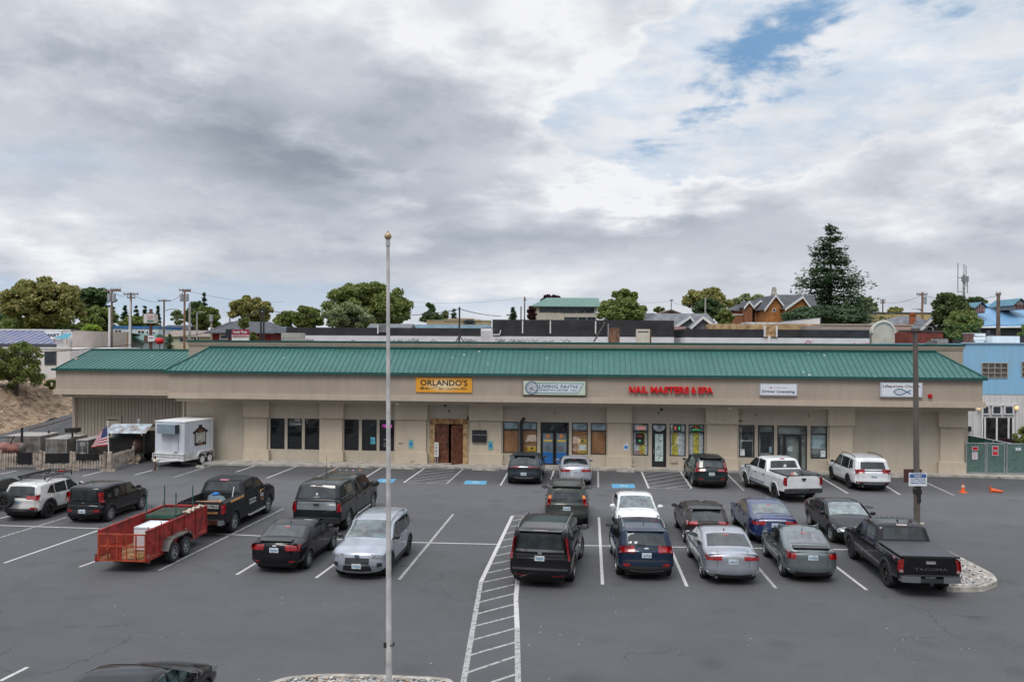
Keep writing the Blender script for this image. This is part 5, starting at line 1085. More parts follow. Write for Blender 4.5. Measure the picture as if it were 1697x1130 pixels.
# ------------------------------------------------------------------ pickups
def mk_truck(label,paint_,L,Wd,H,wb,pos,head,R_=.40,bedL=1.95,rail=1.32,floor=.82,tailz=1.28,cowlx=None,fo=.95,cabback=None,glass=M_CARGL,**k):
    cb=cabback or bedL+.16;wx=cowlx or L-1.35;hz=k.pop('hood',1.20)
    tp=[(.06,.50),(.02,.58),(.02,.72),(.03,tailz-.05),(.05,rail),(cb-.02,rail),(cb+.0,rail+.03),(cb+.20,H-.10),(cb+.34,H-.03),(cb+.9,H),(wx-1.1,H),(wx-.80,H-.07),(wx,hz+.04),(wx+.3,hz+.02),(L-.30,hz-.08),(L-.06,hz-.18),(L,.75),(L,.50),(L-.08,.34)]
    cutf=lambda x,z,q:abs(q)<.86 and (-L/2+.08)<x<(-L/2+cb-.06) and z>rail-.04
    d=dict(front_over=fo,group='vehicles in the parking lot',rear_window=(rail+.10,H-.14,.80,.78),windscreen=(hz+.06,H-.10,.88,.84),mirror=(wx-.30,hz+.02),msize=1.35,belt=rail-.10,tumble=.80,roofz=H,tw=.27,rf=.05,cut=cutf,bow=.05,rnd=.07,nosein=.08,tailin=.02,
             plate=(.62,True),doors=[(cb+.12,.52,rail-.04,0),((cb+wx)/2-.02,.50,rail-.04,0),(wx-.12,.50,rail-.06,0)],handles=[((cb+wx)/2+.14,1.08),(cb+.30,1.08)],archw=.07,
             pair=[('taillight',M_TAIL,rail-.46,rail-.10,.86,.985,True,.012),('headlight',M_HEAD,hz-.36,hz-.20,.6,.95,False,.01)]+k.pop('pairs',[]),
             flank=[('taillight_side',M_TAIL,[(.05,rail-.45),(.17,rail-.45),(.17,rail-.10),(.05,rail-.10)],.010),('rocker',M_CLAD,[(L-fo-.5,.42),(L-fo-.5,.52),(L-fo-wb+.5,.52),(L-fo-wb+.5,.42)],.01)]+k.pop('flanks',[]),
             panels=[('front_grille',M_BLACK,.62,hz-.25,.55,.55,False,.01)]+k.pop('pans',[]),nounder=True)
    d.update(k);m1=cb+.30;m2=(cb+wx)/2-.04;zt=H-.13;zb_=rail-.02
    win=d.pop('win',[[(m1,zb_),(m2-.04,zb_),(m2-.04,zt),(m1+.06,zt-.02)],[(m2+.04,zb_),(wx-.14,zb_-.01),(wx-.72,zt-.01),(m2+.04,zt)]])
    r,S,body=car(label,'pickup truck','pickup_truck',paint_,L,Wd,H,wb,R_,tp,win,pos,head,**d)
    x0,x1=-L/2+.07,-L/2+cb-.05;yw=Wd/2-.20;q=MB()
    q.box(x0,x1,-yw,yw,floor-.03,floor);q.box(x0,x0+.04,-yw,yw,floor,rail-.03);q.box(x1-.04,x1,-yw,yw,floor,rail+.02);q.box(x0,x1,-yw-.03,-yw,floor,rail-.01);q.box(x0,x1,yw,yw+.03,floor,rail-.01)
    xr_=L/2-fo-wb
    for sd in (-1,1):q.box(xr_-.45,xr_+.45,sd*(yw-.2),sd*yw,floor,floor+.22)
    q.build('cargo_bed',k.get('bedmat',M_BLACK) if False else d.get('bedm',M_BLACK),r)
    q=MB();q.box(-L/2+.25,L/2-.25,-Wd/2+.30,Wd/2-.30,.34,floor-.04);q.box(-L/2+cb,L/2-.4,-Wd/2+.10,Wd/2-.10,.44,floor);q.build('underbody',M_UNDER,r)
    bc=d.get('bumpm',M_CHROME);q=MB();yo=Wd/2-.06
    for sd in (-1,1):q=MB();q.prism([(-L/2-.12,sd*.34),(-L/2-.11,sd*(yo-.16)),(-L/2-.04,sd*yo),(-L/2+.16,sd*(yo+.02)),(-L/2+.02,sd*.34)],.50,.70);rb=q.build('bumper_corner',bc,r)
    q=MB();q.box(-L/2-.10,-L/2+.03,-.338,.338,.50,.62);q.box(-L/2-.11,-L/2+.02,-yo+.1,yo-.1,.703,.718);q.build('bumper_step',M_CLAD,rb)
    q=MB();q.box(-L/2-.02,-L/2+.01,-.11,.11,rail-.20,rail-.13);q.build('tailgate_handle',d.get('hm',M_BLACK),r)
    q=MB();q.box(-L/2-.10,-L/2+.1,-.05,.05,.42,.50);q.build('tow_hitch',M_BLACK,r)
    return r,S,body
def steps(r,L,x0,x1,Wd,M):
    for sd in (-1,1):
        q=MB();q.tube([(x0-L/2,sd*(Wd/2-.05),.42),(x0-L/2+.1,sd*(Wd/2+.03),.40),(x1-L/2-.1,sd*(Wd/2+.03),.40),(x1-L/2,sd*(Wd/2-.05),.42)],.045,8);q.build('side_step',M,r)
# black open-bed pickup with lettering
h=R(85.6);L,Wd,wb=5.9,2.03,3.80;pos=rw_(387.6,881,-1,L,Wd,wb,1.0,h)
r4,S4,_=mk_truck('satin black pickup with web address lettering, hitched to the red trailer',K_SAT,L,Wd,1.97,wb,pos,h,R_=.42,bedL=1.95,fo=1.0,rail=1.42,floor=.95,pans=[('high_brake_light',M_TAIL,1.88,1.93,.22,.22,True,.01)],msize=1.6,rstyle='five',rim=M_RIM,hood=1.30)
steps(r4,L,2.5,4.4,Wd,M_STEEL)
M_OL=mat('orange_lettering',(0.72,0.36,0.12),0.5);M_WL=mat('white_lettering',(0.75,0.77,0.78),0.5)
def side_text(r,S,L,s_,x,z,w,hgt,M,name='side_lettering'):
    y=S.hw(x-L/2,z);t=text(name,s_,w,hgt,M,r,0.01,0.004);t.location=(x-L/2,-(y+.012),z);return t
def rear_text(r,L,s_,y,z,w,hgt,M,x=-.02,name='tailgate_lettering',b=0.01):
    t=text(name,s_,w,hgt,M,r,b,0.004);t.location=(-L/2+x,y,z);t.rotation_euler=(0,0,R(-90));return t
side_text(r4,S4,L,'ORLANDOSBBQ.COM',1.35,1.30,1.35,.12,M_OL)
for j,s_ in enumerate(('SATISFY YOUR','SOUTHERN SOUL')):side_text(r4,S4,L,s_,2.95,1.02-j*.13,.75,.08,M_WL)
t=side_text(r4,S4,L,"ORLANDO'S",4.0,1.02,.36,.16,M_WL);y_=S4.hw(4.0-L/2,1.05);q=MB();q.tube([(4.0-L/2-.24,-(y_+.016),1.14),(4.0-L/2-.1,-(y_+.016),1.25),(4.0-L/2+.1,-(y_+.016),1.25),(4.0-L/2+.24,-(y_+.016),1.14)],.016,5);q.build('door_emblem',M_OL,r4);q=MB();q.tube([(4.0-L/2-.16,-(y_+.016),.88),(4.0-L/2,-(y_+.016),.78),(4.0-L/2+.16,-(y_+.016),.88)],.014,5);q.build('door_emblem',M_OL,r4)
rear_text(r4,L,"ORLANDO'S",.48,1.24,.62,.12,M_WL);q=MB();q.sphere((-L/2-.0,.0,1.24),.10,10,0,(.15,1,.8));q.build('tailgate_badge',M_CHROME,r4)
for j,s_ in enumerate(('SATISFY YOUR','SOUTHERN SOUL')):rear_text(r4,L,s_,-.48,1.28-j*.09,.62,.06,M_WL)
rear_text(r4,L,'ORLANDOSBBQ.COM',-.12,.98,1.25,.085,M_OL)
def loose(name,label,cat,M,r,L,f,x,y,z,rz=0.0):
    q=MB();f(q);o=q.build(name,M);o.location=r.location+Matrix.Rotation(r.rotation_euler.z,3,'Z') @ Vector((x-L/2,y,z));o.rotation_euler=(0,0,r.rotation_euler.z+rz);return tag(o,label,cat)
loose('wooden_bench','orange wooden bench lying in the open pickup bed','bench',mat('orange_wood',(0.42,0.17,0.05),.6,var=.2,vscale=5),r4,L,lambda q:(q.box(-.35,.35,-.5,.5,.28,.33),q.box(-.3,-.22,-.45,-.38,0,.28),q.box(.22,.3,-.45,-.38,0,.28),q.box(-.3,-.22,.38,.45,0,.28),q.box(.22,.3,.38,.45,0,.28),q.box(-.35,-.30,-.5,.5,.33,.42)),.62,-.05,.955,.25)
def bag(q):
    q.sphere((0,0,.22),.42,14,0,(1.0,.9,.55));q.sphere((.25,.25,.30),.28,12,0,(1,.8,.6));q.sphere((-.2,-.3,.2),.25,10,0,(1,1,.7))
loose('tarp_bundle','grey tarp bundle behind the cab in the open pickup bed','tarp',mat('slate_tarp',(0.10,0.13,0.15),.7,var=.2,vscale=5,bump=.8,bscale=8),r4,L,bag,1.55,-.02,.955)
loose('blue_cloth','small bright blue cloth on the grey tarp bundle','cloth',mat('bright_blue_cloth',(0.02,0.16,0.45),.8),r4,L,lambda q:(q.sphere((0,0,.06),.15,10,0,(1.2,1,.5)),q.box(-.02,.22,-.1,.1,.02,.04)),1.60,.05,1.38)
loose('aluminium_pole','bright metal pole leaning in the open pickup bed','pole',M_STEEL,r4,L,lambda q:q.tube([(0,0,0),(.35,0,.75)],.022,6),1.55,-.62,.955)
# white pickup
h=R(98);L,Wd,wb=5.78,2.02,3.57;pos=rw_(1283.8,826.6,1,L,Wd,wb,1.0,h)
r13,S13,_=mk_truck('white pickup with clutter in its open bed, pulling in beside the office',K_WHITE,L,Wd,1.92,wb,pos,h,fo=1.0,rail=1.35,floor=.85,steer=R(-14),bumpm=M_CLAD,mmat=M_BLACK,rim=M_RIMB,rstyle='five',hood=1.22,pans=[('high_brake_light',M_TAIL,1.83,1.88,.16,.16,True,.01)],bedm=mat('grey_bed_liner',(.22,.23,.25),.5),hmat=M_BLACK,flanks=[('lower_grey_band',mat('grey_band',(.25,.27,.30),.4),[(2.3,.55),(2.3,.70),(4.2,.70),(4.2,.55)],.006)])
q=MB();q.sphere((-L/2-.005,0,1.12),.05,10,0,(.3,1,1.2));q.build('tailgate_badge',M_BLACK,r13);q=MB();q.box(-L/2+.03,-L/2+.07,-.88,.88,1.345,1.385);q.build('tailgate_cap',M_BLACK,r13)
for sd in (-1,1):q=MB();q.box(-L/2+.08,-L/2+2.0,sd*.85,sd*.93,1.35,1.375);q.build('bed_rail_cap',M_BLACK,r13)
i=S13.idx_z(1.5);p_=S13.pt(i,0,.012);q=MB();q.sphere((p_.x,-.05,p_.z),.09,10,0,(.25,1,1));q.build('window_decal',M_WHITE,r13)
rr_=random.Random(4);JM=[mat('pink_junk',(.55,.2,.2),.6),mat('cream_junk',(.6,.57,.5),.6),mat('green_junk',(.05,.22,.08),.6),M_BLACK,mat('grey_junk',(.3,.32,.34),.6)]
JL=['pink bag in the white pickup bed','cream sack in the white pickup bed','green bottle crate in the white pickup bed','black sack against the side of the white pickup bed','grey tool box in the white pickup bed'];JC=['bag','sack','crate','sack','box'];JN=['shopping_bag','cloth_sack','bottle_crate','black_sack','tool_box']
for j,(x,y) in enumerate(((.52,.32),(.70,.08),(.45,-.05),(.72,-.28),(.35,-.30))):
    fn=(lambda q:q.box(-.15,.15,-.13,.13,0,.42).box(-.17,.17,-.15,.15,.42,.45)) if j in (2,4) else (lambda q:q.sphere((0,0,.24),.24,10,0,(1,.9,1.05)).sphere((.04,.03,.48),.08,8))
    loose(JN[j],JL[j],JC[j],JM[j],r13,L,fn,x,y,.86 if j != 3 else .862,j*.5)
# black pickup with tonneau
h=R(85.6);L,Wd,wb=5.73,1.89,3.57;pos=rw_(1469.6,971.4,1,L,Wd,wb,.95,h)
r24,S24,_=mk_truck('glossy black pickup with a flat grey bed cover beside the rock island',K_BLACK,L,Wd,1.83,wb,pos,h,R_=.40,rail=1.25,floor=.80,fo=.95,steer=R(-3),rim=M_RIMB,rstyle='five',hood=1.15,arch=M_CLAD,archw=.09,plate=(.58,True),pairs=[('reversing_light',M_TAILC,.76,.86,.87,.985,True,.013)],msize=1.5,pans=[('high_brake_light',M_TAILC,1.745,1.78,.22,.22,True,.01)],fin=2.8,finmat=M_BLACK)
q=MB();q.box(-L/2+.05,-L/2+2.08,-.88,.88,1.245,1.285);tn=q.build('bed_cover',mat('vinyl_bed_cover',(0.055,0.056,0.062),0.55,var=.06),r24)
q=MB();q.box(-L/2+.02,-L/2+.05,-.89,.89,1.24,1.295);q.build('cover_edge',M_BLACK,tn)
rear_text(r24,L,'TACOMA',0,.90,1.0,.085,mat('dim_lettering',(.07,.07,.073),.4),b=0.02)
q=MB();q.box(-L/2-.03,-L/2+.01,-.14,.14,1.06,1.14);q.build('handle_plate',M_STEEL,r24)
for s_,x,w_,M in (('4x4',.46,.22,mat('decal_red',(.5,.05,.05),.5)),):
    for sd in (-1,):pass
y_=S24.hw(.5-L/2,1.12);t=text('side_decal','TRD',.22,.07,mat('decal_pink',(.65,.35,.35),.5),r24);t.location=(.50-L/2,y_+.012,1.13);t.rotation_euler=(0,0,math.pi)
for k_ in range(6):q=MB();q.tube([(-L/2+2.85,-.45+k_*.18,1.806),(-L/2+3.6,-.45+k_*.18,1.816)],.012,5);q.build('roof_rib',K_BLACK,r24)
# black crew-cab pickup with canopy
h=R(84.5);L,Wd,wb=6.25,2.03,3.97;c=G(583,872);pos=rw_(577,876,-1,L,Wd,wb,.98,h)
r7,S7,_=mk_truck('long black crew-cab truck with a black canopy and silver tailgate panel',K_DGREY if False else paintm('black_green_paint',(.014,.017,.018),.25,.2),L,Wd,1.99,wb,pos,h,R_=.42,bedL=2.05,rail=1.40,floor=.9,fo=.98,msize=1.9,bumpm=M_BLACK,hood=1.32,pans=[('silver_tailgate_panel',mat('brushed_tailgate',(.30,.34,.37),.3,metal=.5),1.02,1.34,.82,.82,True,.014),('tailgate_strip',M_CHROME,1.24,1.255,.82,.82,True,.02)],rstyle='five',archw=.09)
steps(r7,L,2.6,4.6,Wd,M_STEEL)
CT=[(.02,1.40),(.05,1.42),(.34,1.98),(.45,2.03),(1.0,2.07),(2.0,2.05),(2.12,1.98),(2.16,1.42)]
SC_=Shell(L,Wd-.04,2.06,CT,belt=1.38,tumble=.84,rnd=.09,bow=.05,nosein=0,tailin=.02,rf=.08,roofz=2.06);cn=SC_.body().build('canopy',MATS['black_green_paint'],r7,smooth=True)
SC_.cap_panel(1.50,1.96,.84,.80,True,.01).build('canopy_window',M_CARGL,r7,smooth=True);SC_.cap_panel(1.43,1.475,.72,.72,True,.015).build('canopy_latch_bar',M_BLACK,r7)
for sd in (-1,1):
    for (a,c_) in ((.45,1.18),(1.24,1.95)):SC_.side_panel([(a-L/2 if a>.5 else a-L/2-.05,1.52),(c_-L/2,1.52),(c_-L/2,1.90),(a-L/2+.12 if a<.5 else a-L/2,1.90)],sd,.01).build('canopy_side_window',M_CARGL,r7)
    q=MB();q.box(.3-L/2,2.1-L/2,sd*(Wd/2-.06),sd*(Wd/2-.03),1.43,1.45);q.build('canopy_rail',M_CHROME,r7)
q=MB();q.sphere((-L/2+.12,0,1.63),.055,10,0,(.4,1,1));cl=q.build('canopy_emblem',M_WHITE,r7);t=rear_text(r7,L,'LEER',0,1.53,.26,.045,M_WL,.065);q=MB();q.box(-L/2+.28,-L/2+.33,-.14,.14,1.975,2.0);q.build('canopy_brake_light',M_TAILC,r7)
for y in (-.62,-.31,0,.31,.62):q=MB();q.sphere((-L/2+4.25,y,1.985),.07,10,0,(1.2,.7,.45));q.build('cab_light',M_AMBER if y in (-.62,.62) else M_TAILC,r7)
q=MB();q.cyl((-L/2+2.3,.30,1.98),(-L/2+2.28,.30,2.95),.012,.006,5);q.build('whip_aerial',M_BLACK,r7)
# ================================================================== trailers, yard, posts
def frame_at(px,py,head):p=G(px,py);return (p.x,p.y,0.003),head
M_RUST=mat('faded_red_steel',(0.29,0.024,0.022),0.7,var=0.25,vscale=2.6,col2=(0.17,0.018,0.014));M_RUST2=mat('rusty_orange_steel',(0.36,0.055,0.022),0.7,var=0.25,vscale=3);M_RUSTB=mat('rusty_brown_steel',(0.16,0.06,0.035),0.8,var=0.3,vscale=4)
def red_trailer():
    # frame: x forward (to the truck), y left; rear right wheel contact pixel 1
    h=R(85.2);rw1=G(283.6,931.5);d=Vector((math.cos(h),math.sin(h)));n=Vector((-d.y,d.x));Lb,Wb=4.75,1.68
    c=Vector((rw1.x,rw1.y))+d*0.45+n*(Wb/2+.12)       # centre between the axles
    t=thing('utility_trailer','red tandem-axle utility trailer with a mesh tailgate, hitched to the black pickup','trailer',(c.x,c.y,.003),h)
    x0,x1=-1.95,2.6;zb,zt=.50,1.42;y=Wb/2
    m=MB();m.box(x0,x1,-y,y,zb-.08,zb);m.build('deck',mat('plywood_deck',(0.30,0.20,0.10),.8,var=.25,vscale=3),t)
    for sd in (-1,1):
        m=MB();m.box(x0,x1,sd*y,sd*(y-.03),zb,zt);m.box(x0,x1,sd*(y+.03),sd*(y-.05),zt-.04,zt+.01);m.box(x0,x1,sd*(y+.03),sd*(y-.02),zb-.12,zb-.02)
        for k in range(6):x=lerp(x0,x1-.05,k/5);m.box(x,x+.05,sd*(y+.035),sd*y,zb-.1,zt)
        m.build('side_panel',M_RUST,t)
        for k in range(6):x=lerp(x0+.1,x1-.1,k/5);q=MB();q.cyl((x,sd*(y+.02),zt),(x,sd*(y+.02),zt+.14),.014,n=6);q.build('stake',M_RUSTB,t)
        f=MB();prof=[(-.98,.52),(-.80,.78),(-.55,.90),(.55,.90),(.80,.78),(.98,.52)]
        for a,b in zip(prof[:-1],prof[1:]):f.quad((a[0],sd*y,a[1]),(b[0],sd*y,b[1]),(b[0],sd*(y+.28),b[1]),(a[0],sd*(y+.28),a[1]));f.quad((a[0],sd*(y+.28),a[1]),(b[0],sd*(y+.28),b[1]),(b[0],sd*(y+.28),b[1]-.06),(a[0],sd*(y+.28),a[1]-.06))
        f.build('fender',mat('dull_grey_steel',(.12,.115,.105),.6,var=.2,vscale=3),t)
        for x in (-.45,.45):add_wheel(t,x,sd*(y+.15),.36,.21,M_RIM,'five',sd)
        q=MB();q.box(x0-.02,x0+.04,sd*(y-.02),sd*(y+.12),zb-.14,zb+.12);lb=q.build('lamp_bracket',M_RUSTB,t);q=MB();q.box(x0-.04,x0-.021,sd*(y+.0),sd*(y+.10),zb-.1,zb+.02);q.build('taillight',mat('dark_red_lens',(.25,.01,.01),.3),lb)
        q=MB();q.tube([(x0+.05,sd*(y+.04),zt-.3),(x0+.95,sd*(y+.12),zb)],.018,6);q.build('side_brace',M_RUST,t)
    m=MB();m.box(x1-.03,x1,-y,y,zb,zt);m.box(x1-.06,x1+.03,-y,y,zt-.04,zt+.01);m.build('front_panel',M_RUST,t)
    q=MB();q.tube([(x1,-.6,.46),(x1+1.0,0,.48),(x1,.6,.46)],.05,6);q.tube([(x1+.95,0,.48),(x1+1.25,0,.5)],.045,6);q.build('tow_tongue',M_RUSTB,t)
    # mesh tailgate
    g=MB();h_=.80
    for z in (zb-.08,zb+h_*.5,zb+h_):g.box(x0-.05,x0-.01,-y,y,z-.02,z+.025)
    for k in range(6):yy=lerp(-y,y-.04,k/5);g.box(x0-.05,x0-.01,yy,yy+.04,zb-.08,zb+h_)
    for k in range(39):yy=lerp(-y,y,k/39);g.box(x0-.033,x0-.028,yy,yy+.006,zb-.06,zb+h_)
    for k in range(13):z=lerp(zb-.05,zb+h_,k/13);g.box(x0-.033,x0-.028,-y,y,z,z+.006)
    g.build('mesh_tailgate',M_RUST2,t)
    q=MB();q.box(x0-.01,x0+.02,.02,.42,zb-.05,zb+.55);q.build('gate_panel',M_RUST,t)
    def put(name,label,cat,M,f,x,yy,z,rz=0):
        q=MB();f(q);o=q.build(name,M);p=Vector((c.x,c.y,0))+Vector((d.x,d.y,0))*x+Vector((n.x,n.y,0))*yy;o.location=(p.x,p.y,z);o.rotation_euler=(0,0,h+rz);tag(o,label,cat);return o
    fr=thing('chest_freezer','white glass-topped chest freezer standing in the red trailer','freezer');p=Vector((c.x,c.y))+d*-.45+n*-.24;fr.location=(p.x,p.y,.505);fr.rotation_euler=(0,0,h)
    q=MB();q.box(-.56,.56,-.35,.35,.05,.80);q.box(-.56,.56,-.35,-.31,.80,.84);q.box(-.56,.56,.31,.35,.80,.84);q.box(-.56,-.52,-.31,.31,.80,.84);q.box(.52,.56,-.31,.31,.80,.84)
    for x in (-.5,.46):
        for yy in (-.3,.26):q.box(x,x+.04,yy,yy+.04,0,.05)
    q.build('cabinet',mat('appliance_white',(.72,.74,.78),.35,var=.03),fr);MB().box(-.52,.52,-.31,.31,.803,.81).build('inner_lid',mat('pale_frost',(.75,.80,.80),.4,var=.1,vscale=4),fr)
    MB().box(-.57,.57,-.36,.36,.785,.80).build('rubber_seal',mat('seal_grey',(.22,.24,.27),.5),fr);MB().box(-.57,-.561,-.30,-.16,.60,.67).build('control_badge',M_BLACK,fr)
    tb=thing('folding_canopy','dark green tray table standing on four tall poles in the red trailer','table');p=Vector((c.x,c.y))+d*1.45+n*.05;tb.location=(p.x,p.y,.505);tb.rotation_euler=(0,0,h+.05);tb.name='tray_table'
    GR=mat('dark_green_paint',(.025,.10,.075),.5,var=.12,vscale=3);MB().box(-.75,.75,-.55,.55,.78,.90).build('tray',GR,tb);MB().box(-.70,.70,-.50,.50,.902,.906).build('tray_mat',mat('dark_mat',(.02,.035,.02),.8,var=.3,vscale=2),tb)
    for x in (-.75,.75):
        for yy in (-.55,.55):q=MB();q.cyl((x,yy,0),(x,yy,1.75),.022,n=6);q.build('leg',GR,tb)
    put('rope_coil','pale rope bundled along the right rim of the red trailer','rope',mat('pale_rope',(.55,.47,.36),.9,var=.2,vscale=9),lambda q:([q.sphere((lerp(-.7,.7,k/13),.03*math.sin(k*2.2),.05+.03*math.cos(k*1.7)),.075,8,0,(1.2,1,.7)) for k in range(14)]),1.55,-.82,1.44)
    put('angle_bracket','small white metal bracket in the red trailer beside the freezer','bracket',M_WHITE,lambda q:(q.box(0,.04,0,.04,0,.62),q.tube([(0.02,.02,.30),(.02,-.35,.42)],.02,6)),.75,-.55,.505)
    put('straw_heap','loose straw on the trailer floor under the freezer','straw',mat('straw',(.48,.33,.12),.9,var=.3,vscale=9,bump=1,bscale=20),lambda q:([q.sphere((random.uniform(-.15,.15),random.uniform(-.8,.8),.0),random.uniform(.06,.12),6,0,(1,1.3,.5)) for k in range(14)]),-1.7,0,.505)
red_trailer()
def white_trailer():
    # x forward = towards the tongue (lower left); side with the badge is the car's left seen from here (towards the camera right)
    p1=G(334.5,769.5);p2=G(347,766.5);h=R(252);d=Vector((math.cos(h),math.sin(h)));n=Vector((-d.y,d.x));Lb,Wb=2.75,2.2
    c=Vector((p1.x,p1.y))+d*.2-n*(Wb/2+.05)
    t=thing('enclosed_trailer','white enclosed trailer with a black round-topped badge and a cooling unit','trailer',(c.x,c.y,.003),h)
    M_TW=mat('trailer_white',(.62,.65,.70),.4,var=.05,vscale=1.2);M_TW2=mat('trailer_frame_white',(.66,.66,.66),.5,var=.08,vscale=2)
    x0,x1,y=-Lb/2,Lb/2,Wb/2;z0,z1=.85,2.78
    m=MB();m.box(x0,x1,-y,y,z0,z1);b=m.build('box_body',M_TW,t)
    m=MB();m.box(x0-.03,x1+.03,-y-.03,y+.03,z1,z1+.06);m.build('roof_edge',M_WHITE,t)
    sm=MB()
    for k in range(1,7):x=lerp(x0,x1,k/7);sm.box(x-.006,x+.006,-y-.004,-y,z0,z1);sm.box(x-.006,x+.006,y,y+.004,z0,z1)
    for k in range(1,4):yy=lerp(-y,y,k/4);sm.box(x1,x1+.004,yy-.006,yy+.006,z0,z1)
    sm.build('panel_joint',mat('joint_grey',(.38,.40,.44),.6),b)
    r=MB();r.box(x0,x1+.2,-y-.08,y+.08,.42,.52)
    for z in (.64,.80):r.box(x1+.12,x1+.16,-y-.08,y+.08,z,z+.04);r.box(-.35+1.15,x1+.16,y+.05,y+.09,z,z+.04);r.box(.8,x1+.16,-y-.09,-y-.05,z,z+.04)
    for yy in (-y-.08,-y/3,y/3,y+.04):r.box(x1+.12,x1+.16,yy,yy+.04,.5,.84)
    for x in (.8,1.35,x1+.12):r.box(x,x+.04,y+.05,y+.09,.5,.84)
    r.box(x0+.1,x1+.1,-y+.02,y-.02,.52,z0);r.build('chassis_rail',M_TW2,t)
    q=MB();q.tube([(x1+.15,-.75,.46),(x1+1.25,0,.46),(x1+.15,.75,.46)],.06,6);q.build('tongue',M_TW2,t);q=MB();q.cyl((x1+1.25,0,.02),(x1+1.25,0,.85),.05,n=8);q.box(x1+1.12,x1+1.38,-.12,.12,0,.03);jk=q.build('tongue_jack',M_RUSTB,t)
    q=MB();q.sphere((x1+1.22,0,.55),.15,10,0,(1.3,1,.7));q.build('coupler_cover',mat('cream_cover',(.62,.54,.46),.8),t)
    for sd in (-1,1):
        for x in (-.92,-.20):add_wheel(t,x,sd*(y+.0),.34,.2,M_WHITE,'steel',sd)
        f=MB();prof=[(-1.34,.60),(-1.28,.80),(-1.15,.88),(.03,.88),(.18,.80),(.26,.58)]
        for a,b_ in zip(prof[:-1],prof[1:]):f.quad((a[0],sd*(y-.12),a[1]),(b_[0],sd*(y-.12),b_[1]),(b_[0],sd*(y+.14),b_[1]),(a[0],sd*(y+.14),a[1]));f.quad((a[0],sd*(y+.14),a[1]),(b_[0],sd*(y+.14),b_[1]),(b_[0],sd*(y+.14),b_[1]-.07),(a[0],sd*(y+.14),a[1]-.07))
        f.build('fender',M_TW2,t)
    q=MB();q.box(x1+.01,x1+.42,-.62,.72,2.10,2.66);cu=q.build('cooling_unit',mat('slate_metal',(.22,.28,.33),.5,var=.05),t);q=MB();q.box(x1+.03,x1+.40,.72,.735,2.13,2.63);q.build('cooling_grille',M_BLACK,cu)
    q=MB();q.tube([(x1+.02,.66,2.1),(x1+.02,.66,.95),(x1+.06,.35,.86),(x1+.2,.30,.5)],.014,5);q.build('power_cable',M_STEEL,t);q=MB();q.box(x1,x1+.08,.38,.52,.80,1.0);q.build('junction_box',M_STEEL,t)
    # badge on the left flank (faces the camera's right)
    bx,bz,s=-.10,1.80,1.0;Y0=y+.006;q=MB();pol=[(a_*1.2,b_) for a_,b_ in [(-.46,-.56),(.46,-.56),(.46,.20),(.58,.20),(.58,.34),(.44,.38),(.30,.50),(.14,.58),(.14,.72),(-.14,.72),(-.14,.58),(-.30,.50),(-.44,.38),(-.58,.34),(-.58,.20),(-.46,.20)]]
    q.prismy([(bx+a,bz+e) for a,e in pol],Y0,Y0+.012);bd=q.build('badge',mat('badge_black',(.025,.02,.018),.6),t)
    q=MB();q.prismy([(bx-.46,bz-.40),(bx+.46,bz-.40),(bx+.46,bz+.26),(bx-.46,bz+.26)],Y0+.012,Y0+.016);q.build('badge_panel',mat('badge_grey',(.36,.36,.32),.6,var=.3,vscale=7),bd)
    def tx(s_,z,w,hh,M):
        o=text('badge_lettering',s_,w,hh,M,bd,.01);o.rotation_euler=(0,0,math.pi);o.location=(bx,Y0+.022,z);return o
    tx("ORLANDO'S",bz-.06,.84,.36,mat('cream_ink',(.68,.67,.60),.5));tx('SOUTHERN',bz+.36,.42,.10,mat('tan_ink',(.42,.20,.09),.5));tx('BARBECUE',bz-.48,.42,.09,MATS['tan_ink'])
white_trailer()
# ------------------------------------------------------------------ picket fence, smokers and flag in the left yard
M_PICK=mat('weathered_picket',(0.40,0.33,0.27),.9,var=.2,vscale=3);M_CLOTH=mat('black_netting',(.012,.012,.014),.95,var=.2,bump=.6,bscale=12)
def fence(pa,pb,label,cloth=None,g='weathered picket fence panels'):
    a=G(*pa);b=G(*pb);d=b-a;L=d.length;an=math.atan2(d.y,d.x);t=thing('picket_fence',label,'fence',(a.x,a.y,.0),an,g)
    n=int(L/.155)
    for k in range(n):
        x=(k+.5)*L/n;h=.98+random.uniform(-.02,.02);q=MB();w=.05;q.prismy([(x-w,.12),(x+w,.12),(x+w,h-.05),(x,h),(x-w,h-.05)],-.012,.012);q.build('picket',M_PICK,t)
    for z in (.28,.78):q=MB();q.box(0,L,.012,.05,z,z+.07);q.build('rail',M_PICK,t)
    for x in (-.02,L+.02):q=MB();q.box(x-.06,x+.06,-.05,.07,0,1.12);q.box(x-.3,x+.3,-.05,.05,0,.08);q.box(x-.06,x+.06,-.32,.32,0,.08);q.build('post',M_PICK,t)
    if cloth:
        f0,f1,z0=cloth;q=MB();m=14
        for j in range(m):x0=L*lerp(f0,f1,j/m);x1=L*lerp(f0,f1,(j+1)/m);y0=-.03-.015*math.sin(j*1.9);y1=-.03-.015*math.sin((j+1)*1.9);q.quad((x0,y0,z0+.02*math.sin(j)),(x1,y1,z0+.02*math.sin(j+1)),(x1,y1,1.0),(x0,y0,1.0));q.quad((x0,y0,1.0),(x1,y1,1.0),(x1,.06,1.0),(x0,.06,1.0))
        o=q.build('draped_netting',M_CLOTH);o.location=t.location;o.rotation_euler=t.rotation_euler
        return t,o
    return t,None
_,n1_=fence((1,777),(67,777),'picket fence panel farthest left, with netting at its right half',(.42,.80,.28));tag(n1_,'black netting hung on the leftmost picket panel','netting','black netting on the fence')
_,n2_=fence((74,779),(117,778.5),'picket fence panel second from the left, under a wide black netting',(.0,.97,.42));tag(n2_,'wide black netting hung on the second picket panel','netting','black netting on the fence')
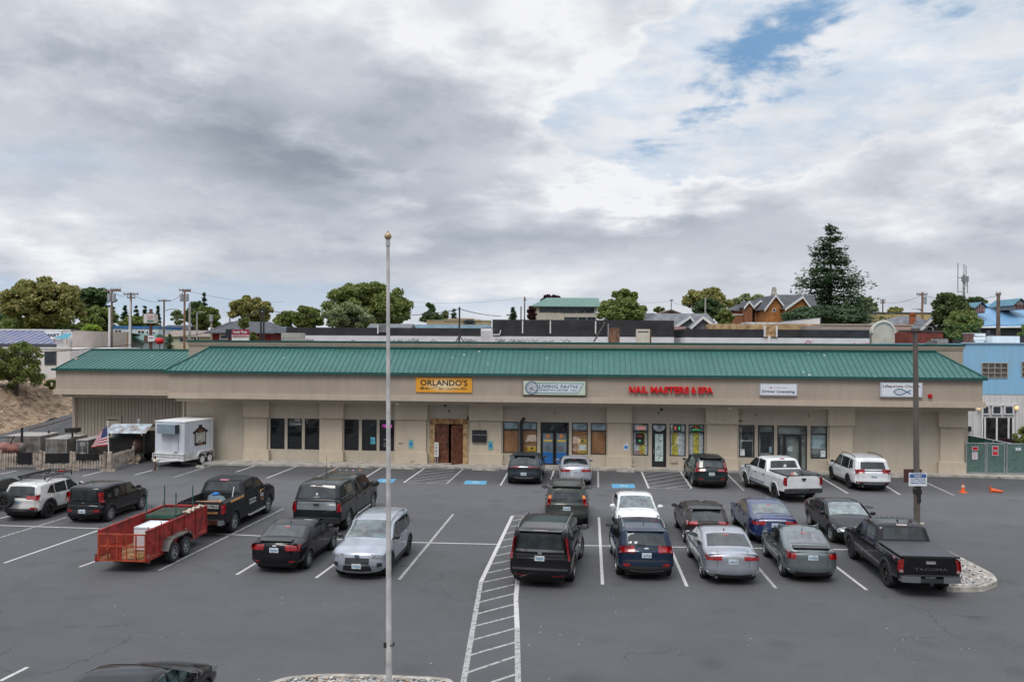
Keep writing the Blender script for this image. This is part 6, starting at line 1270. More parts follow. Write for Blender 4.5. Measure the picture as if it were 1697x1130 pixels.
_,n3_=fence((123,779.5),(173,779),'picket fence panel left of the flag, black netting over its top left',(.06,.82,.60));tag(n3_,'short black netting on the picket panel left of the flag','netting','black netting on the fence')
fence((184,779),(221,768),'angled picket fence panel right of the flag, without netting')
M_SST=mat('stained_stainless',(.30,.29,.27),.35,metal=.5,var=.2,vscale=1.5,col2=(.16,.14,.12));M_STOP=mat('pale_metal_top',(.42,.40,.38),.5,metal=.2,var=.12,vscale=1.5);M_SMK=mat('soot_black',(.025,.022,.02),.6,var=.3,vscale=3)
def bx_at(name,label,cat,px0,px1,ytop,Y,dep,z1=None,M=M_SST,Mt=M_STOP,rz=0.0,base=.25,xs=True):
    a=PY(px0,ytop,Y);b=PY(px1,ytop,Y);w=b.x-a.x;z=a.z;t=thing(name,label,cat,(a.x,Y,0),rz)
    m=MB();m.box(0,w,0,dep,base,z-.03);bd=m.build('cabinet',M,t);m=MB();m.box(-.02,w+.02,-.02,dep+.02,z-.03,z+.01);m.build('top_plate',Mt,t)
    for k in (.02,.48,.95):MB().box(w*k,w*k+.05,-.012,0,base+.1,z-.1).build('door_edge',M_STEEL,t)
    for x in (.12,w-.12):
        for y in (.15,dep-.15):q=MB();q.box(x-.05,x+.05,y-.05,y+.05,0,base);q.build('leg',M_SMK,t)
    return t,w,z
t,w,z=bx_at('stainless_smoker','wide stained stainless smoker cabinet at the left, behind the first fence panel','smoker',9,67,722,54.3,2.2);q=MB();q.cyl((w*.85,1.6,z),(w*.85,1.6,z+.18),.07,n=10);q.build('vent_stub',M_SMK,t)
t,w,z=bx_at('stainless_smoker','stainless smoker cabinet with crossed door creases, behind the second panel','smoker',75.5,111,727,54.0,2.6);q=MB();q.cyl((w*.95,.8,z),(w*.95,.8,z+.35),.06,n=10);q.box(w*.95-.35,w*.95+.35,.5,1.2,z+.35,z+.62);q.build('exhaust_cap',M_SMK,t);q=MB();q.add([(0.05,-.014,.4),(w*.5,-.014,z-.2),(w*.5,-.014,z-.23),(.08,-.014,.4)],[(0,1,2,3)]);q.add([(0.05,-.014,z-.2),(w*.5,-.014,.4),(w*.5,-.014,.43),(.05,-.014,z-.17)],[(0,1,2,3)]);q.build('door_crease',M_STOP,t)
t,w,z=bx_at('stainless_smoker','dark smoker cabinet with two small square vents, left of the flag','smoker',126.5,146,729,53.8,2.6,M=mat('dark_stainless',(.14,.14,.135),.4,metal=.4,var=.25,vscale=2))
for zz in (z-.38,z-1.0):q=MB();q.box(w*.35,w*.75,-.02,-.001,zz,zz+.22);q.build('square_vent',M_STEEL,t)
# barrel smoker at the edge
t=thing('barrel_smoker','rusty red barrel smoker with a tall black stack at the left edge','smoker',(PY(20,760,52.8).x,52.8,0));q=MB();q.cyl((-1.6,0,1.05),(.6,0,1.05),.38,n=18);q.build('barrel',mat('rusty_red_barrel',(.22,.09,.07),.7,var=.3,vscale=3),t);q=MB();q.sphere((.62,0,1.05),.36,14,0,(.6,1,1));q.build('barrel_end',mat('grey_barrel_end',(.16,.14,.13),.6,var=.2),t)
q=MB();q.cyl((.55,.1,1.1),(.55,.1,2.35),.075,n=10);q.build('stack',M_SMK,t);q=MB();q.tube([(-1.6,-.2,1.75),(.25,-.2,1.75),(.25,-.2,1.85)],.035,6);q.tube([(-1.4,-.2,1.35),(-1.2,-.2,1.75)],.035,6);q.tube([(.0,-.2,1.35),(.2,-.2,1.75)],.035,6);q.build('lid_handle',M_SMK,t)
for x in (-1.2,.2):q=MB();q.box(x-.04,x+.04,-.25,.25,0,.75);q.build('leg',M_SMK,t)
def bbq_trailer():
    Y=54.6;s=pxm(Y);X=lambda px:PY(px,700,Y).x;Zt=lambda py,px=215:PY(px,py,Y).z
    t=thing('barbecue_trailer','black barbecue trailer under a tilted corrugated roof, beside the white trailer','trailer',(X(178),Y,0));W_=X(240)-X(178)
    m=MB();m.box(0,W_+.1,-.4,1.2,.55,.65);m.box(.1,W_*.8,-.3,1.0,.65,1.55);m.build('cook_box',M_SMK,t)
    q=MB();q.cyl((.3,.3,1.35),(W_*.78,.3,1.35),.48,n=18);q.build('cook_drum',mat('dark_steel_drum',(.03,.034,.04),.4,var=.2),t)
    q=MB();q.cyl((W_*.80,-.1,1.05),(W_*.86,-.1,1.05),.55,n=18);q.sphere((W_*.84,-.1,1.05),.55,14,0,(.45,1,1));q.build('firebox_end',mat('rusty_brown_tank',(.10,.055,.045),.6,var=.3,vscale=3),t)
    rm=mat('corrugated_galvanised',(.38,.45,.50),.45,metal=.3,var=.22,vscale=2.2,col2=(.22,.16,.14));r=MB();n=26;xa,xb_=.25,W_+.45
    for k in range(n):
        u0=k/n;u1=(k+1)/n;f=lambda u,z:(lerp(xa,xb_,u),z)
        for (ya,za,yb,zb2) in ((-.95,1.92,.15,2.42),(.15,2.42,1.2,2.15)):
            h0=.02*(k%2);h1=.02*((k+1)%2);r.quad((lerp(xa,xb_,u0) ,ya,za+h0),(lerp(xa,xb_,u1),ya,za+h1),(lerp(xa,xb_,u1)-.0,yb,zb2+h1),(lerp(xa,xb_,u0),yb,zb2+h0))
    r.build('tilted_roof',rm,t)
    for (x,y_,z_) in ((xa+.1,-.8,1.95),(xb_-.15,-.8,1.95),(xa+.1,1.0,2.15),(xb_-.15,1.0,2.15)):q=MB();q.tube([(x,y_,.65),(x,y_,z_)],.04,6);q.build('roof_post',M_SMK,t)
    q=MB();q.cyl((W_*.75,.5,1.6),(W_*.75,.5,2.62),.07,n=10);q.sphere((W_*.75,.5,2.64),.1,8);q.build('chimney',M_STEEL,t)
    q=MB();q.box(W_*.9,W_+.3,.2,1.1,.65,1.9);q.build('side_cabinet',M_SMK,t)
    o=add_wheel(t,X(236)-X(178),-.62,.33,.2,mat('tan_rim',(.45,.36,.26),.5),'steel',-1)
    add_wheel(t,X(236)-X(178),1.0,.33,.2,MATS['tan_rim'],'steel',1)
bbq_trailer()
t=thing('propane_tank','white upright propane tank left of the enclosed white trailer','tank',(PY(256.5,745,56).x,56,0));q=MB();q.cyl((0,0,.35),(0,0,1.5),.24,n=14);q.sphere((0,0,1.5),.24,14,0,(1,1,.7));q.sphere((0,0,.35),.24,14,0,(1,1,.6));q.build('tank_body',M_WHITE,t);q=MB();q.cyl((0,0,1.6),(0,0,1.85),.07,n=10);q.build('valve',M_BLACK,t);q=MB();q.cyl((0,0,0),(0,0,.25),.2,n=14);q.build('foot_ring',M_STEEL,t)
def flag():
    b=G(181,781);Y=b.y;t=thing('american_flag','American flag hanging from a slanted white pole at the picket fence','flag',(b.x,b.y,0))
    X=lambda px:PY(px,740,Y).x-b.x;Z=lambda py:PY(178,py,Y).z
    q=MB();q.cyl((0,.0,0),(X(178.2),0,Z(700)),.032,.026,8);q.sphere((X(178.2),0,Z(700)+.03),.05,8);q.build('flag_pole',M_WHITE,t);q=MB();q.box(-.10,.12,-.08,.12,0,1.15);q.box(-.35,.35,-.06,.06,0,.1);q.build('pole_post',M_PICK,t)
    TL=(X(178.4),Z(704));BL=(X(179.3),Z(737.5));TR=(X(161.5),Z(721));BR=(X(150.5),Z(741));NX,NY=26,26;q=MB()
    def P(u,v):   # u along fly, v from top to bottom
        x=lerp(lerp(TL[0],TR[0],u),lerp(BL[0],BR[0],u),v);z=lerp(lerp(TL[1],TR[1],u),lerp(BL[1],BR[1],u),v);return (x,.10*math.sin(u*7+v*2.5)*u-.02,z-.03*math.sin(u*9)*u)
    for i in range(NX):
        for j in range(NY):
            u,v=i/NX,j/NY;st=int((j/NY)*13);m=0 if st%2==0 else 1
            if i<NX*.45 and st<7:m=2
            q.quad(P(u,v),P((i+1)/NX,v),P((i+1)/NX,(j+1)/NY),P(u,(j+1)/NY),m)
    cl=q.build('flag_cloth',[mat('flag_red',(.50,.015,.03),.8,var=.06),mat('flag_white',(.68,.68,.70),.8,var=.05),mat('flag_navy',(.02,.035,.16),.8,var=.05)],t,smooth=True)
    s=MB()
    for i in range(6):
        for j in range(5):
            x,y,z=P(.04+i*.07,.05+j*.10);
            for sg in (-1,):s.add([(x+.022*math.cos(R(90+144*k)),y-.008,z+.022*math.sin(R(90+144*k))) for k in range(5)],[(0,1,2),(0,2,3),(0,3,4)])
    s.build('flag_stars',MATS['flag_white'],cl)
flag()
q=MB();a=PY(52,712,58);
def handrail():
    t=thing('ramp_handrail','thin brown handrail on the sloping road at the left','handrail');P=[(PY(48,712,58)),(PY(86,702,61)),(PY(119,692,64))];q=MB();q.tube([tuple(p) for p in P],.035,6);q.build('rail',M_RUSTB,t)
    for (px,py,Y) in ((86,702,61),):p=PY(px,py,Y);q=MB();q.cyl((p.x,p.y,road_z(p.y)),tuple(p),.03,n=6);q.build('post',M_STEEL,t)
handrail()
# ------------------------------------------------------------------ flagpole, lamp post, island, cones, fence
def flagpole():
    b=G(644.6,1150);top=PY(642.9,399,b.y);t=thing('flagpole','tall bare grey flagpole with a gold ball, standing in the gravel island','flagpole',(b.x,b.y,0.1));v=Vector((top.x-b.x,0,top.z-.1))
    M=mat('pale_pole_paint',(.52,.51,.50),.5,var=.10,vscale=2.5,col2=(.36,.355,.35));q=MB();n=14
    for k in range(n):a=v*(k/n);c=v*((k+1)/n);r0=lerp(.070,.036,(k/n)**.9);r1=lerp(.070,.036,((k+1)/n)**.9);q.cyl(tuple(a),tuple(c),r0,r1,16,cap=False)
    q.build('pole',M,t,smooth=True);q=MB();q.cyl(tuple(v-Vector((0,0,.12))),tuple(v+Vector((0,0,.02))),.052,.048,12);q.cyl(tuple(v),tuple(v+Vector((0,0,.22))),.016,n=8);q.build('truck_pulley',M_STEEL,t)
    q=MB();q.sphere(tuple(v+Vector((0,0,.10))),.082,20);q.build('gold_ball',mat('dull_gold',(.42,.30,.17),.35,metal=.3,var=.15),t,smooth=True);kids(t)[-1].location=(0,0,0)
    q=MB();q.cyl((0,0,-.1),(0,0,.12),.16,.12,14);q.build('base_collar',M_STEEL,t);z=1.0;q=MB();c=v*(z/v.z);q.box(c.x-.11,c.x-.05,-.05,.02,z-.05,z+.06);q.tube([(c.x-.11,-.02,z+.06),(c.x+.1,-.05,z-.01),(c.x+.12,-.03,z+.07)],.018,6);q.build('rope_cleat',M_BLACK,t)
flagpole()
M_GRAVEL=mat('gravel_bed',(0.36,0.34,0.31),.95,var=.35,vscale=14,bump=1.0,bscale=18,col2=(.12,.11,.10))
def island(outline,name,label,npeb,seed,fz=.15):
    P=[G(p[0],p[1],fz) for p in outline];poly=[(p.x,p.y) for p in P];n=len(poly);cx=sum(p[0] for p in poly)/n;cy=sum(p[1] for p in poly)/n;A_=sum(poly[i][0]*poly[(i+1)%n][1]-poly[(i+1)%n][0]*poly[i][1] for i in range(n))
    if A_<0:poly=poly[::-1]
    sm=[]
    for i in range(n):
        p,q,r=Vector(poly[i-1]),Vector(poly[i]),Vector(poly[(i+1)%n]);a=q.lerp(p,.22);c=q.lerp(r,.22);sm+=[a,q.lerp((a+c)/2,.5),c]
    n=len(sm);inner=[]
    for i in range(n):
        e=(sm[(i+1)%n]-sm[i-1]).normalized();inner.append(sm[i]+Vector((-e.y,e.x))*.17)
    b=MB();o=[(p.x,p.y) for p in sm];ii=[(p.x,p.y) for p in inner];vs=[(x,y,0) for x,y in o]+[(x+(ix-x)*.12,y+(iy-y)*.12,fz) for (x,y),(ix,iy) in zip(o,ii)]+[(x,y,fz) for x,y in ii]+[(x,y,.06) for x,y in ii]
    for k in range(3):
        for i in range(n):b.f.append((k*n+i,k*n+(i+1)%n,(k+1)*n+(i+1)%n,(k+1)*n+i));b.m.append(0)
    b.v=vs;t=b.build(name+'_kerb',M_CURB,smooth=False);tag(t,kind='structure')
    g=MB();g.prism(ii,.02,fz-.04);tag(g.build(name+'_bed',M_GRAVEL),kind='structure')
    rr=random.Random(seed);x0,x1=min(p[0] for p in ii),max(p[0] for p in ii);y0,y1=min(p[1] for p in ii),max(p[1] for p in ii);pb=MB();cnt=0
    def inside(x,y):
        c=False;j=n-1
        for i in range(n):
            if (ii[i][1]>y) != (ii[j][1]>y) and x<(ii[j][0]-ii[i][0])*(y-ii[i][1])/(ii[j][1]-ii[i][1])+ii[i][0]:c=not c
            j=i
        return c
    for _ in range(npeb*5):
        x,y=rr.uniform(x0,x1),rr.uniform(y0,y1)
        if not inside(x,y):continue
        s=rr.uniform(.025,.058);a=rr.uniform(0,3.14);M4=Matrix.Translation((x,y,fz-.03+rr.uniform(0,.03))) @ Matrix.Rotation(a,4,'Z');k=MB();k.sphere((0,0,0),s,6,0,(1.3,.9,.6));k.xf(M4);pb.add(k.v,k.f,rr.choice((0,0,0,1,1,2,3)));cnt+=1
        if cnt>=npeb:break
    o=pb.build(name+'_pebbles',[mat('pebble_grey',(.34,.335,.33),.8,var=.1),mat('pebble_white',(.52,.50,.47),.8,var=.1),mat('pebble_tan',(.40,.30,.22),.8,var=.1),mat('pebble_dark',(.10,.10,.10),.8,var=.1)]);tag(o,label,'gravel',None,'stuff')
island([(1566,973),(1628,973),(1655,963),(1648,951),(1620,936),(1582,917),(1537,894),(1500,877),(1470,868),(1450,872),(1480,900),(1520,932),(1552,956)],'rock_island','mixed river pebbles filling the kerbed island beside the black pickup',4200,3)
island([(430,1134),(478,1119),(545,1114.5),(650,1117),(745,1121.5),(760,1136),(768,1240),(380,1240)],'flagpole_island','mixed river pebbles around the foot of the flagpole',2400,9)
island([(876,1129.5),(1180,1133),(1260,1180),(880,1220)],'lower_island','pebbles in the kerbed island right of the hatched lane',200,11)
def lamp_post():
    b=G(1519.8,884);t=thing('parking_lot_lamp','tall brown steel lamp post carrying a white and blue parking sign','lamp post',(b.x,b.y,.1));s=pxm(b.y);H=PY(1517,549,b.y).z-.1;lean=PY(1516.8,549,b.y).x-b.x
    M=mat('bronze_steel',(.125,.108,.093),.5,var=.08);q=MB();q.add([(sx*r_+dx,sy*r_,z) for (z,dx,r_) in ((.0,0,.095),(H,lean,.072)) for sx,sy in ((-1,-1),(1,-1),(1,1),(-1,1))],[(0,1,5,4),(1,2,6,5),(2,3,7,6),(3,0,4,7),(4,5,6,7)]);q.build('post',M,t)
    q=MB();q.cyl((0,0,-.1),(0,0,.35),.28,n=16);q.build('concrete_base',M_CURB,t);q=MB();q.box(lean-.13,lean+.13,-.13,.13,H,H+.12);q.build('top_cap',M,t)
    for sd in (-1,1):q=MB();q.box(lean+sd*.11,lean+sd*.62,-.20,.20,H-.03,H+.05);q.build('lamp_head',mat('dark_lamp_head',(.05,.042,.04),.5),t)
    sg=thing('parking_sign','white sign with a blue band fixed on the brown lamp post','sign');a=PY(1521,794,b.y-.16);sg.location=(a.x,b.y-.16,a.z);w,h=30/s,22/s
    MB().box(-w/2,w/2,-.012,0,-h/2,h/2).build('board',mat('sign_white',(.74,.76,.80),.4,var=.01),sg);MB().box(-w/2+.03,w/2-.03,-.016,-.013,h*.12,h*.36).build('blue_band',mat('band_blue',(.04,.12,.33),.5),sg)
    fin(text('lettering','ONLY',w*.42,h*.16,M_WHITE,sg,.01),0,-.02,h*.24);fin(text('lettering','CUSTOMER PARKING',w*.8,h*.09,MATS['band_blue'],sg),0,-.016,h*.43);fin(text('lettering','ALL OTHERS WILL BE',w*.8,h*.08,MATS['band_blue'],sg),0,-.016,h*.03);fin(text('lettering','TOWED AT OWNERS EXPENSE',w*.85,h*.08,MATS['band_blue'],sg),0,-.016,-h*.10);fin(text('lettering','CHRISTIANS TOWING',w*.85,h*.11,MATS['band_blue'],sg,.01),0,-.016,-h*.27)
    s2=thing('older_sign','dark brown sign board peeking out behind the white one','sign');s2.location=(a.x-.04,b.y+.13,a.z+.10);MB().box(-w/2-.03,w/2-.03,0,.02,-h/2,h/2).build('board',mat('maroon_board',(.09,.035,.035),.5),s2)
    q=MB();q.box(-.13,.13,-.13,.13,1.55,1.75);q.box(-.05,.09,-.14,-.106,1.2,1.9);q.build('strap_box',M_BLACK,t)
lamp_post()
def small_sign():
    b=G(1411,884);t=thing('tenant_parking_sign','small white notice on a thin post rising behind the black pickup','sign',(b.x,b.y,0));s=pxm(b.y);z1=PY(1410,842,b.y).z;z0=PY(1410,862.5,b.y).z;w=13/s
    q=MB();q.box(-.025,.025,-.02,.02,0,z1);q.build('post',M_STEEL,t);MB().box(-w/2,w/2,-.035,-.022,z0,z1).build('board',mat('sign_white',(.74,.76,.80),.4),t);nv=mat('grey_ink',(.12,.13,.15),.6)
    for k,s_ in enumerate(('NO','PUBLIC','PARKING','TENANT','ONLY')):fin(text('lettering',s_,w*(.35 if len(s_)<5 else .7),.05,nv,t,.01),0,-.038,z1-.06-k*.085)
small_sign()
def cone():
    b=G(1596,816);t=thing('traffic_cone','orange traffic cone standing upright on the asphalt','cone',(b.x,b.y,0));O=mat('cone_orange',(.80,.12,.03),.5,var=.06);q=MB();q.box(-.17,.17,-.17,.17,0,.03);q.build('base',O,t);q=MB();q.cyl((0,0,.03),(0,0,.46),.125,.03,14);q.build('cone_body',O,t);q=MB();q.cyl((0,0,.3),(0,0,.38),.086,.071,14);q.build('reflective_collar',mat('pale_collar',(.75,.6,.5),.4),t)
    b=G(1652,815.5);t=thing('fallen_cone','flattened orange cone lying on the asphalt right of the upright one','cone',(b.x,b.y,0),R(-20));q=MB();q.cyl((-.28,0,.09),(.30,0,.06),.13,.04,14);q.build('cone_body',O,t);q=MB();q.box(-.33,-.29,-.17,.17,0,.30);q.build('base',O,t)
cone()
tag(MB().cyl((0,0,.003),(0,0,.010),.33,n=20).build('drain_cover',mat('cast_iron',(.03,.03,.032),.6),loc=(G(1436,840).x,G(1436,840).y,0)),'round dark drain cover in the drive lane','drain cover')
# green chain link fence and gates
M_SLAT=mat('green_slats',(.012,.10,.075),.6,var=.2,vscale=5);M_MESH=mat('galvanised_mesh',(.40,.46,.44),.5)
def chain_panel(t,x0,x1,h,name='gate_panel'):
    q=MB();q.box(x0+.03,x1-.03,.01,.03,.08,h-.05);p=q.build(name,M_SLAT,t);q=MB();st=.13;y=.0;k=x0-h
    while k<x1:
        a0=max(0,x0-k);a1=min(h-.05,x1-k)
        if a1>a0+.05:q.cyl((k+a0,y,.05+a0),(k+a1,y,.05+a1-.0),.007,n=4,cap=False);
        b0=max(0,(k+h)-x1);
        k+=st
    k=x0
    while k<x1+h:
        a0=max(0,k-x1);a1=min(h-.05,k-x0)
        if a1>a0+.05:q.cyl((k-a0,y+.004,.05+a0),(k-a1,y+.004,.05+a1),.007,n=4,cap=False)
        k+=st
    q.build('wire_mesh',M_MESH,p)
    for x in (x0,x1):q=MB();q.cyl((x,0,0),(x,0,h+.04),.035,n=8);q.build('post',M_STEEL,t)
    for z in (.06,h-.03):q=MB();q.cyl((x0,0,z),(x1,0,z),.022,n=6);q.build('rail',M_STEEL,t)
def gates():
    a=BW(XR+.05,-.15,SK);t=thing('chain_link_gate','green slatted chain link gates closing the gap right of the beige building','gate',a,YAW);b0=-.15;X=lambda px:A(px,760,b0)[0]-(XR+.05);h=1.86
    for (p0,p1) in ((1601.5,1633),(1635.5,1665),(1668.5,1704)):chain_panel(t,X(p0),X(p1),h)
    SR=mat('sign_red',(.55,.02,.03),.5,var=.1,vscale=9);SWm=mat('sign_white',(.74,.76,.80),.4)
    for nm,lb,px0,px1,y0,y1,M,tx in (('red_notice','red notice on the left gate leaf, above a white one',1611,1621,739.5,746.5,SR,'NO'),('white_notice','tall white notice under the red one on the left gate leaf',1611,1620,749,761,SWm,'PRIVATE'),('red_white_notice','upper red and white notice on the middle gate leaf',1644,1654.5,739,746,SR,'NO'),('red_notice','lower red notice on the middle gate leaf',1644,1654.5,747.5,754.5,SR,'STOP'),('blue_white_notice','small pale notice on the right gate leaf',1683,1692,741.5,746.3,SWm,'NOTICE')):
        aa,z1=A(px0,y0,b0-.03);a1,_=A(px1,y0,b0-.03);_,z0=A(px0,y1,b0-.03);s=thing(nm,lb,'notice');onb(s,(aa+a1)/2,b0-.03,(z0+z1)/2);w=a1-aa;hh=z1-z0
        MB().box(-w/2,w/2,-.01,0,-hh/2,hh/2).build('plate',SWm,s);MB().box(-w/2+.025,w/2-.025,-.013,-.0101,-hh/2+.025,hh/2-.025).build('face',M,s)
        if M is SR:pass
        else:
            for k in range(1 if hh<.25 else 5):fin(text('lettering',tx,w*.6,.045,SR if hh>.25 else mat('band_blue',(.04,.12,.33),.5),s),0,-.015,hh*.35-k*.075 if hh>.25 else 0)
    # the sloping fence behind
    p0=PY(1599,720,53.5);p1=PY(1704,740.5,52.0);t=thing('green_slat_fence','green slatted fence sloping down behind the chain link gates','fence');q=MB();q.add([(p0.x,p0.y,.1),(p1.x,p1.y,.1),tuple(p1),tuple(p0)],[(0,1,2,3)]);q.add([(p0.x,p0.y+.03,.1),(p1.x,p1.y+.03,.1),(p1.x,p1.y+.03,p1.z),(p0.x,p0.y+.03,p0.z)],[(3,2,1,0)]);q.build('slats',mat('dark_green_slats',(.015,.06,.04),.6,var=.25,vscale=6),t);q=MB();q.cyl(tuple(p0),tuple(p1),.03,n=6);q.build('top_rail',M_STEEL,t)
    for k in (0.0,.45,.98):p=p0.lerp(p1,k);q=MB();q.cyl((p.x,p.y-.03,0),(p.x,p.y-.03,p.z),.035,n=6);q.build('post',M_STEEL,t)
gates()
# ================================================================== background: town behind the building
def X_(px,Y,py=545):return PY(px,py,Y).x
def Z_(px,py,Y):return PY(px,py,Y).z
M_RED=mat('barn_red_siding',(.22,.02,.025),.8,var=.08);M_SHING=mat('dark_shingles',(.075,.08,.09),.9,var=.15,vscale=2,bump=.3,bscale=12);M_GSH=mat('grey_shingles',(.15,.16,.175),.9,var=.15,vscale=1.5,bump=.3,bscale=10)
M_TANR=mat('tan_shingles',(.25,.21,.18),.9,var=.12,vscale=2);M_PALEB=mat('pale_blue_siding',(.42,.50,.54),.8,var=.04);M_TEALR=mat('teal_roof',(.10,.20,.165),.6,var=.08);M_CREAM=mat('cream_siding',(.55,.50,.36),.8,var=.05)
M_WTRIM=mat('white_trim',(.72,.72,.72),.7,var=.04);M_WWALL=mat('white_render_wall',(.66,.64,.63),.85,var=.05,vscale=.6);M_BROWNS=mat('brown_siding',(.27,.115,.06),.85,var=.1);M_ORSH=mat('orange_cedar',(.40,.17,.05),.85,var=.12,vscale=2);M_GRNS=mat('olive_siding',(.16,.20,.08),.8)
M_MEMB=mat('black_membrane',(.028,.028,.034),.6,var=.2,vscale=.7);M_WROOF=mat('white_coating',(.70,.70,.73),.7,var=.05,vscale=.8);M_TAUPE=mat('pink_taupe_wall',(.42,.35,.31),.85,var=.04);M_BRICK=mat('orange_brick',(.36,.11,.05),.9,var=.15,vscale=6)
M_SKYB=mat('sky_blue_wall',(.24,.47,.68),.85,var=.10,vscale=.5,col2=(.29,.51,.69),streak=.08);M_SKYR=mat('sky_blue_metal_roof',(.15,.31,.49),.5,var=.06,vscale=.5);M_DWALL=mat('charcoal_wall',(.05,.055,.065),.8,var=.1);M_TANW=mat('tan_false_front',(.42,.33,.20),.8,var=.06)
M_WIN=mat('window_glass',(.03,.04,.05),.05,spec=.8,var=.2,vscale=3)
def windows(par,lst,Y,w=.06,trim=None,bars=0):
    """lst of (px0, px1, py0, py1) on the plane at distance Y"""
    for (a,b,c,d) in lst:
        x0,x1,z1,z0=X_(a,Y,c),X_(b,Y,c),Z_((a+b)/2,c,Y),Z_((a+b)/2,d,Y);o=par.location;y=Y-o.y
        f=MB();f.box(x0-o.x-w,x1-o.x+w,y-.06,y-.005,z0-o.z-w,z0-o.z);f.box(x0-o.x-w,x1-o.x+w,y-.06,y-.005,z1-o.z,z1-o.z+w);f.box(x0-o.x-w,x0-o.x,y-.06,y-.005,z0-o.z,z1-o.z);f.box(x1-o.x,x1-o.x+w,y-.06,y-.005,z0-o.z,z1-o.z)
        for k in range(bars):x=lerp(x0,x1,(k+1)/(bars+1))-o.x;f.box(x-w/3,x+w/3,y-.055,y-.008,z0-o.z,z1-o.z)
        fr=f.build('window',trim or M_WTRIM,par);MB().box(x0-o.x,x1-o.x,y-.03,y-.004,z0-o.z,z1-o.z).build('pane',M_WIN,fr)
def house(name,label,Y,px0,px1,eave,ridge,dep,wall,roof,style,base=4.5,r0=None,r1=None,cat='house',over=.35,trim=M_WTRIM,wins=(),bars=0,tw=.06):
    """eave/ridge are pixel rows; style: hip, side (ridge parallel to the view), front (gable to the camera), flat"""
    xm=(px0+px1)/2;x0,x1=X_(px0,Y,eave),X_(px1,Y,eave);ze=Z_(xm,eave,Y);t=thing(name,label,cat,(x0,Y,base));w=x1-x0;e=ze-base
    MB().box(0,w,0,dep,-3,e).build('wall',wall,t);o=over
    if style=='flat':
        zr=Z_(xm,ridge,Y)-base;MB().box(-.05,w+.05,-.06,dep+.05,e,zr).build('roof',roof,t)
    else:
        Yr=Y+dep/2;zr=Z_(xm,ridge,Yr if style != 'front' else Y)-base;a=(X_(r0,Yr,ridge)-x0) if r0 else (0 if style != 'hip' else dep/2);b=(X_(r1,Yr,ridge)-x0) if r1 else (w if style != 'hip' else w-dep/2)
        m=MB()
        if style in ('hip','side'):
            if style=='side':a=-o if r0 is None else a;b=w+o if r1 is None else b
            F=[(-o,-o,e-.12),(w+o,-o,e-.12),(w+o,dep+o,e-.12),(-o,dep+o,e-.12)];Rg=[(a,dep/2,zr),(b,dep/2,zr)]
            m.quad(F[0],F[1],Rg[1],Rg[0]);m.quad(F[2],F[3],Rg[0],Rg[1]);m.add([F[3],F[0],Rg[0]],[(0,1,2)]);m.add([F[1],F[2],Rg[1]],[(0,1,2)]);m.quad(*[(p[0],p[1],p[2]-.1) for p in F])
            m.quad((F[0][0],F[0][1],F[0][2]-.1),(F[1][0],F[1][1],F[1][2]-.1),F[1],F[0]);m.build('roof',roof,t)
        else:
            c=(r0 and X_(r0,Y,ridge)-x0) or w/2
            MB().prismy([(0,e),(w,e),(c,zr-.15)],0,.15).build('gable_wall',wall,t)
            m.quad((-o,-o,e-.15),(c,-o,zr),(c,dep,zr),(-o,dep,e-.15));m.quad((c,-o,zr),(w+o,-o,e-.15),(w+o,dep,e-.15),(c,dep,zr));m.build('roof',roof,t)
            q=MB()
            for (p,s) in (((-o,e-.15),(c,zr)),((w+o,e-.15),(c,zr))):q.add([(p[0],-o-.05,p[1]-.28),(s[0],-o-.05,s[1]-.28),(s[0],-o-.05,s[1]+.04),(p[0],-o-.05,p[1]+.04),(p[0],-o+.03,p[1]-.28),(s[0],-o+.03,s[1]-.28),(s[0],-o+.03,s[1]+.04),(p[0],-o+.03,p[1]+.04)],[(0,1,2,3),(4,7,6,5),(0,4,5,1),(3,2,6,7)])
            q.build('bargeboard',trim,t)
    if wins:windows(t,wins,Y,tw,trim,bars)
    return t
def block(name,label,Y,px0,px1,top,dep,wall,base=0.0,cap=None,cat='building',caph=.12):
    x0,x1=X_(px0,Y,top),X_(px1,Y,top);z=Z_((px0+px1)/2,top,Y);t=thing(name,label,cat,(x0,Y,base));MB().box(0,x1-x0,0,dep,-1,z-base).build('wall',wall,t)
    if cap:MB().box(-.06,x1-x0+.06,-.08,.3,z-base,z-base+caph).build('wall_cap',cap,t)
    return t
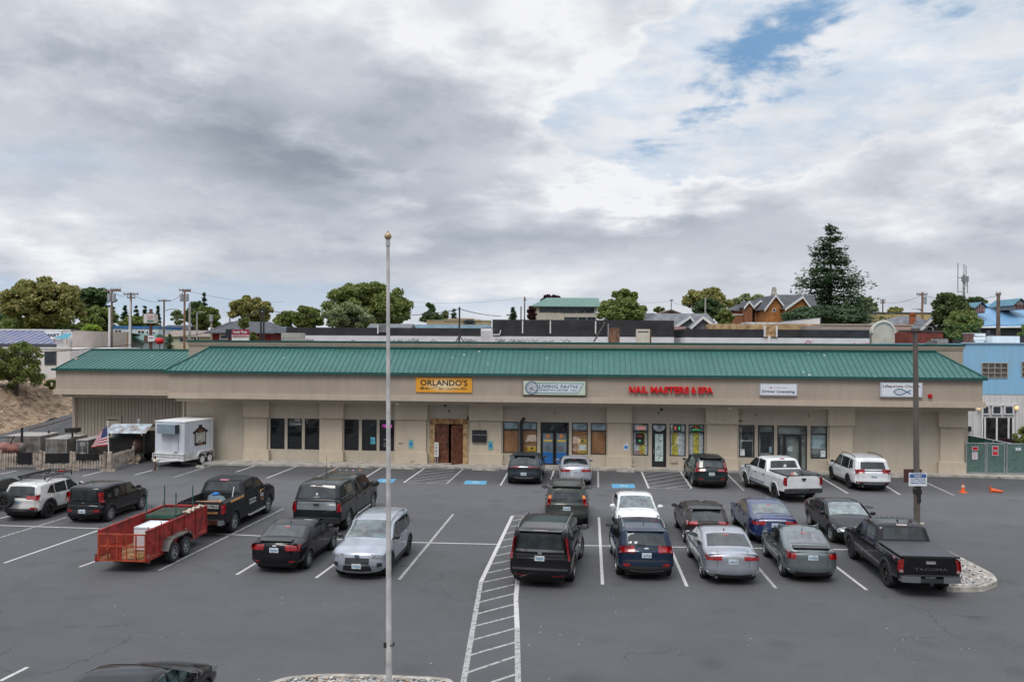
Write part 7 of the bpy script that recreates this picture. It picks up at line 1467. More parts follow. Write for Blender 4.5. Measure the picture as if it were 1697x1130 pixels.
# ---- far left
t=block('white_building','low white building with a window behind the brown bank',74,-260,116,577,14,M_WWALL,3.5,M_WTRIM);windows(t,[(76,92,584,603)],74,.09,mat('dark_window_frame',(.05,.06,.08),.5),1)
def blue_roof():
    Y=76;o=t.location;x=lambda px,YY,py:X_(px,YY,py)-o.x;m=MB();e=Z_(40,569.5,Y)-o.z;r=Z_(40,548,Y+5)-o.z;xl=-1;x1=x(93,Y,569);x2=x(72,Y+5,548)
    m.quad((xl,Y-o.y,e),(x1,Y-o.y,e),(x2,Y+5-o.y,r),(xl,Y+5-o.y,r));m.add([(x1,Y-o.y,e),(x(91,Y+4,565),Y+4-o.y,e),(x2,Y+5-o.y,r)],[(0,1,2)]);rf=m.build('blue_metal_roof',mat('faded_blue_metal',(.10,.12,.22),.5,var=.3,vscale=.6,col2=(.22,.22,.28)),t)
    s=MB();n=30
    for k in range(n):a=lerp(xl,x1,k/n);b=min(a,x2) if a<x2 else lerp(x2,x1,(a-x2)/(x1-x2));tt=1 if a<x2 else 1-(a-x2)/(x1-x2);s.cyl((a,Y-o.y,e+.03),(a-(0 if a<x2 else 0),Y-o.y+5*tt,e+(r-e)*tt+.03),.025,n=4,cap=False)
    s.build('roof_seams',mat('faded_blue_seam',(.11,.12,.2),.5),rf);MB().box(xl,x2,Y+5-o.y-.1,Y+5-o.y+.1,r,r+.15).build('ridge_cap',M_WTRIM,rf);MB().box(xl,x1,Y-.05-o.y,Y+.1-o.y,e-.35,e).build('eave_wall',M_DWALL,rf)
blue_roof()
t=block('shop_building','long pale building left of the wing, with the white MART sign on it',86,60,123,548,10,M_WWALL,4.5,M_WTRIM)
sgn=thing('mart_sign','white sign ending in the blue letters ART on the pale building','sign');p=PY(88,555.5,85.7);sgn.location=p;s=pxm(85.7);MB().box(-13/s,13/s,-.06,.25,-6.5/s,6.5/s).build('board',mat('sign_white',(.74,.76,.80),.4),sgn);fin(text('lettering','MART',22/s,5.6/s,mat('navy_ink',(0.02,0.035,0.10),0.5),sgn,.03),0,-.08,0)
t=thing('teal_awning','small teal pitched awning beside the MART sign','awning',PY(111,557,85));s=pxm(85);q=MB();q.add([(-11/s,-1.4,-4.5/s),(12/s,-1.4,-4.5/s),(4/s,0.6,4.5/s),(-9/s,.6,4.5/s)],[(0,1,2,3)]);q.build('canopy',mat('teal_canopy',(.05,.25,.34),.6),t);q=MB();q.box(-10/s,-9/s,-1.3,-1.2,-14/s,-4.5/s);q.box(10/s,11/s,-1.3,-1.2,-14/s,-4.5/s);q.build('timber_post',mat('orange_timber',(.42,.22,.08),.7),t)
# beige building receding to the right
t=thing('beige_warehouse','plain pinkish beige building with a sloping top edge left of the poles','building',(0,0,0));a=PY(120,548,84);b=PY(162,553.5,98);q=MB();q.add([(a.x,a.y,3),(b.x,b.y,3),tuple(b),tuple(a),(a.x,a.y+12,3),(b.x,b.y+12,3),(b.x,b.y+12,b.z),(a.x,a.y+12,a.z)],[(0,1,2,3),(1,5,6,2),(3,2,6,7),(4,0,3,7)]);q.build('wall',mat('pink_beige_wall',(.52,.45,.40),.85,var=.04),t);q=MB();q.tube([tuple(a+Vector((0,-.05,.05))),tuple(b+Vector((0,-.05,.05)))],.12,6);q.build('roof_edge',M_SHING,t);c=a.lerp(b,.4);q=MB();q.tube([(c.x,c.y-.1,4),(c.x,c.y-.1,c.z-.5)],.1,6);q.build('downpipe',mat('rusty_pipe',(.35,.25,.2),.6),t)
house('blue_townhouse','white two-storey building with a blue band along its flat roof',125,187,262,545,540.5,12,mat('ice_white_siding',(.58,.64,.70),.8),mat('strong_blue_band',(.04,.16,.38),.6),'flat',4.5,wins=[(191,195,547,551),(197,201,547,551),(229,233,548,556),(235,239,548,556),(243,246,549,553),(254,257,550,556)],tw=.12)
house('grey_roof_house','small house with a dark grey roof between the trees and the blue banded building',128,163,189,547,539.5,9,M_PALEB,M_SHING,'side',4.5)
house('teal_roof_house','pale blue house with a teal roof and a low front gable',108,168,236,566,552.5,9,M_PALEB,M_TEALR,'side',4.5,wins=[(189,194,566,573)])
house('teal_gable_house','front gable with teal roof edge in front of the teal roofed house',104,186,238,563,552,6,M_PALEB,M_TEALR,'front',4.5,r0=203,trim=M_TEALR,wins=[(187.5,191,565,573)])
house('tan_roof_house','cream bungalow with a long tan roof left of the red building',118,274,349,556,547.5,8,M_CREAM,M_TANR,'side',4.5,wins=[(298,306,560,566),(322,330,560,566)])
house('dark_roof_house','grey house with a dark roof behind the tan roofed bungalow',132,262,302,548,538.5,9,mat('dull_beige_siding',(.40,.36,.34),.8),M_SHING,'side',4.5,wins=[(264,268,548,552)])
house('red_restaurant','dark red building with a wide dark grey hipped roof',88,352,449,549.5,533,9,M_RED,M_SHING,'hip',4.5,r0=380,r1=447,cat='building',over=.6,wins=[(366,376,556,561)],tw=.12)
# conifer hedge ball, reader boards and other street clutter
def pylon():
    Y=98;s=pxm(Y);t=thing('pylon_sign','brown pylon carrying a white angled sign box above a small reader board','sign',(X_(250,Y),Y,4.6));X0=t.location.x;z=lambda py:Z_(250,py,Y)-4.6;x=lambda px:X_(px,Y)-X0
    BR=mat('brown_pylon',(.13,.06,.05),.6);MB().box(x(248),x(252),-.15,.15,0,z(512)).build('post',BR,t);MB().box(x(246),x(253.5),-.3,.3,z(520),z(518)).build('post_collar',BR,t)
    q=MB();q.box(x(241),x(258.5),-.5,.5,z(535.5),z(520.5));bx=q.build('sign_box',mat('sign_cream',(.62,.60,.58),.6,var=.08),t);fin(text('lettering','ISLAND',10/s,2/s,mat('sign_red',(.55,.02,.03),.5),bx),x(251.5),-.52,z(524));fin(text('lettering','THRIFT',9/s,2/s,MATS['sign_red'],bx),x(252),-.52,z(527.5));MB().box(x(247),x(257.5),-.515,-.5,z(534),z(530.5)).build('green_band',M_TEALR,bx)
    q=MB();q.box(x(240.5),x(247),-.3,.3,z(566),z(556));q.build('brown_panel',BR,t);q=MB();q.box(x(247),x(257.5),-.32,.3,z(566),z(556));rb=q.build('reader_board',mat('sign_white',(.74,.76,.80),.4),t);fin(text('lettering','DINER',7/s,2.2/s,BR,rb),x(252),-.34,z(560))
pylon()
t=thing('red_umbrella','bright red canopy umbrella beyond the wing roof','umbrella',(X_(264.5,92),92,4.6));q=MB();z=Z_(264,563.5,92)-4.6;zt=Z_(264,565.5,92)-4.6;q.sphere((0,0,z-.1),.42,14,0,(1.15,1.15,.85));q.build('canopy',mat('bright_red_canvas',(.60,.01,.015),.7),t);q=MB();q.cyl((0,0,0),(0,0,z),.04,n=6);q.build('pole',M_BLACK,t)
t=thing('yellow_banner','tall narrow yellow banner beside the white pole','banner',(X_(212,96),96,4.6));z=lambda py:Z_(212,py,96)-4.6;q=MB();q.prismy([(-.35,z(577)),(.05,z(577)),(.15,z(556)),(.0,z(553)),(-.15,z(560))],0,.03);q.build('cloth',mat('mustard_cloth',(.55,.38,.08),.8),t)
def nw_sign():
    Y=79;s=pxm(Y);t=thing('roadside_sign','dark red roadside sign with white script beside its black side panel','sign',(X_(385,Y),Y,4));X0=t.location.x;z=lambda py:Z_(395,py,Y)-4;x=lambda px:X_(px,Y)-X0
    MB().box(x(385),x(412.5),-.2,.2,z(554.5),z(546)).build('red_face',mat('deep_red_face',(.30,.015,.04),.5),t);MB().box(x(385),x(412.5),-.21,.2,z(558),z(554.7)).build('pink_band',mat('pink_band',(.62,.42,.45),.5),t);MB().box(x(374.5),x(384.8),-.1,.9,z(560),z(545.5)).build('side_panel',mat('ink_blue_panel',(.018,.022,.035),.5),t);MB().box(x(385),x(412.5),-.15,.15,0,z(558.2)).build('white_base',M_WTRIM,t)
    fin(text('lettering','North West',23/s,5/s,M_WTRIM,t,.02),x(399),-.22,z(550));fin(text('lettering','RESTAURANT',22/s,1.6/s,MATS['deep_red_face'],t),x(399),-.23,z(556.4))
nw_sign()
# ---- utility poles
M_POLE=mat('weathered_pole_wood',(.17,.125,.10),.9,var=.15,vscale=2);M_POLEG=mat('grey_pole',(.36,.35,.34),.8,var=.1);M_CANM=mat('grey_transformer',(.33,.35,.37),.5)
POLES=[]
def pole(px,ytop,Y,label,arms=(),cans=(),M=M_POLE,r=.13,base=3.5,lamp=None,name='utility_pole',cat='utility pole'):
    p=PY(px,ytop,Y);t=thing(name,label,cat,(p.x,Y,base));h=p.z-base;s=pxm(Y);q=MB();q.cyl((0,0,0),(0,0,h),r*1.2,r*.8,10);q.build('pole',M,t)
    for (dy,a,b) in arms:
        z=h-dy/s;m=MB();m.box(a/s,b/s,-.09,.09,z-.07,z+.07);ar=m.build('crossarm',M_POLE,t);n=MB()
        for f in (0.03,.3,.7,.97):x=lerp(a,b,f)/s;n.cyl((x,0,z+.05),(x,0,z+.28),.05,.035,6)
        n.build('insulators',M_CANM,ar)
    for (dx,dy) in cans:z=h-dy/s;m=MB();m.cyl((dx/s,-.1,z-.42),(dx/s,-.1,z+.42),.20,n=12);m.build('transformer',M_CANM,t)
    if lamp:dx,dy=lamp;m=MB();z=h-dy/s;m.tube([(0,0,z),(dx*.5/s,0,z+3.5/s),(dx/s,0,z+4/s)],.06,6);m.box(dx/s-.5,dx/s+.5,-.12,.12,z+3.6/s,z+4.3/s);m.build('lamp_arm',M_STEEL,t)
    POLES.append(Vector((p.x,Y,p.z)));return t
pole(185.5,479,92,'brown utility pole with two grey cans, leftmost of the tall poles',[(3,-14,15),(1,-2,14)],[(-3.5,14),(4,14)])
pole(217,484.5,97,'dark utility pole with a short crossarm, second of the tall poles',[(3,-12,12),(9,-6,7)])
pole(272,496,112,'thin dark utility pole with a street lamp arm, third of the tall poles',[(2.5,-10,10)],lamp=(16,20))
pole(306,479.5,95,'reddish utility pole with two cans, right of the street lamp pole',[(1.5,-9,10),(3,-3,10)],[(-4.5,14),(4.5,14)],M=mat('reddish_pole',(.26,.15,.10),.9,var=.1))
pole(181.5,509,90,'white painted pole beside the leftmost utility pole',M=M_WTRIM,r=.12);pole(215.5,499,94,'white painted pole beside the second utility pole',M=M_WTRIM,r=.14);pole(314.5,502,99,'plain grey pole right of the reddish utility pole',M=M_POLEG,r=.15)
pole(326.5,518,104,'pale curved street light left of the twin lamp post',M=M_POLEG,r=.10,lamp=(8,3),name='street_light',cat='street light');pole(350.5,521,100,'tan lamp post with a twin white head left of the red building',cans=[(0,6)],M=mat('tan_pole',(.34,.27,.19),.8),r=.14,name='street_light',cat='street light')
pole(381,517,150,'distant small utility pole above the red building roof',[(1,-6,6)]);pole(869.5,491.5,150,'grey pole left of the green roofed two-storey building',[(6,-2,3)],M=M_POLE);pole(863.5,508,120,'short black pole left of the green roofed building',M=M_BLACK,r=.1)
pole(1112.5,496,160,'distant pole above the brown roofs',[(2,-2,3)],M=M_POLEG);pole(1169,493,110,'grey pole in front of the round green tree',M=M_POLEG,r=.12);pole(1463,496,150,'small distant pole right of the big conifer',[(2,-4,4),(6,-4,4)])
pole(1528.5,484,95,'brown utility pole with a can on its right, by the grey gabled house',[(4,-9,8)],[(3.5,14)],M=mat('reddish_pole',(.26,.15,.10),.9),lamp=(-10,32));pole(1654.5,486,86,'brown utility pole in front of the blue roof',[(2,-4,4)],M=M_POLE,r=.2)
pole(432.5,511,68,'left black post of the pair in front of the red building',M=M_BLACK,r=.075,base=7,name='black_post',cat='post');pole(437.2,511,68,'right black post of the pair in front of the red building',M=M_BLACK,r=.075,base=7,name='black_post',cat='post')
def wire(pts,label,r=.022,sag=.5):
    b=MB()
    for (p,q) in zip(pts[:-1],pts[1:]):
        p,q=Vector(p),Vector(q);n=10;P=[p.lerp(q,k/n)-Vector((0,0,sag*4*(k/n)*(1-k/n))) for k in range(n+1)];b.tube([tuple(v) for v in P],r,4)
    tag(b.build('power_line',M_BLACK),label,'power line','overhead power lines')
wire([PY(185,481,92),PY(217,486,97),PY(272,498,112),PY(306,481,95)],'wires strung between the four tall utility poles');wire([PY(-30,585,66),PY(150,577,72),PY(310,556,85),PY(352,546,86),PY(432,513,68)],'thick black cable from the bank tree across to the black posts',.035,.15)
wire([PY(437,512,68),PY(545,524,75),PY(680,524,75)],'cable running right from the black posts past the big tree',.035,.2);wire([PY(680,522,70),PY(762,512,62),PY(830,524,66)],'cable over the tripod mast on the roof',.03,.1)
wire([PY(306,481,95),PY(470,500,150)],'faint wires leaving the reddish pole to the right',.02,.6);wire([PY(1463,500,150),PY(1528,489,95),PY(1654,490,86)],'wires over the grey gabled house');wire([PY(1500,536,84),PY(1654,538,86),PY(1720,530,88)],'lower wires crossing the blue roof',.03,.3);wire([PY(1654,552,86),PY(1720,536,80)],'short slanting wires right of the brown pole',.02,.1)
wire([PY(869,494,150),PY(1112,499,160),PY(1169,495,110)],'faint wires above the grey roofs',.02,.8);wire([PY(640,497,150),PY(869,493,150)],'faint wires between the big tree and the grey pole',.02,.8)
# ---- white and black parapets behind the mall
def parapet(label,Y,px0,px1,ytop,ymid,steps=()):
    x0,x1=X_(px0,Y,ymid),X_(px1,Y,ymid);zt=Z_((px0+px1)/2,ytop,Y);zm=Z_((px0+px1)/2,ymid,Y);t=thing('flat_roof_building',label,'building',(x0,Y,3));w=x1-x0
    MB().box(0,w,0,10,0,zm-3).build('white_wall',M_WROOF,t);MB().box(0,w,.05,9.9,zm-3,zt-3).build('black_parapet',M_MEMB,t)
    return t,w,zm-3,zt-3
rg=random.Random(12)
def graffiti(t,w,zm,f0,f1,M,n):
    q=MB()
    for k in range(n):
        x=w*rg.uniform(f0,f1);z=zm-rg.uniform(.35,.6);P=[(x+.12*j+.1*math.sin(j*2.2+k),-.02,z+.16*math.sin(j*1.7+k*2)) for j in range(rg.randint(4,9))];q.tube(P,.022,4)
    q.build('graffiti',M,t)
M_GRB=mat('faded_black_spray',(.25,.25,.27),.8);M_GRP=mat('pink_spray',(.65,.25,.33),.8)
t,w,a,b=parapet('low white building with black parapet, left part behind the green roof',84,474,815,543.2,556.5);graffiti(t,w,a,.03,.13,M_GRB,6);graffiti(t,w,a,.05,.12,M_GRP,2);graffiti(t,w,a,.3,.9,M_GRB,14)
q=MB();x=lambda px:X_(px,84)-t.location.x;q.box(x(626),x(642),-.08,.0,a+.35,b+.35);q.build('grey_panel',M_GSH,t);MB().box(x(625.5),x(627.5),-.12,.0,a+.2,b+.3).build('white_upright',M_WTRIM,t)
t,w,a,b=parapet('higher white building with tall black parapet in the middle',82,816,1117,530.3,558);graffiti(t,w,a,.0,.4,M_GRB,12);x=lambda px:X_(px,82)-t.location.x
for px in (865,911,986):MB().box(x(px),x(px+2),-.04,.0,a+.3,b-.1).build('white_strip',M_WTRIM,t)
q=MB();q.tube([(x(817),-.1,a+.15),(x(828),-.1,a+.15),(x(830),-.1,a+.6)],.05,6);q.build('white_pipe',M_WTRIM,t)
t,w,a,b=parapet('low white building with black parapet, right part behind the green roof',80,1136,1441,546,560);graffiti(t,w,a,.55,.98,M_GRP,7);x=lambda px:X_(px,80)-t.location.x;MB().box(x(1268),x(1285),-.12,.0,a+.1,b+.25).build('rusty_panel',mat('rusty_panel',(.42,.27,.14),.8,var=.25,vscale=3),t);MB().box(x(1265.5),x(1268),-.2,.0,a+.1,b+.35).build('white_upright',M_WTRIM,t);MB().box(x(1285),x(1287.5),-.2,.0,a+.1,b+.35).build('white_upright',M_WTRIM,t);MB().box(x(1272),x(1276),-.2,.0,0,a+.2).build('white_stand',M_WTRIM,t)
t=block('rusty_parapet_wall','rust-stained yellowish parapet wall below the brown house',90,1180,1362,537,8,mat('rust_stained_wall',(.50,.36,.19),.85,var=.2,vscale=1.2,col2=(.28,.16,.08)),3);t2=thing('white_ramp_wall','white wedge-shaped wall rising to the right, below the big conifer','wall',(X_(1290,89),89,3));s=pxm(89);z=lambda py:Z_(1325,py,89)-3;q=MB();q.prismy([(0,z(537)),(70/s,z(537)),(70/s,z(527)),(0,z(534.5))],0,.3);q.build('wall',M_WWALL,t2);q=MB();q.tube([(0,.1,z(534)),(70/s,.1,z(526.7))],.08,6);q.box(69/s,71/s,0,.3,z(538),z(526.5));q.build('top_rail',M_SHING,t2)
block('taupe_building','long pinkish taupe building behind the cream arch',84,1362,1511,539,10,M_TAUPE,3,M_LIP);t=thing('arched_parapet','cream round-topped parapet standing over the roofs','parapet',(X_(1464,80),80,3));s=pxm(80);z=lambda py:Z_(1464,py,80)-3;q=MB();pol=[(-18/s,0),(18/s,0)]+[(19/s*math.cos(a),z(552)+19/s*math.sin(a)) for a in [math.pi*k/18 for k in range(19)]];q.prismy(pol,0,.6);q.build('arch_wall',mat('cream_arch',(.52,.49,.40),.85,var=.06),t);q=MB();q.tube([(19/s*math.cos(a),-.02,z(552)+19/s*math.sin(a)) for a in [math.pi*k/18 for k in range(19)]],.13,6);q.build('arch_moulding',mat('pale_arch_trim',(.58,.56,.48),.8),t)
# ---- roof equipment
def roofthing(name,label,cat,px0,px1,y0,b,f,M):
    a,zt=A(px0,y0,b);a1,_=A(px1,y0,b);t=thing(name,label,cat);onb(t,a,b,7.1);f(t,a1-a,zt-7.1,M);return t
def f_ac(t,w,h,M):MB().box(0,w,0,1.0,.0,h).build('casing',M,t);q=MB();[q.box(w*.04,w*.96,-.02,0,.15+k*.12,.19+k*.12) for k in range(int((h-.25)/.12))];q.build('louvre',M_STEEL,t);MB().cyl((w/2,.5,h),(w/2,.5,h+.05),.4,n=16).build('fan_guard',M_BLACK,t)
def f_barrel(t,w,h,M):
    MB().cyl((w/2,.5,.0),(w/2,.5,h),w/2,n=18).build('drum',M,t);q=MB()
    for z in (h*.45,h*.98):q.cyl((w/2,.5,z-.05),(w/2,.5,z),w/2+.02,n=18)
    q.build('hoop',M_RUSTB,t);MB().cyl((0.0,.1,0),(0,.1,h+.3),.035,n=6).build('side_pipe',M_STEEL,t)
roofthing('air_conditioner','grey beige air conditioning unit at the left end of the roof','air conditioner',466,498,551.5,5,f_ac,mat('beige_grey_metal',(.34,.35,.32),.5));roofthing('rooftop_cooler','rusty brown round cooler on the roof','cooler',1008,1027.5,543.5,5,f_barrel,mat('rusty_cooler',(.20,.11,.07),.8,var=.25,vscale=3));roofthing('roof_cabinet','plain cream metal cabinet on the roof right of the rusty cooler','cabinet',1055,1077,545.5,5,lambda t,w,h,M:(MB().box(0,w,0,.9,0,h).build('casing',M,t),MB().box(w*.1,w*.9,-.02,0,h-.2,h-.14).build('vent_slit',M_BLACK,t),MB().cyl((w+.06,.3,0),(w+.06,.3,h-.05),.06,n=8).build('side_pipe',M_RUSTB,t)),mat('cream_metal',(.52,.50,.44),.5));roofthing('louvred_vent','white louvred vent box on the roof near the tripod mast','vent',797,814,544,7,f_ac,M_WROOF)
def f_tripod(t,w,h,M):q=MB();q.cyl((0,0,0),(0,0,h),.06,n=8);q.build('mast',M,t);[MB().tube([(0,0,1.2),(.9*math.cos(a),.9*math.sin(a),0)],.04,6).build('leg',M,t) for a in (.3,2.6,4.6)]
roofthing('tripod_mast','black mast on tripod legs standing on the roof','mast',761.5,764,508.5,6,f_tripod,M_BLACK)
t=thing('leaning_pipe','black pipe leaning over the roof edge left of the rusty cooler','pipe');onb(t,0,0,0);P=[A(984,566,5),A(994,550,5.4),A(1001,538,5.6),A(1003,531,5.6)];q=MB();q.tube([(p[0],5+.2*k,p[1]) for k,p in enumerate(P)],.06,6);q.sphere((P[3][0],5.6,P[3][1]),.16,8);q.build('pipe',M_BLACK,t)
def f_dish(t,w,h,M):
    q=MB();n=16;c=(w/2,0,h*.55)
    for k in range(n):
        a0,a1=2*math.pi*k/n,2*math.pi*(k+1)/n
        for (r0,r1,y0,y1) in ((0,.3,.12,.08),(.3,.55,.08,0)):q.quad(*[(c[0]+r*math.cos(a)*1.2,y,c[2]+r*math.sin(a)*.7) for r,y,a in ((r0,y0,a0),(r1,y1,a0),(r1,y1,a1),(r0,y0,a1))])
    q.build('dish',M,t);MB().cyl((w/2,.1,0),(w/2,.1,h*.55),.04,n=6).build('stand',M_STEEL,t)
roofthing('satellite_dish','grey satellite dish on the roof in front of the red wall','satellite dish',1540,1555,560,6,f_dish,M_STEEL);roofthing('duct_box','low grey duct box right of the satellite dish','duct',1553,1571,561.5,6,f_ac,M_STEEL)
# ---- centre and right houses
house('green_roof_office','two-storey beige office with a green hipped metal roof and window bands',138,884,990,506.5,493.5,14,mat('pale_office_wall',(.52,.47,.40),.85),M_TEALR,'hip',5,r0=906,r1=992,cat='building',over=.5,wins=[(895,907.5,508,516.5),(910,917,508,516.5),(919,924,510,517),(926.5,931,509,517),(933,953.5,509,517.5),(956,968.5,509,517.5),(971,984,509,517.5),(936,956,526.5,529.5),(959,971,526.5,529.5),(974,986,526.5,529.5)],trim=mat('dark_window_frame',(.05,.06,.08),.5),bars=1,tw=.10)
house('grey_slate_house','low grey roof right of the leafy tree',125,1060,1089,530,519,8,M_GSH,M_SHING,'side',5);house('brown_roof_house','brown ridged roof behind the grey gabled houses',140,1092,1131,520,513,8,M_BROWNS,mat('brown_shingles',(.12,.085,.07),.9),'front',5,trim=mat('brown_shingles2',(.12,.085,.07),.9))
house('grey_gable_row','long grey roof with white edges behind the gables',100,1085,1180,532,519.5,8,mat('slate_siding',(.14,.155,.17),.8),M_GSH,'side',4.5,r0=1088,r1=1172);house('left_gable_house','left grey gable with white bargeboards',95,1120,1152,541,523.5,5,MATS['slate_siding'],M_GSH,'front',4.5,r0=1143);house('right_gable_house','right grey gable with white bargeboards',93,1148,1184,541,524.5,5,MATS['slate_siding'],M_GSH,'front',4.5,r0=1164)
t=block('pink_metal_roof','faded pink corrugated roof below the grey gables',86,1118,1137,541,5,mat('pink_corrugated',(.42,.27,.25),.7,var=.08),3);
house('brown_house','brown shingled house with a dark roof and two small white gables',118,1219,1286,513,498,9,M_BROWNS,M_SHING,'hip',5,r0=1242,r1=1270,wins=[(1237,1242,527,531),(1244,1250,527,531)],tw=.1);t=house('olive_bay','olive green bay at the right corner of the brown house',115.5,1258,1280,514.5,506,3,M_GRNS,M_SHING,'side',5,wins=[(1261,1273,526.5,531)],cat='building');block('brown_side_wing','low brown wing with a sloping cap left of the brown house',117,1206,1236,522,6,M_BROWNS,4,M_WTRIM)
for (a,b,py,rp,lb) in ((1235,1247,508,499,'left small white edged gable on the brown house roof'),(1252,1268,506,497.5,'right small white edged gable on the brown house roof')):house('roof_gable',lb,116,a,b,py,rp,4,M_BROWNS,M_SHING,'front',9.0,cat='dormer',over=.25)
house('orange_gable_house','tall orange gable with white bargeboards and dark roof',112,1270,1299,511.5,488.5,9,M_ORSH,M_SHING,'front',5,wins=[(1281,1285,512,516)]);house('orange_long_house','orange house with a long dark roof running behind the big conifer',116,1285,1350,509,488.5,9,M_ORSH,M_SHING,'side',5,r0=1284,r1=1348,wins=[(1307,1311,511,515),(1330,1335,511,516)]);house('orange_right_gable','smaller orange gable partly behind the big conifer',110,1304,1340,510,491,6,M_ORSH,M_SHING,'front',5,r0=1329)
t=thing('stone_chimney','pale stepped chimney on the orange house','chimney',(X_(1282.5,117),117,8));s=pxm(117);z=lambda py:Z_(1282,py,117)-8;q=MB();q.box(-4/s,4/s,-.4,.4,0,z(486));q.box(-3/s,3/s,-.3,.3,z(486),z(478));q.box(-2.3/s,2.3/s,-.2,.2,z(478),z(476));q.build('stack',mat('pale_stone_chimney',(.45,.41,.37),.9,var=.15,vscale=4),t)
t=block('roof_furniture','white rooftop clutter and pale tables below the brown house',99,1238,1292,534,3,mat('white_clutter',(.60,.63,.68),.6,var=.2,vscale=3),4)
house('yellow_building','long yellow building with a flat dark roof edge right of the big conifer',130,1418,1545,520,517.5,10,mat('yellow_wall',(.50,.38,.17),.85,var=.05),M_SHING,'flat',5,cat='building')
house('grey_shingle_house','grey shingled house with a hipped roof behind the cream arch',92,1462,1540,541,523.5,8,M_GSH,M_GSH,'hip',4,r0=1492,r1=1520);t=house('white_gable_house','steep grey gable with white bargeboards and a round-headed window',88,1524,1557,549,529.5,6,mat('slate_blue_siding',(.10,.15,.18),.8),M_GSH,'front',4,r0=1540);s=pxm(88);q=MB();zc=Z_(1540,547,87.9)-4;xc=X_(1540,88)-t.location.x;q.tube([(xc+6/s*math.cos(a),-.08,zc+6/s*math.sin(a)) for a in [math.pi*k/12 for k in range(13)]],.07,5);q.build('arch_trim',M_WTRIM,t);q=MB();q.prismy([(xc+5.5/s*math.cos(a),zc+5.5/s*math.sin(a)) for a in [math.pi*k/12 for k in range(13)]],-.05,-.01);q.build('arch_pane',M_WIN,t)
t=thing('cone_roof_turret','pointed grey turret roof beside the white edged gable','turret',(X_(1547,91),91,4));s=pxm(91);z=lambda py:Z_(1547,py,91)-4;MB().cyl((0,0,z(541)),(0,0,z(519)),17/s,.05,12).build('cone_roof',M_GSH,t);MB().cyl((0,0,0),(0,0,z(541)),14/s,n=12).build('turret_wall',MATS['slate_siding'],t)
t=thing('brick_chimney','orange brick chimney on the grey shingled house','chimney',(X_(1512,91),91,7));s=pxm(91);z=lambda py:Z_(1512,py,91)-7;q=MB();q.box(-3.5/s,3.5/s,-.3,.3,0,z(522));q.box(-4.3/s,4.3/s,-.4,.4,z(522),z(520));q.build('stack',M_BRICK,t);MB().cyl((0,0,z(520)),(0,0,z(517.5)),.15,n=8).build('chimney_pot',M_BRICK,t)
block('red_shed_wall','dark red boarded wall in front of the grey gabled house',80,1507,1563,550,5,mat('red_boards',(.20,.045,.03),.85,var=.12,vscale=2),3,M_SHING)
# antenna mast
t=thing('radio_mast','thin lattice radio mast with antennas above the dark round tree','radio mast',(X_(1597,190),190,6));s=pxm(190);z=lambda py:Z_(1597,py,190)-6;q=MB()
for sx in (-1.6,1.6):q.cyl((sx/s,0,0),(sx*.7/s,0,z(455)),.10,n=4)
for k in range(14):za,zb_=lerp(0,z(455),k/14),lerp(0,z(455),(k+1)/14);q.cyl((-1.5/s,0,za),(1.5/s,0,zb_),.07,n=4);q.cyl((1.5/s,0,za),(-1.5/s,0,zb_),.07,n=4)
for (px,y0,y1) in ((1587,485,436),(1597,470,438),(1600.5,475,440),(1603,486,462)):q.cyl(((px-1597)/s,0,z(y0)),((px-1597)/s,0,z(y1)),.09,n=4)
q.box(-9/s,5/s,-.1,.1,z(461),z(460));q.box(-10/s,2/s,-.1,.1,z(484),z(483));q.box(-3/s,7/s,-.3,.3,z(467),z(458));q.build('lattice',mat('mast_steel',(.22,.24,.27),.5),t)
# big blue roofed building
def blue_barn():
    Y=96;s=pxm(Y);t=thing('blue_roof_building','large building with a bright blue metal roof and two dormers','building',(X_(1606,Y),Y,4));o=t.location;x=lambda px,YY=Y,py=540:X_(px,YY,py)-o.x;z=lambda px,py,YY=Y:Z_(px,py,YY)-4
    e=z(1660,541);MB().box(x(1626),x(1780),0,12,-1,e).build('wall',M_DWALL,t);m=MB();m.quad((x(1620),-.5,z(1620,542)),(x(1800),-.5,z(1700,539.5)),(x(1800,Y+8,500),8,z(1700,494.5,Y+8)),(x(1604,Y+8,500),8,z(1610,505,Y+8)));rf=m.build('roof',M_SKYR,t);MB().tube([(x(1620),-.5,z(1620,543)),(x(1800),-.5,z(1700,540.5))],.10,6).build('gutter',M_WTRIM,rf)
    for (pa,pb,yt,ye,yb) in ((1617.5,1633,501,508.5,519),(1680.5,1700,495,504,513)):
        yy=1.6;w0,w1=x(pa,Y+yy,yb),x(pb,Y+yy,yb);zb_,ze_,zt_=z(pa,yb,Y+yy),z(pa,ye,Y+yy),z(pa,yt,Y+yy);q=MB();q.box(w0,w1,yy,yy+4,zb_,ze_);q.prismy([(w0,ze_),(w1,ze_),((w0+w1)/2,zt_-.1)],yy,yy+4);dm=q.build('dormer',mat('dormer_grey',(.33,.30,.28),.8),t)
        c=(w0+w1)/2;q=MB();q.quad((w0-.3,yy-.3,ze_-.15),(c,yy-.3,zt_+.05),(c,yy+5,zt_+.05),(w0-.3,yy+5,ze_-.15));q.quad((c,yy-.3,zt_+.05),(w1+.3,yy-.3,ze_-.15),(w1+.3,yy+5,ze_-.15),(c,yy+5,zt_+.05));q.build('dormer_roof',mat('teal_blue_metal',(.06,.19,.26),.5),dm)
        for k in range(3):a=lerp(w0+.1,w1-.1,k/3);b=lerp(w0+.1,w1-.1,(k+1)/3)-.08;q=MB();q.box(a,b,yy-.06,yy-.01,zb_+.1,ze_-.05);fr=q.build('window',mat('maroon_frame',(.20,.05,.05),.6),dm);MB().box(a+.08,b-.08,yy-.08,yy-.061,zb_+.18,ze_-.12).build('pane',M_WIN if pa>1650 else mat('pale_pane',(.45,.48,.52),.3),fr)
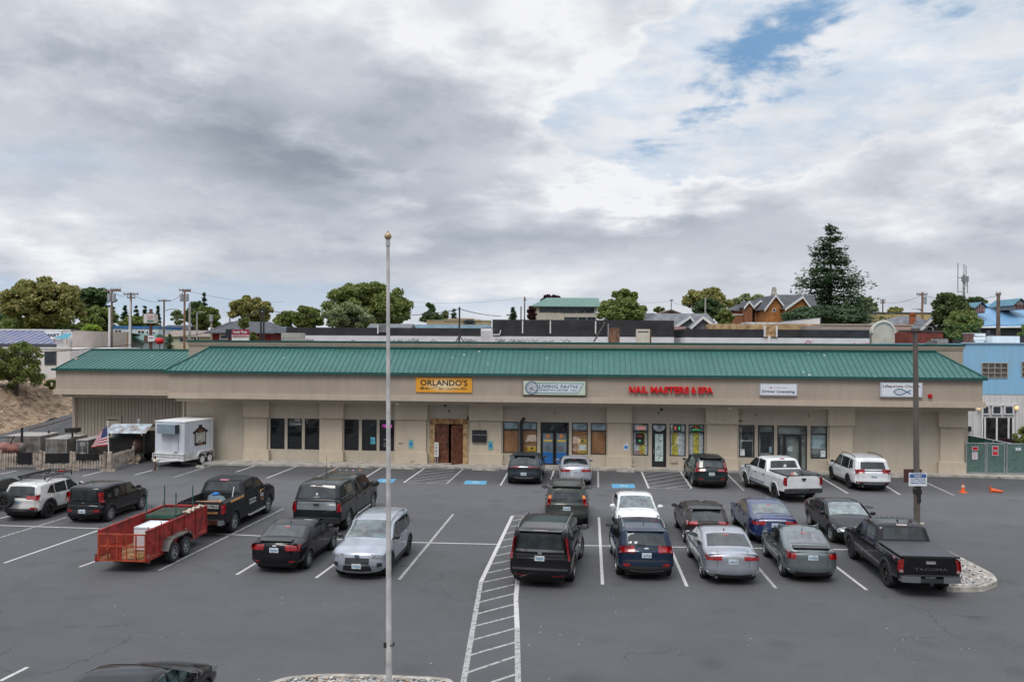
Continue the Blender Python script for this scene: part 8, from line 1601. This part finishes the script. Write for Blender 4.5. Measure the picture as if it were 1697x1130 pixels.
blue_barn()
t=thing('brick_stack','short square brick chimney beside the white tank','chimney',(X_(1604.5,66),66,7));s=pxm(66);z=lambda py:Z_(1604,py,66)-7;MB().box(-5.5/s,5.5/s,-.3,.3,0,z(553)).build('stack',mat('aged_brick',(.16,.07,.05),.9,var=.25,vscale=6),t);MB().box(-6.2/s,6.2/s,-.35,.35,z(553),z(551.5)).build('cap',M_CURB,t)
t=thing('white_roof_tank','white horizontal tank and duct on the blue building roof','tank',(X_(1621,66),66,7));z=lambda py:Z_(1621,py,66)-7;q=MB();q.cyl((-11/s,0,z(562)),(10/s,0,z(562)),4.5/s,n=14);q.box(-8/s,10/s,-.2,.2,z(557),z(552.5));q.box(-7/s,7/s,-.2,.2,0,z(565));q.build('tank_body',M_WHITE,t)
t=thing('black_roof_vent','black square vent with a stack on the blue building roof','vent',(X_(1639,66),66,7));q=MB();q.box(-5/s,5/s,-.3,.3,0,z(554));q.cyl((-1/s,0,z(554)),(-1/s,0,z(547.5)),.12,n=10);q.build('casing',M_DWALL,t);block('white_roof_box','long white low box on the blue building roof',65,1645,1690,557,2,M_WHITE,6.9)
# sky blue and white building on the right
def blue_white():
    Y=62;t=thing('blue_white_building','sky blue and white painted building right of the beige one','building',(X_(1590,Y),Y,0));o=t.location;x=lambda px:X_(px,Y)-o.x;z=lambda px,py:Z_(px,py,Y);xe=x(1880);zt=z(1650,569.5);zm=z(1660,653.5)
    MB().box(x(1597),xe,0,16,zm,zt).build('blue_upper_wall',M_SKYB,t);MB().box(x(1597),xe,.03,16,-.1,zm).build('white_lower_wall',M_WWALL,t);MB().box(x(1595),xe,-.1,.2,zt,zt+.08).build('wall_cap',mat('pale_blue_cap',(.40,.55,.65),.6),t)
    q=MB();[q.box(k,k+.02,.01,.03,0,zm-.02) for k in [x(1605)+.4*j for j in range(40)]];q.build('board_joint',mat('pale_grey_joint',(.52,.52,.53),.8),t)
    G_=mat('tan_window_frame',(.38,.33,.27),.6)
    for (a,b,c,d) in ((1627.5,1669.5,601.5,625.5),(1693.5,1740,600,624)):
        x0,x1,z1,z0=x(a),x(b),z(a,c),z(a,d);q=MB();[q.box(lerp(x0,x1,k/4)-.03,lerp(x0,x1,k/4)+.03,-.05,-.005,z0,z1) for k in range(5)];[q.box(x0,x1,-.055,-.007,lerp(z0,z1,k/3)-.03,lerp(z0,z1,k/3)+.03) for k in range(4)];f=q.build('window',G_,t);MB().box(x0,x1,-.03,-.003,z0,z1).build('pane',mat('dusty_pane',(.10,.10,.095),.3,var=.3,vscale=4),f)
    x0,x1=x(1626.5),x(1686);zt_=z(1655,669.5);q=MB();q.box(x0,x1,-.10,-.03,zt_-.1,zt_);q.box(x0,x0+.1,-.1,-.03,0,zt_-.1);q.box(x1-.1,x1,-.1,-.03,0,zt_-.1);q.build('door_surround',M_WTRIM,t)
    for (a,b) in ((1629.5,1637.5),(1646,1657.5),(1666,1677.5)):
        q=MB();xa,xb_=x(a),x(b);za,zb_=z(a,673.5),z(a,684.5);q.box(xa-.1,xb_+.1,-.08,-.02,zb_-.1,za+.1);f=q.build('transom_window',M_WTRIM,t);MB().box(xa,xb_,-.095,-.081,zb_,za).build('pane',M_WIN,f)
    q=MB();q.box(x(1630),x(1679),-.06,.0,.1,z(1650,692));f=q.build('glazed_doors',mat('glass_interior',(.02,.018,.016),.1,var=.5,vscale=3),t)
    for a in (1632,1651.5,1671,1678.5):MB().box(x(a)-.06,x(a)+.06,-.10,-.061,.1,z(1650,692)).build('door_stile',M_WTRIM,f)
    for px in (1621,1683.5):q=MB();q.sphere((x(px),-.15,z(px,675.5)),.14,10,0,(1,1,1.2));q.build('wall_lamp',mat('warm_lamp',(.9,.65,.35),.4,emit=.7),t);q=MB();q.box(x(px)-.1,x(px)+.1,-.25,0,z(px,670.5),z(px,669));q.build('lamp_hood',M_WTRIM,kids(t)[-1])
    q=MB();q.tube([(x(1614),-.05,0),(x(1614),-.05,z(1614,676))],.06,6);q.build('downpipe',M_WTRIM,t);MB().box(x(1598),x(1607),-.3,0,z(1600,714),z(1600,706)).build('meter_box',M_BLACK,t)
blue_white()
house('tan_front_building','tan building with an arched false front and a black emblem board',120,707,812,532,530.5,8,M_TANW,M_TANW,'flat',5,cat='building');t=kids(bpy.data.objects['tan_front_building'])[0].parent;s=pxm(120);z=lambda py:Z_(765,py,120)-5;x=lambda px:X_(px,120)-t.location.x;q=MB();q.box(x(736),x(797),-.1,.5,z(532),z(529.5));q.box(x(745),x(786),-.12,.5,z(529.5),z(527.5));q.build('false_front',M_TANW,t);q=MB();q.box(x(768),x(787),-.2,-.12,z(536),z(531));eb=q.build('emblem_board',mat('slate_board',(.10,.13,.17),.6),t);q=MB();q.sphere((x(777.5),-.25,z(532.5)),.45,10,0,(1.8,.2,.6));q.build('emblem',M_BLACK,eb);q=MB();q.box(x(770),x(785),-.215,-.201,z(534.8),z(533.6));q.build('emblem_text',M_WTRIM,eb)
block('light_blue_building','flat light blue building strip below the tan false front',110,680,813,538,5,mat('pale_sky_wall',(.30,.45,.58),.8),4);house('grey_shed','grey roof below the big round tree',100,612,676,543,536.5,6,M_GSH,M_GSH,'side',4.5);block('light_blue_shed','small light blue roofed shed right of the red building',96,452,474,541.5,4,mat('pale_sky_wall',(.30,.45,.58),.8),4);block('cream_fascia_house','cream coloured wall strip left of the tall black parapet',105,625,680,541.5,5,M_CREAM,4)
# ================================================================== trees
def leafmat(name,c1,c2,c3=None):
    M=bpy.data.materials.new(name);M.use_nodes=True;nt=M.node_tree;N=nt.nodes;L=nt.links;b=N['Principled BSDF'];b.inputs['Roughness'].default_value=.6;b.inputs['Specular IOR Level'].default_value=.25
    c1=tuple(a*.62+b*.38 for a,b in zip(c1,c2));g=N.new('ShaderNodeNewGeometry');cr=N.new('ShaderNodeValToRGB');L.new(g.outputs['Random Per Island'],cr.inputs[0]);e=cr.color_ramp.elements;e[0].color=(*c1,1);e[1].color=(*c2,1)
    if c3:k=e.new(.8);k.color=(*c2,1);e[-1].color=(*c3,1)
    L.new(cr.outputs[0],b.inputs['Base Color']);tr=N.new('ShaderNodeBsdfTranslucent');L.new(cr.outputs[0],tr.inputs[0]);mx=N.new('ShaderNodeMixShader');mx.inputs[0].default_value=.25;L.new(b.outputs[0],mx.inputs[1]);L.new(tr.outputs[0],mx.inputs[2]);L.new(mx.outputs[0],N['Material Output'].inputs[0]);MATS[name]=M;return M
LM={'mid':leafmat('mid_green_leaves',(.10,.135,.035),(.25,.29,.09)),'maple':leafmat('olive_maple_leaves',(.13,.15,.04),(.33,.32,.11),(.50,.40,.20)),'dark':leafmat('dark_green_leaves',(.045,.085,.035),(.13,.19,.08)),'bright':leafmat('bright_green_leaves',(.16,.28,.03),(.34,.46,.07)),
      'grey':leafmat('grey_green_leaves',(.14,.18,.08),(.33,.37,.19)),'conifer':leafmat('conifer_needles',(.035,.078,.045),(.11,.17,.085)),'conifer2':leafmat('young_needles',(.05,.10,.04),(.12,.18,.07)),'purple':leafmat('purple_leaves',(.03,.012,.018),(.08,.03,.035)),'magnolia':leafmat('glossy_dark_leaves',(.035,.065,.025),(.12,.16,.055),(.26,.22,.11)),'bank':leafmat('mixed_bank_leaves',(.07,.11,.025),(.19,.24,.06),(.32,.22,.10))}
M_BARK=mat('bark',(.07,.055,.045),.95,var=.2,vscale=4)
def leaf(b,p,s,rr,up=.35,ln=1.5):
    n=Vector((rr.gauss(0,1),rr.gauss(0,1),rr.gauss(0,1)+up)).normalized();a=n.orthogonal().normalized();a.rotate(Matrix.Rotation(rr.uniform(0,6.28),3,n));c=n.cross(a);a *= s*ln*.5;c *= s*.5;b.quad(p-a,p-c,p+a,p+c)
def tree(name,label,px0,px1,ytop,ybot,Y,kind,n=4000,ls=.34,seed=1,cat='tree',group=None,clumps=46,base=None,flat=.85,trunk=True,gap=.0,lobe=.20,top_bias=0.0):
    clumps=int(clumps*1.4);lobe *= .90;n=int(n*1.9);ls *= .74
    rr=random.Random(seed);x0,x1=X_(px0,Y,ytop),X_(px1,Y,ytop);zt,zb=Z_((px0+px1)/2,ytop,Y),Z_((px0+px1)/2,ybot,Y);cx=(x0+x1)/2;w=(x1-x0)/2;h=(zt-zb)/2;cz=(zt+zb)/2;base=min(base if base is not None else 4.5,zb-.3)
    t=thing(name,label,cat,(cx,Y,base),0,group);b=MB();C=[]
    for k in range(clumps):
        for _ in range(20):
            d=Vector((rr.gauss(0,1),rr.gauss(0,.9),rr.gauss(0,1)+.25)).normalized();r=rr.uniform(.62,.90) if rr.random()<.75 else rr.uniform(.1,.6);c=Vector((d.x*w*r,d.y*w*.85*r,d.z*h*r));
            if top_bias and c.z<0:c.x *= 1-top_bias*0
            if all((c-q).length>.20*min(w,h) for q,_ in C):break
        C.append((c,rr.uniform(.7,1.25)*lobe*(w+h)*.62))
    tot=sum(q[1]**2 for q in C)
    for c,r in C:
        m=int(n*r*r/tot)
        for _ in range(m):
            d=Vector((rr.gauss(0,1),rr.gauss(0,1),rr.gauss(0,1)+.25)).normalized();rad=r*(rr.random()**.35);p=c+Vector((d.x*rad*1.15,d.y*rad*1.1,d.z*rad*flat));p.x=max(-w,min(w,p.x))+rr.uniform(-.1,.1);leaf(b,p+Vector((0,0,cz-base)),ls*rr.uniform(.7,1.3),rr)
    b.build('crown',LM[kind],t)
    if trunk:
        q=MB();r0=max(.12,w*.07);zc=cz-base;q.cyl((0,0,0),(0,0,max(.5,zc-h*.55)),r0*1.25,r0,8);o=Vector((0,0,max(.5,zc-h*.55)))
        for c,r in C[:int(clumps*.7)]:
            e=c*.9+Vector((0,0,zc));m=o.lerp(e,.5)+Vector((rr.uniform(-.1,.1)*w,0,-.08*h));q.cyl(tuple(o),tuple(m),r0*.45,r0*.25,5,cap=False);q.cyl(tuple(m),tuple(e),r0*.25,r0*.06,4,cap=False)
        q.build('trunk',M_BARK,t)
    return t
def conifer(name,label,px,ytop,ybot,halfw,Y,kind='conifer',seed=1,ls=.5,dens=1.0,cat='tree',group=None,base=4.5,droop=.25,irregular=.25):
    rr=random.Random(seed);x=X_(px,Y,ytop);zt,zb=Z_(px,ytop,Y),Z_(px,ybot,Y);s=pxm(Y);w=halfw/s;H=zt-zb;base=min(base,zb-.2);t=thing(name,label,cat,(x,Y,base),0,group);b=MB();q=MB();tz=zt-base;bz=zb-base;q.cyl((0,0,0),(0,0,tz),max(.08,w*.06),.02,8)
    nl=max(9,int(H/(.50 if H>8 else .3)))
    for k in range(nl):
        f=(k+.3)/nl;z=lerp(bz,tz,f)+rr.uniform(-.3,.3);rw=w*((1-f)**.85)*(.82+.36*rr.random())*(1.0 if f>.08 else .8)+.05*w;nb=max(5,int(6+8*(1-f)))
        for j in range(nb):
            a=rr.uniform(0,6.28);L_=rw*rr.uniform(1-irregular*1.6,1.0+irregular*.35);tip=Vector((math.cos(a)*L_,math.sin(a)*L_,z-droop*L_*rr.uniform(.3,1.2)+.12*L_));o=Vector((0,0,z));q.cyl(tuple(o),tuple(tip),.03+.008*L_,.01,4,cap=False)
            m=int(max(5,L_*9*dens/ls*.5))
            for i in range(m):
                u=rr.uniform(.12,1.0)**.8;c=o.lerp(tip,u);spread=.26*L_*(1.15-u)+.12;p=c+Vector((rr.gauss(0,spread*.6),rr.gauss(0,spread*.6),rr.gauss(-.05,.12*L_*.5+.10)));d=(tip-o).normalized();nrm=Vector((rr.gauss(0,.5),rr.gauss(0,.5),1)).normalized();a_=(d+Vector((rr.gauss(0,.5),rr.gauss(0,.5),rr.gauss(0,.25)))).normalized()*ls*rr.uniform(.5,.9);c_=nrm.cross(a_).normalized()*ls*.30;b.quad(p-a_*.5,p-c_,p+a_*.7,p+c_)
    b.build('needle_crown',LM[kind],t);q.build('trunk',M_BARK,t);return t
tree('maple_tree','broad olive and gold maple, biggest tree at the left',8,138,460,549,118,'maple',13000,.42,3,clumps=70,lobe=.17)
tree('oak_tree','dark spreading oak right of the gold maple',120,203,477,515,132,'dark',5500,.42,5,clumps=34,flat=.55,lobe=.20);tree('undergrowth_tree','dark green mass under the spreading oak',128,200,508,552,128,'mid',5000,.42,6,clumps=34)
tree('distant_tree','dark tree at the far left edge behind the gold maple',-30,45,518,556,140,'dark',3500,.45,7);tree('low_hedge','dark low trees filling the gap under the gold maple crown',-30,150,530,560,124,'mid',4200,.42,77,clumps=50,flat=.6,cat='hedge',trunk=False);tree('round_bush','bright yellow-green bush in front of the oak',134,166,537,557,97,'bright',2200,.22,8,clumps=22,cat='bush',trunk=False)
for (px,yt,hw,sd,lb) in ((207,506,9,1,'pine left of the pylon sign, nearest the oak'),(226,508,7,2,'second pine from the oak, left of the pylon sign'),(240,509,7,3,'pine just left of the pylon sign'),(262,508,6,4,'slim pine just right of the pylon sign')):conifer('pine_tree',lb,px,yt,548,hw,160,'conifer',sd,.7,group='small pines behind the poles')
tree('hedge_trees','low mixed green trees behind the blue banded building',196,268,524,550,150,'mid',3500,.45,9,clumps=34,flat=.7);conifer('conical_shrub','small dark cone-shaped shrub beside the reddish pole',282,554,578,6,100,'conifer2',5,.25,cat='shrub')
tree('dark_cluster_tree','dark irregular evergreen behind the reddish pole',308,344,496,548,150,'dark',3800,.4,10,clumps=26,flat=1.0);conifer('pine_tree','tall thin dark pine top above the evergreen cluster',338.5,486,545,9,152,'conifer',6,.6,group='small pines behind the poles',irregular=.5)
tree('pale_tree','pale airy tree between the lamp arm and the evergreen cluster',281,305,513,540,165,'grey',1600,.42,11,clumps=16);tree('leafy_tree','mid green tree left of the red building roof',318,366,509,553,135,'mid',4200,.38,12,clumps=36)
tree('round_maple','rounded yellow-green tree behind the red building roof',378,455,491,540,118,'maple',6500,.36,13,clumps=46);tree('young_tree','small young tree standing in front of the red building roof',397,413,526,546,84,'mid',1200,.22,14,clumps=14)
tree('shrub','bushy shrub at the right of the dark red sign',413,428,551,566,80,'mid',900,.2,15,clumps=12,cat='bush',trunk=False);tree('low_tree','low green trees right of the rounded yellow-green tree',452,500,514,550,150,'mid',3000,.42,16,clumps=30)
tree('middle_tree','medium green tree left of the big round tree',486,538,505,549,128,'mid',4500,.36,17,clumps=36);tree('big_tree','largest round green tree behind the flagpole',537,684,467,550,122,'mid',14000,.40,18,clumps=80,lobe=.17)
tree('grey_green_tree','grey-green willow-like tree in front of the big round tree',533,619,504,548,108,'grey',6500,.30,19,clumps=44)
tree('narrow_tree','narrow upright tree left of the tripod mast',703,721,501,535,135,'dark',1500,.36,20,clumps=14,flat=1.1);tree('low_round_tree','low dark tree beside the narrow upright one',695,738,517,540,130,'dark',2400,.36,21,clumps=24);conifer('pine_tree','small pine just left of the tripod mast',752,511,536,8,150,'conifer',7,.6,group='small pines behind the poles');tree('far_bush','small grey-green bush right of the low dark tree',728,745,514,536,150,'grey',900,.4,22,clumps=12)
conifer('pine_tree','small pine left of the short black pole',850,510,532,8,150,'conifer',8,.6,group='small pines behind the poles');tree('purple_tree','purple-leaved tree top above the green office roof',896,929,487,505,150,'purple',1500,.42,23,clumps=18);tree('purple_shrub','purple-leaved tree at the left end of the green roofed office',875,888,506,534,134,'purple',1200,.36,24,clumps=14)
tree('office_tree','leafy green tree at the right end of the green roofed office',988,1070,494,541,118,'mid',7500,.34,25,clumps=50);tree('loose_tree','loose airy tree top rising from the leafy tree by the office',1015,1058,478,512,121,'mid',1700,.36,26,clumps=14,lobe=.24)
tree('far_tree','small round tree behind the brown ridged roof',1083,1101,508,524,150,'mid',900,.4,27,clumps=12);tree('tan_tree','olive flat-topped tree left of the brown house',1130,1214,477,525,140,'maple',4500,.42,28,clumps=42);tree('round_tree','round dark green tree in front of the olive one',1146,1200,494,536,118,'dark',5000,.34,29,clumps=40)
tree('clipped_tree','small dense egg-shaped tree left of the brown house',1186,1216,512,541,108,'mid',3200,.26,30,clumps=26);tree('back_tree','olive tree top behind the brown house',1210,1276,487,520,150,'grey',3200,.42,31,clumps=34)
conifer('spruce_tree','very tall dark spruce, tallest tree of the photo',1377,368,552,90,128,'conifer',40,.58,1.75,irregular=.38,droop=.22);tree('juniper_hedge','low spreading juniper at the foot of the spruce',1290,1434,510,543,104,'conifer',9000,.36,32,clumps=60,flat=.6,cat='hedge',trunk=False)
tree('side_tree','mixed green tree right of the spruce',1418,1452,488,540,138,'grey',2800,.38,33,clumps=28);tree('far_tree','small far bushes above the yellow building',1470,1500,510,524,165,'maple',1000,.45,34,clumps=14)
tree('magnolia_tree','dark glossy round tree left of the blue roof',1544,1609,485,566,84,'magnolia',9000,.26,35,clumps=56);tree('green_tree','brighter green tree in front of the blue roof corner',1569,1626,512,570,74,'mid',7000,.20,36,clumps=44);tree('far_tree','flat tree top between the radio mast and the blue roof',1598,1638,493,508,150,'dark',1500,.42,37,clumps=18)
tree('bank_tree','small leaning tree with thin outer twigs on the brown bank',-22,76,563,652,64.5,'bank',7500,.13,38,clumps=46,base=bank_z(-38.2,64.5)-.1,lobe=.15)
tree('corner_shrub','shrub at the right edge in front of the glazed doors',1679,1712,701,748,57,'mid',1600,.13,39,clumps=18,base=0.1,cat='bush');tree('edge_tree','tree touching the right edge above the blue building',1688,1720,538,562,72,'mid',1500,.2,41,clumps=16,base=6)
tree('lavender','purple lavender flowers along the glazed doors',1655,1692,727,741,59,'purple',900,.10,42,clumps=18,base=0.1,cat='flowers',trunk=False)
# bank grass tufts
tree('bank_shrub','low scrub where the bank meets the white building',76,96,628,646,67,'bank',900,.12,43,clumps=12,base=3.6,cat='bush',trunk=False)
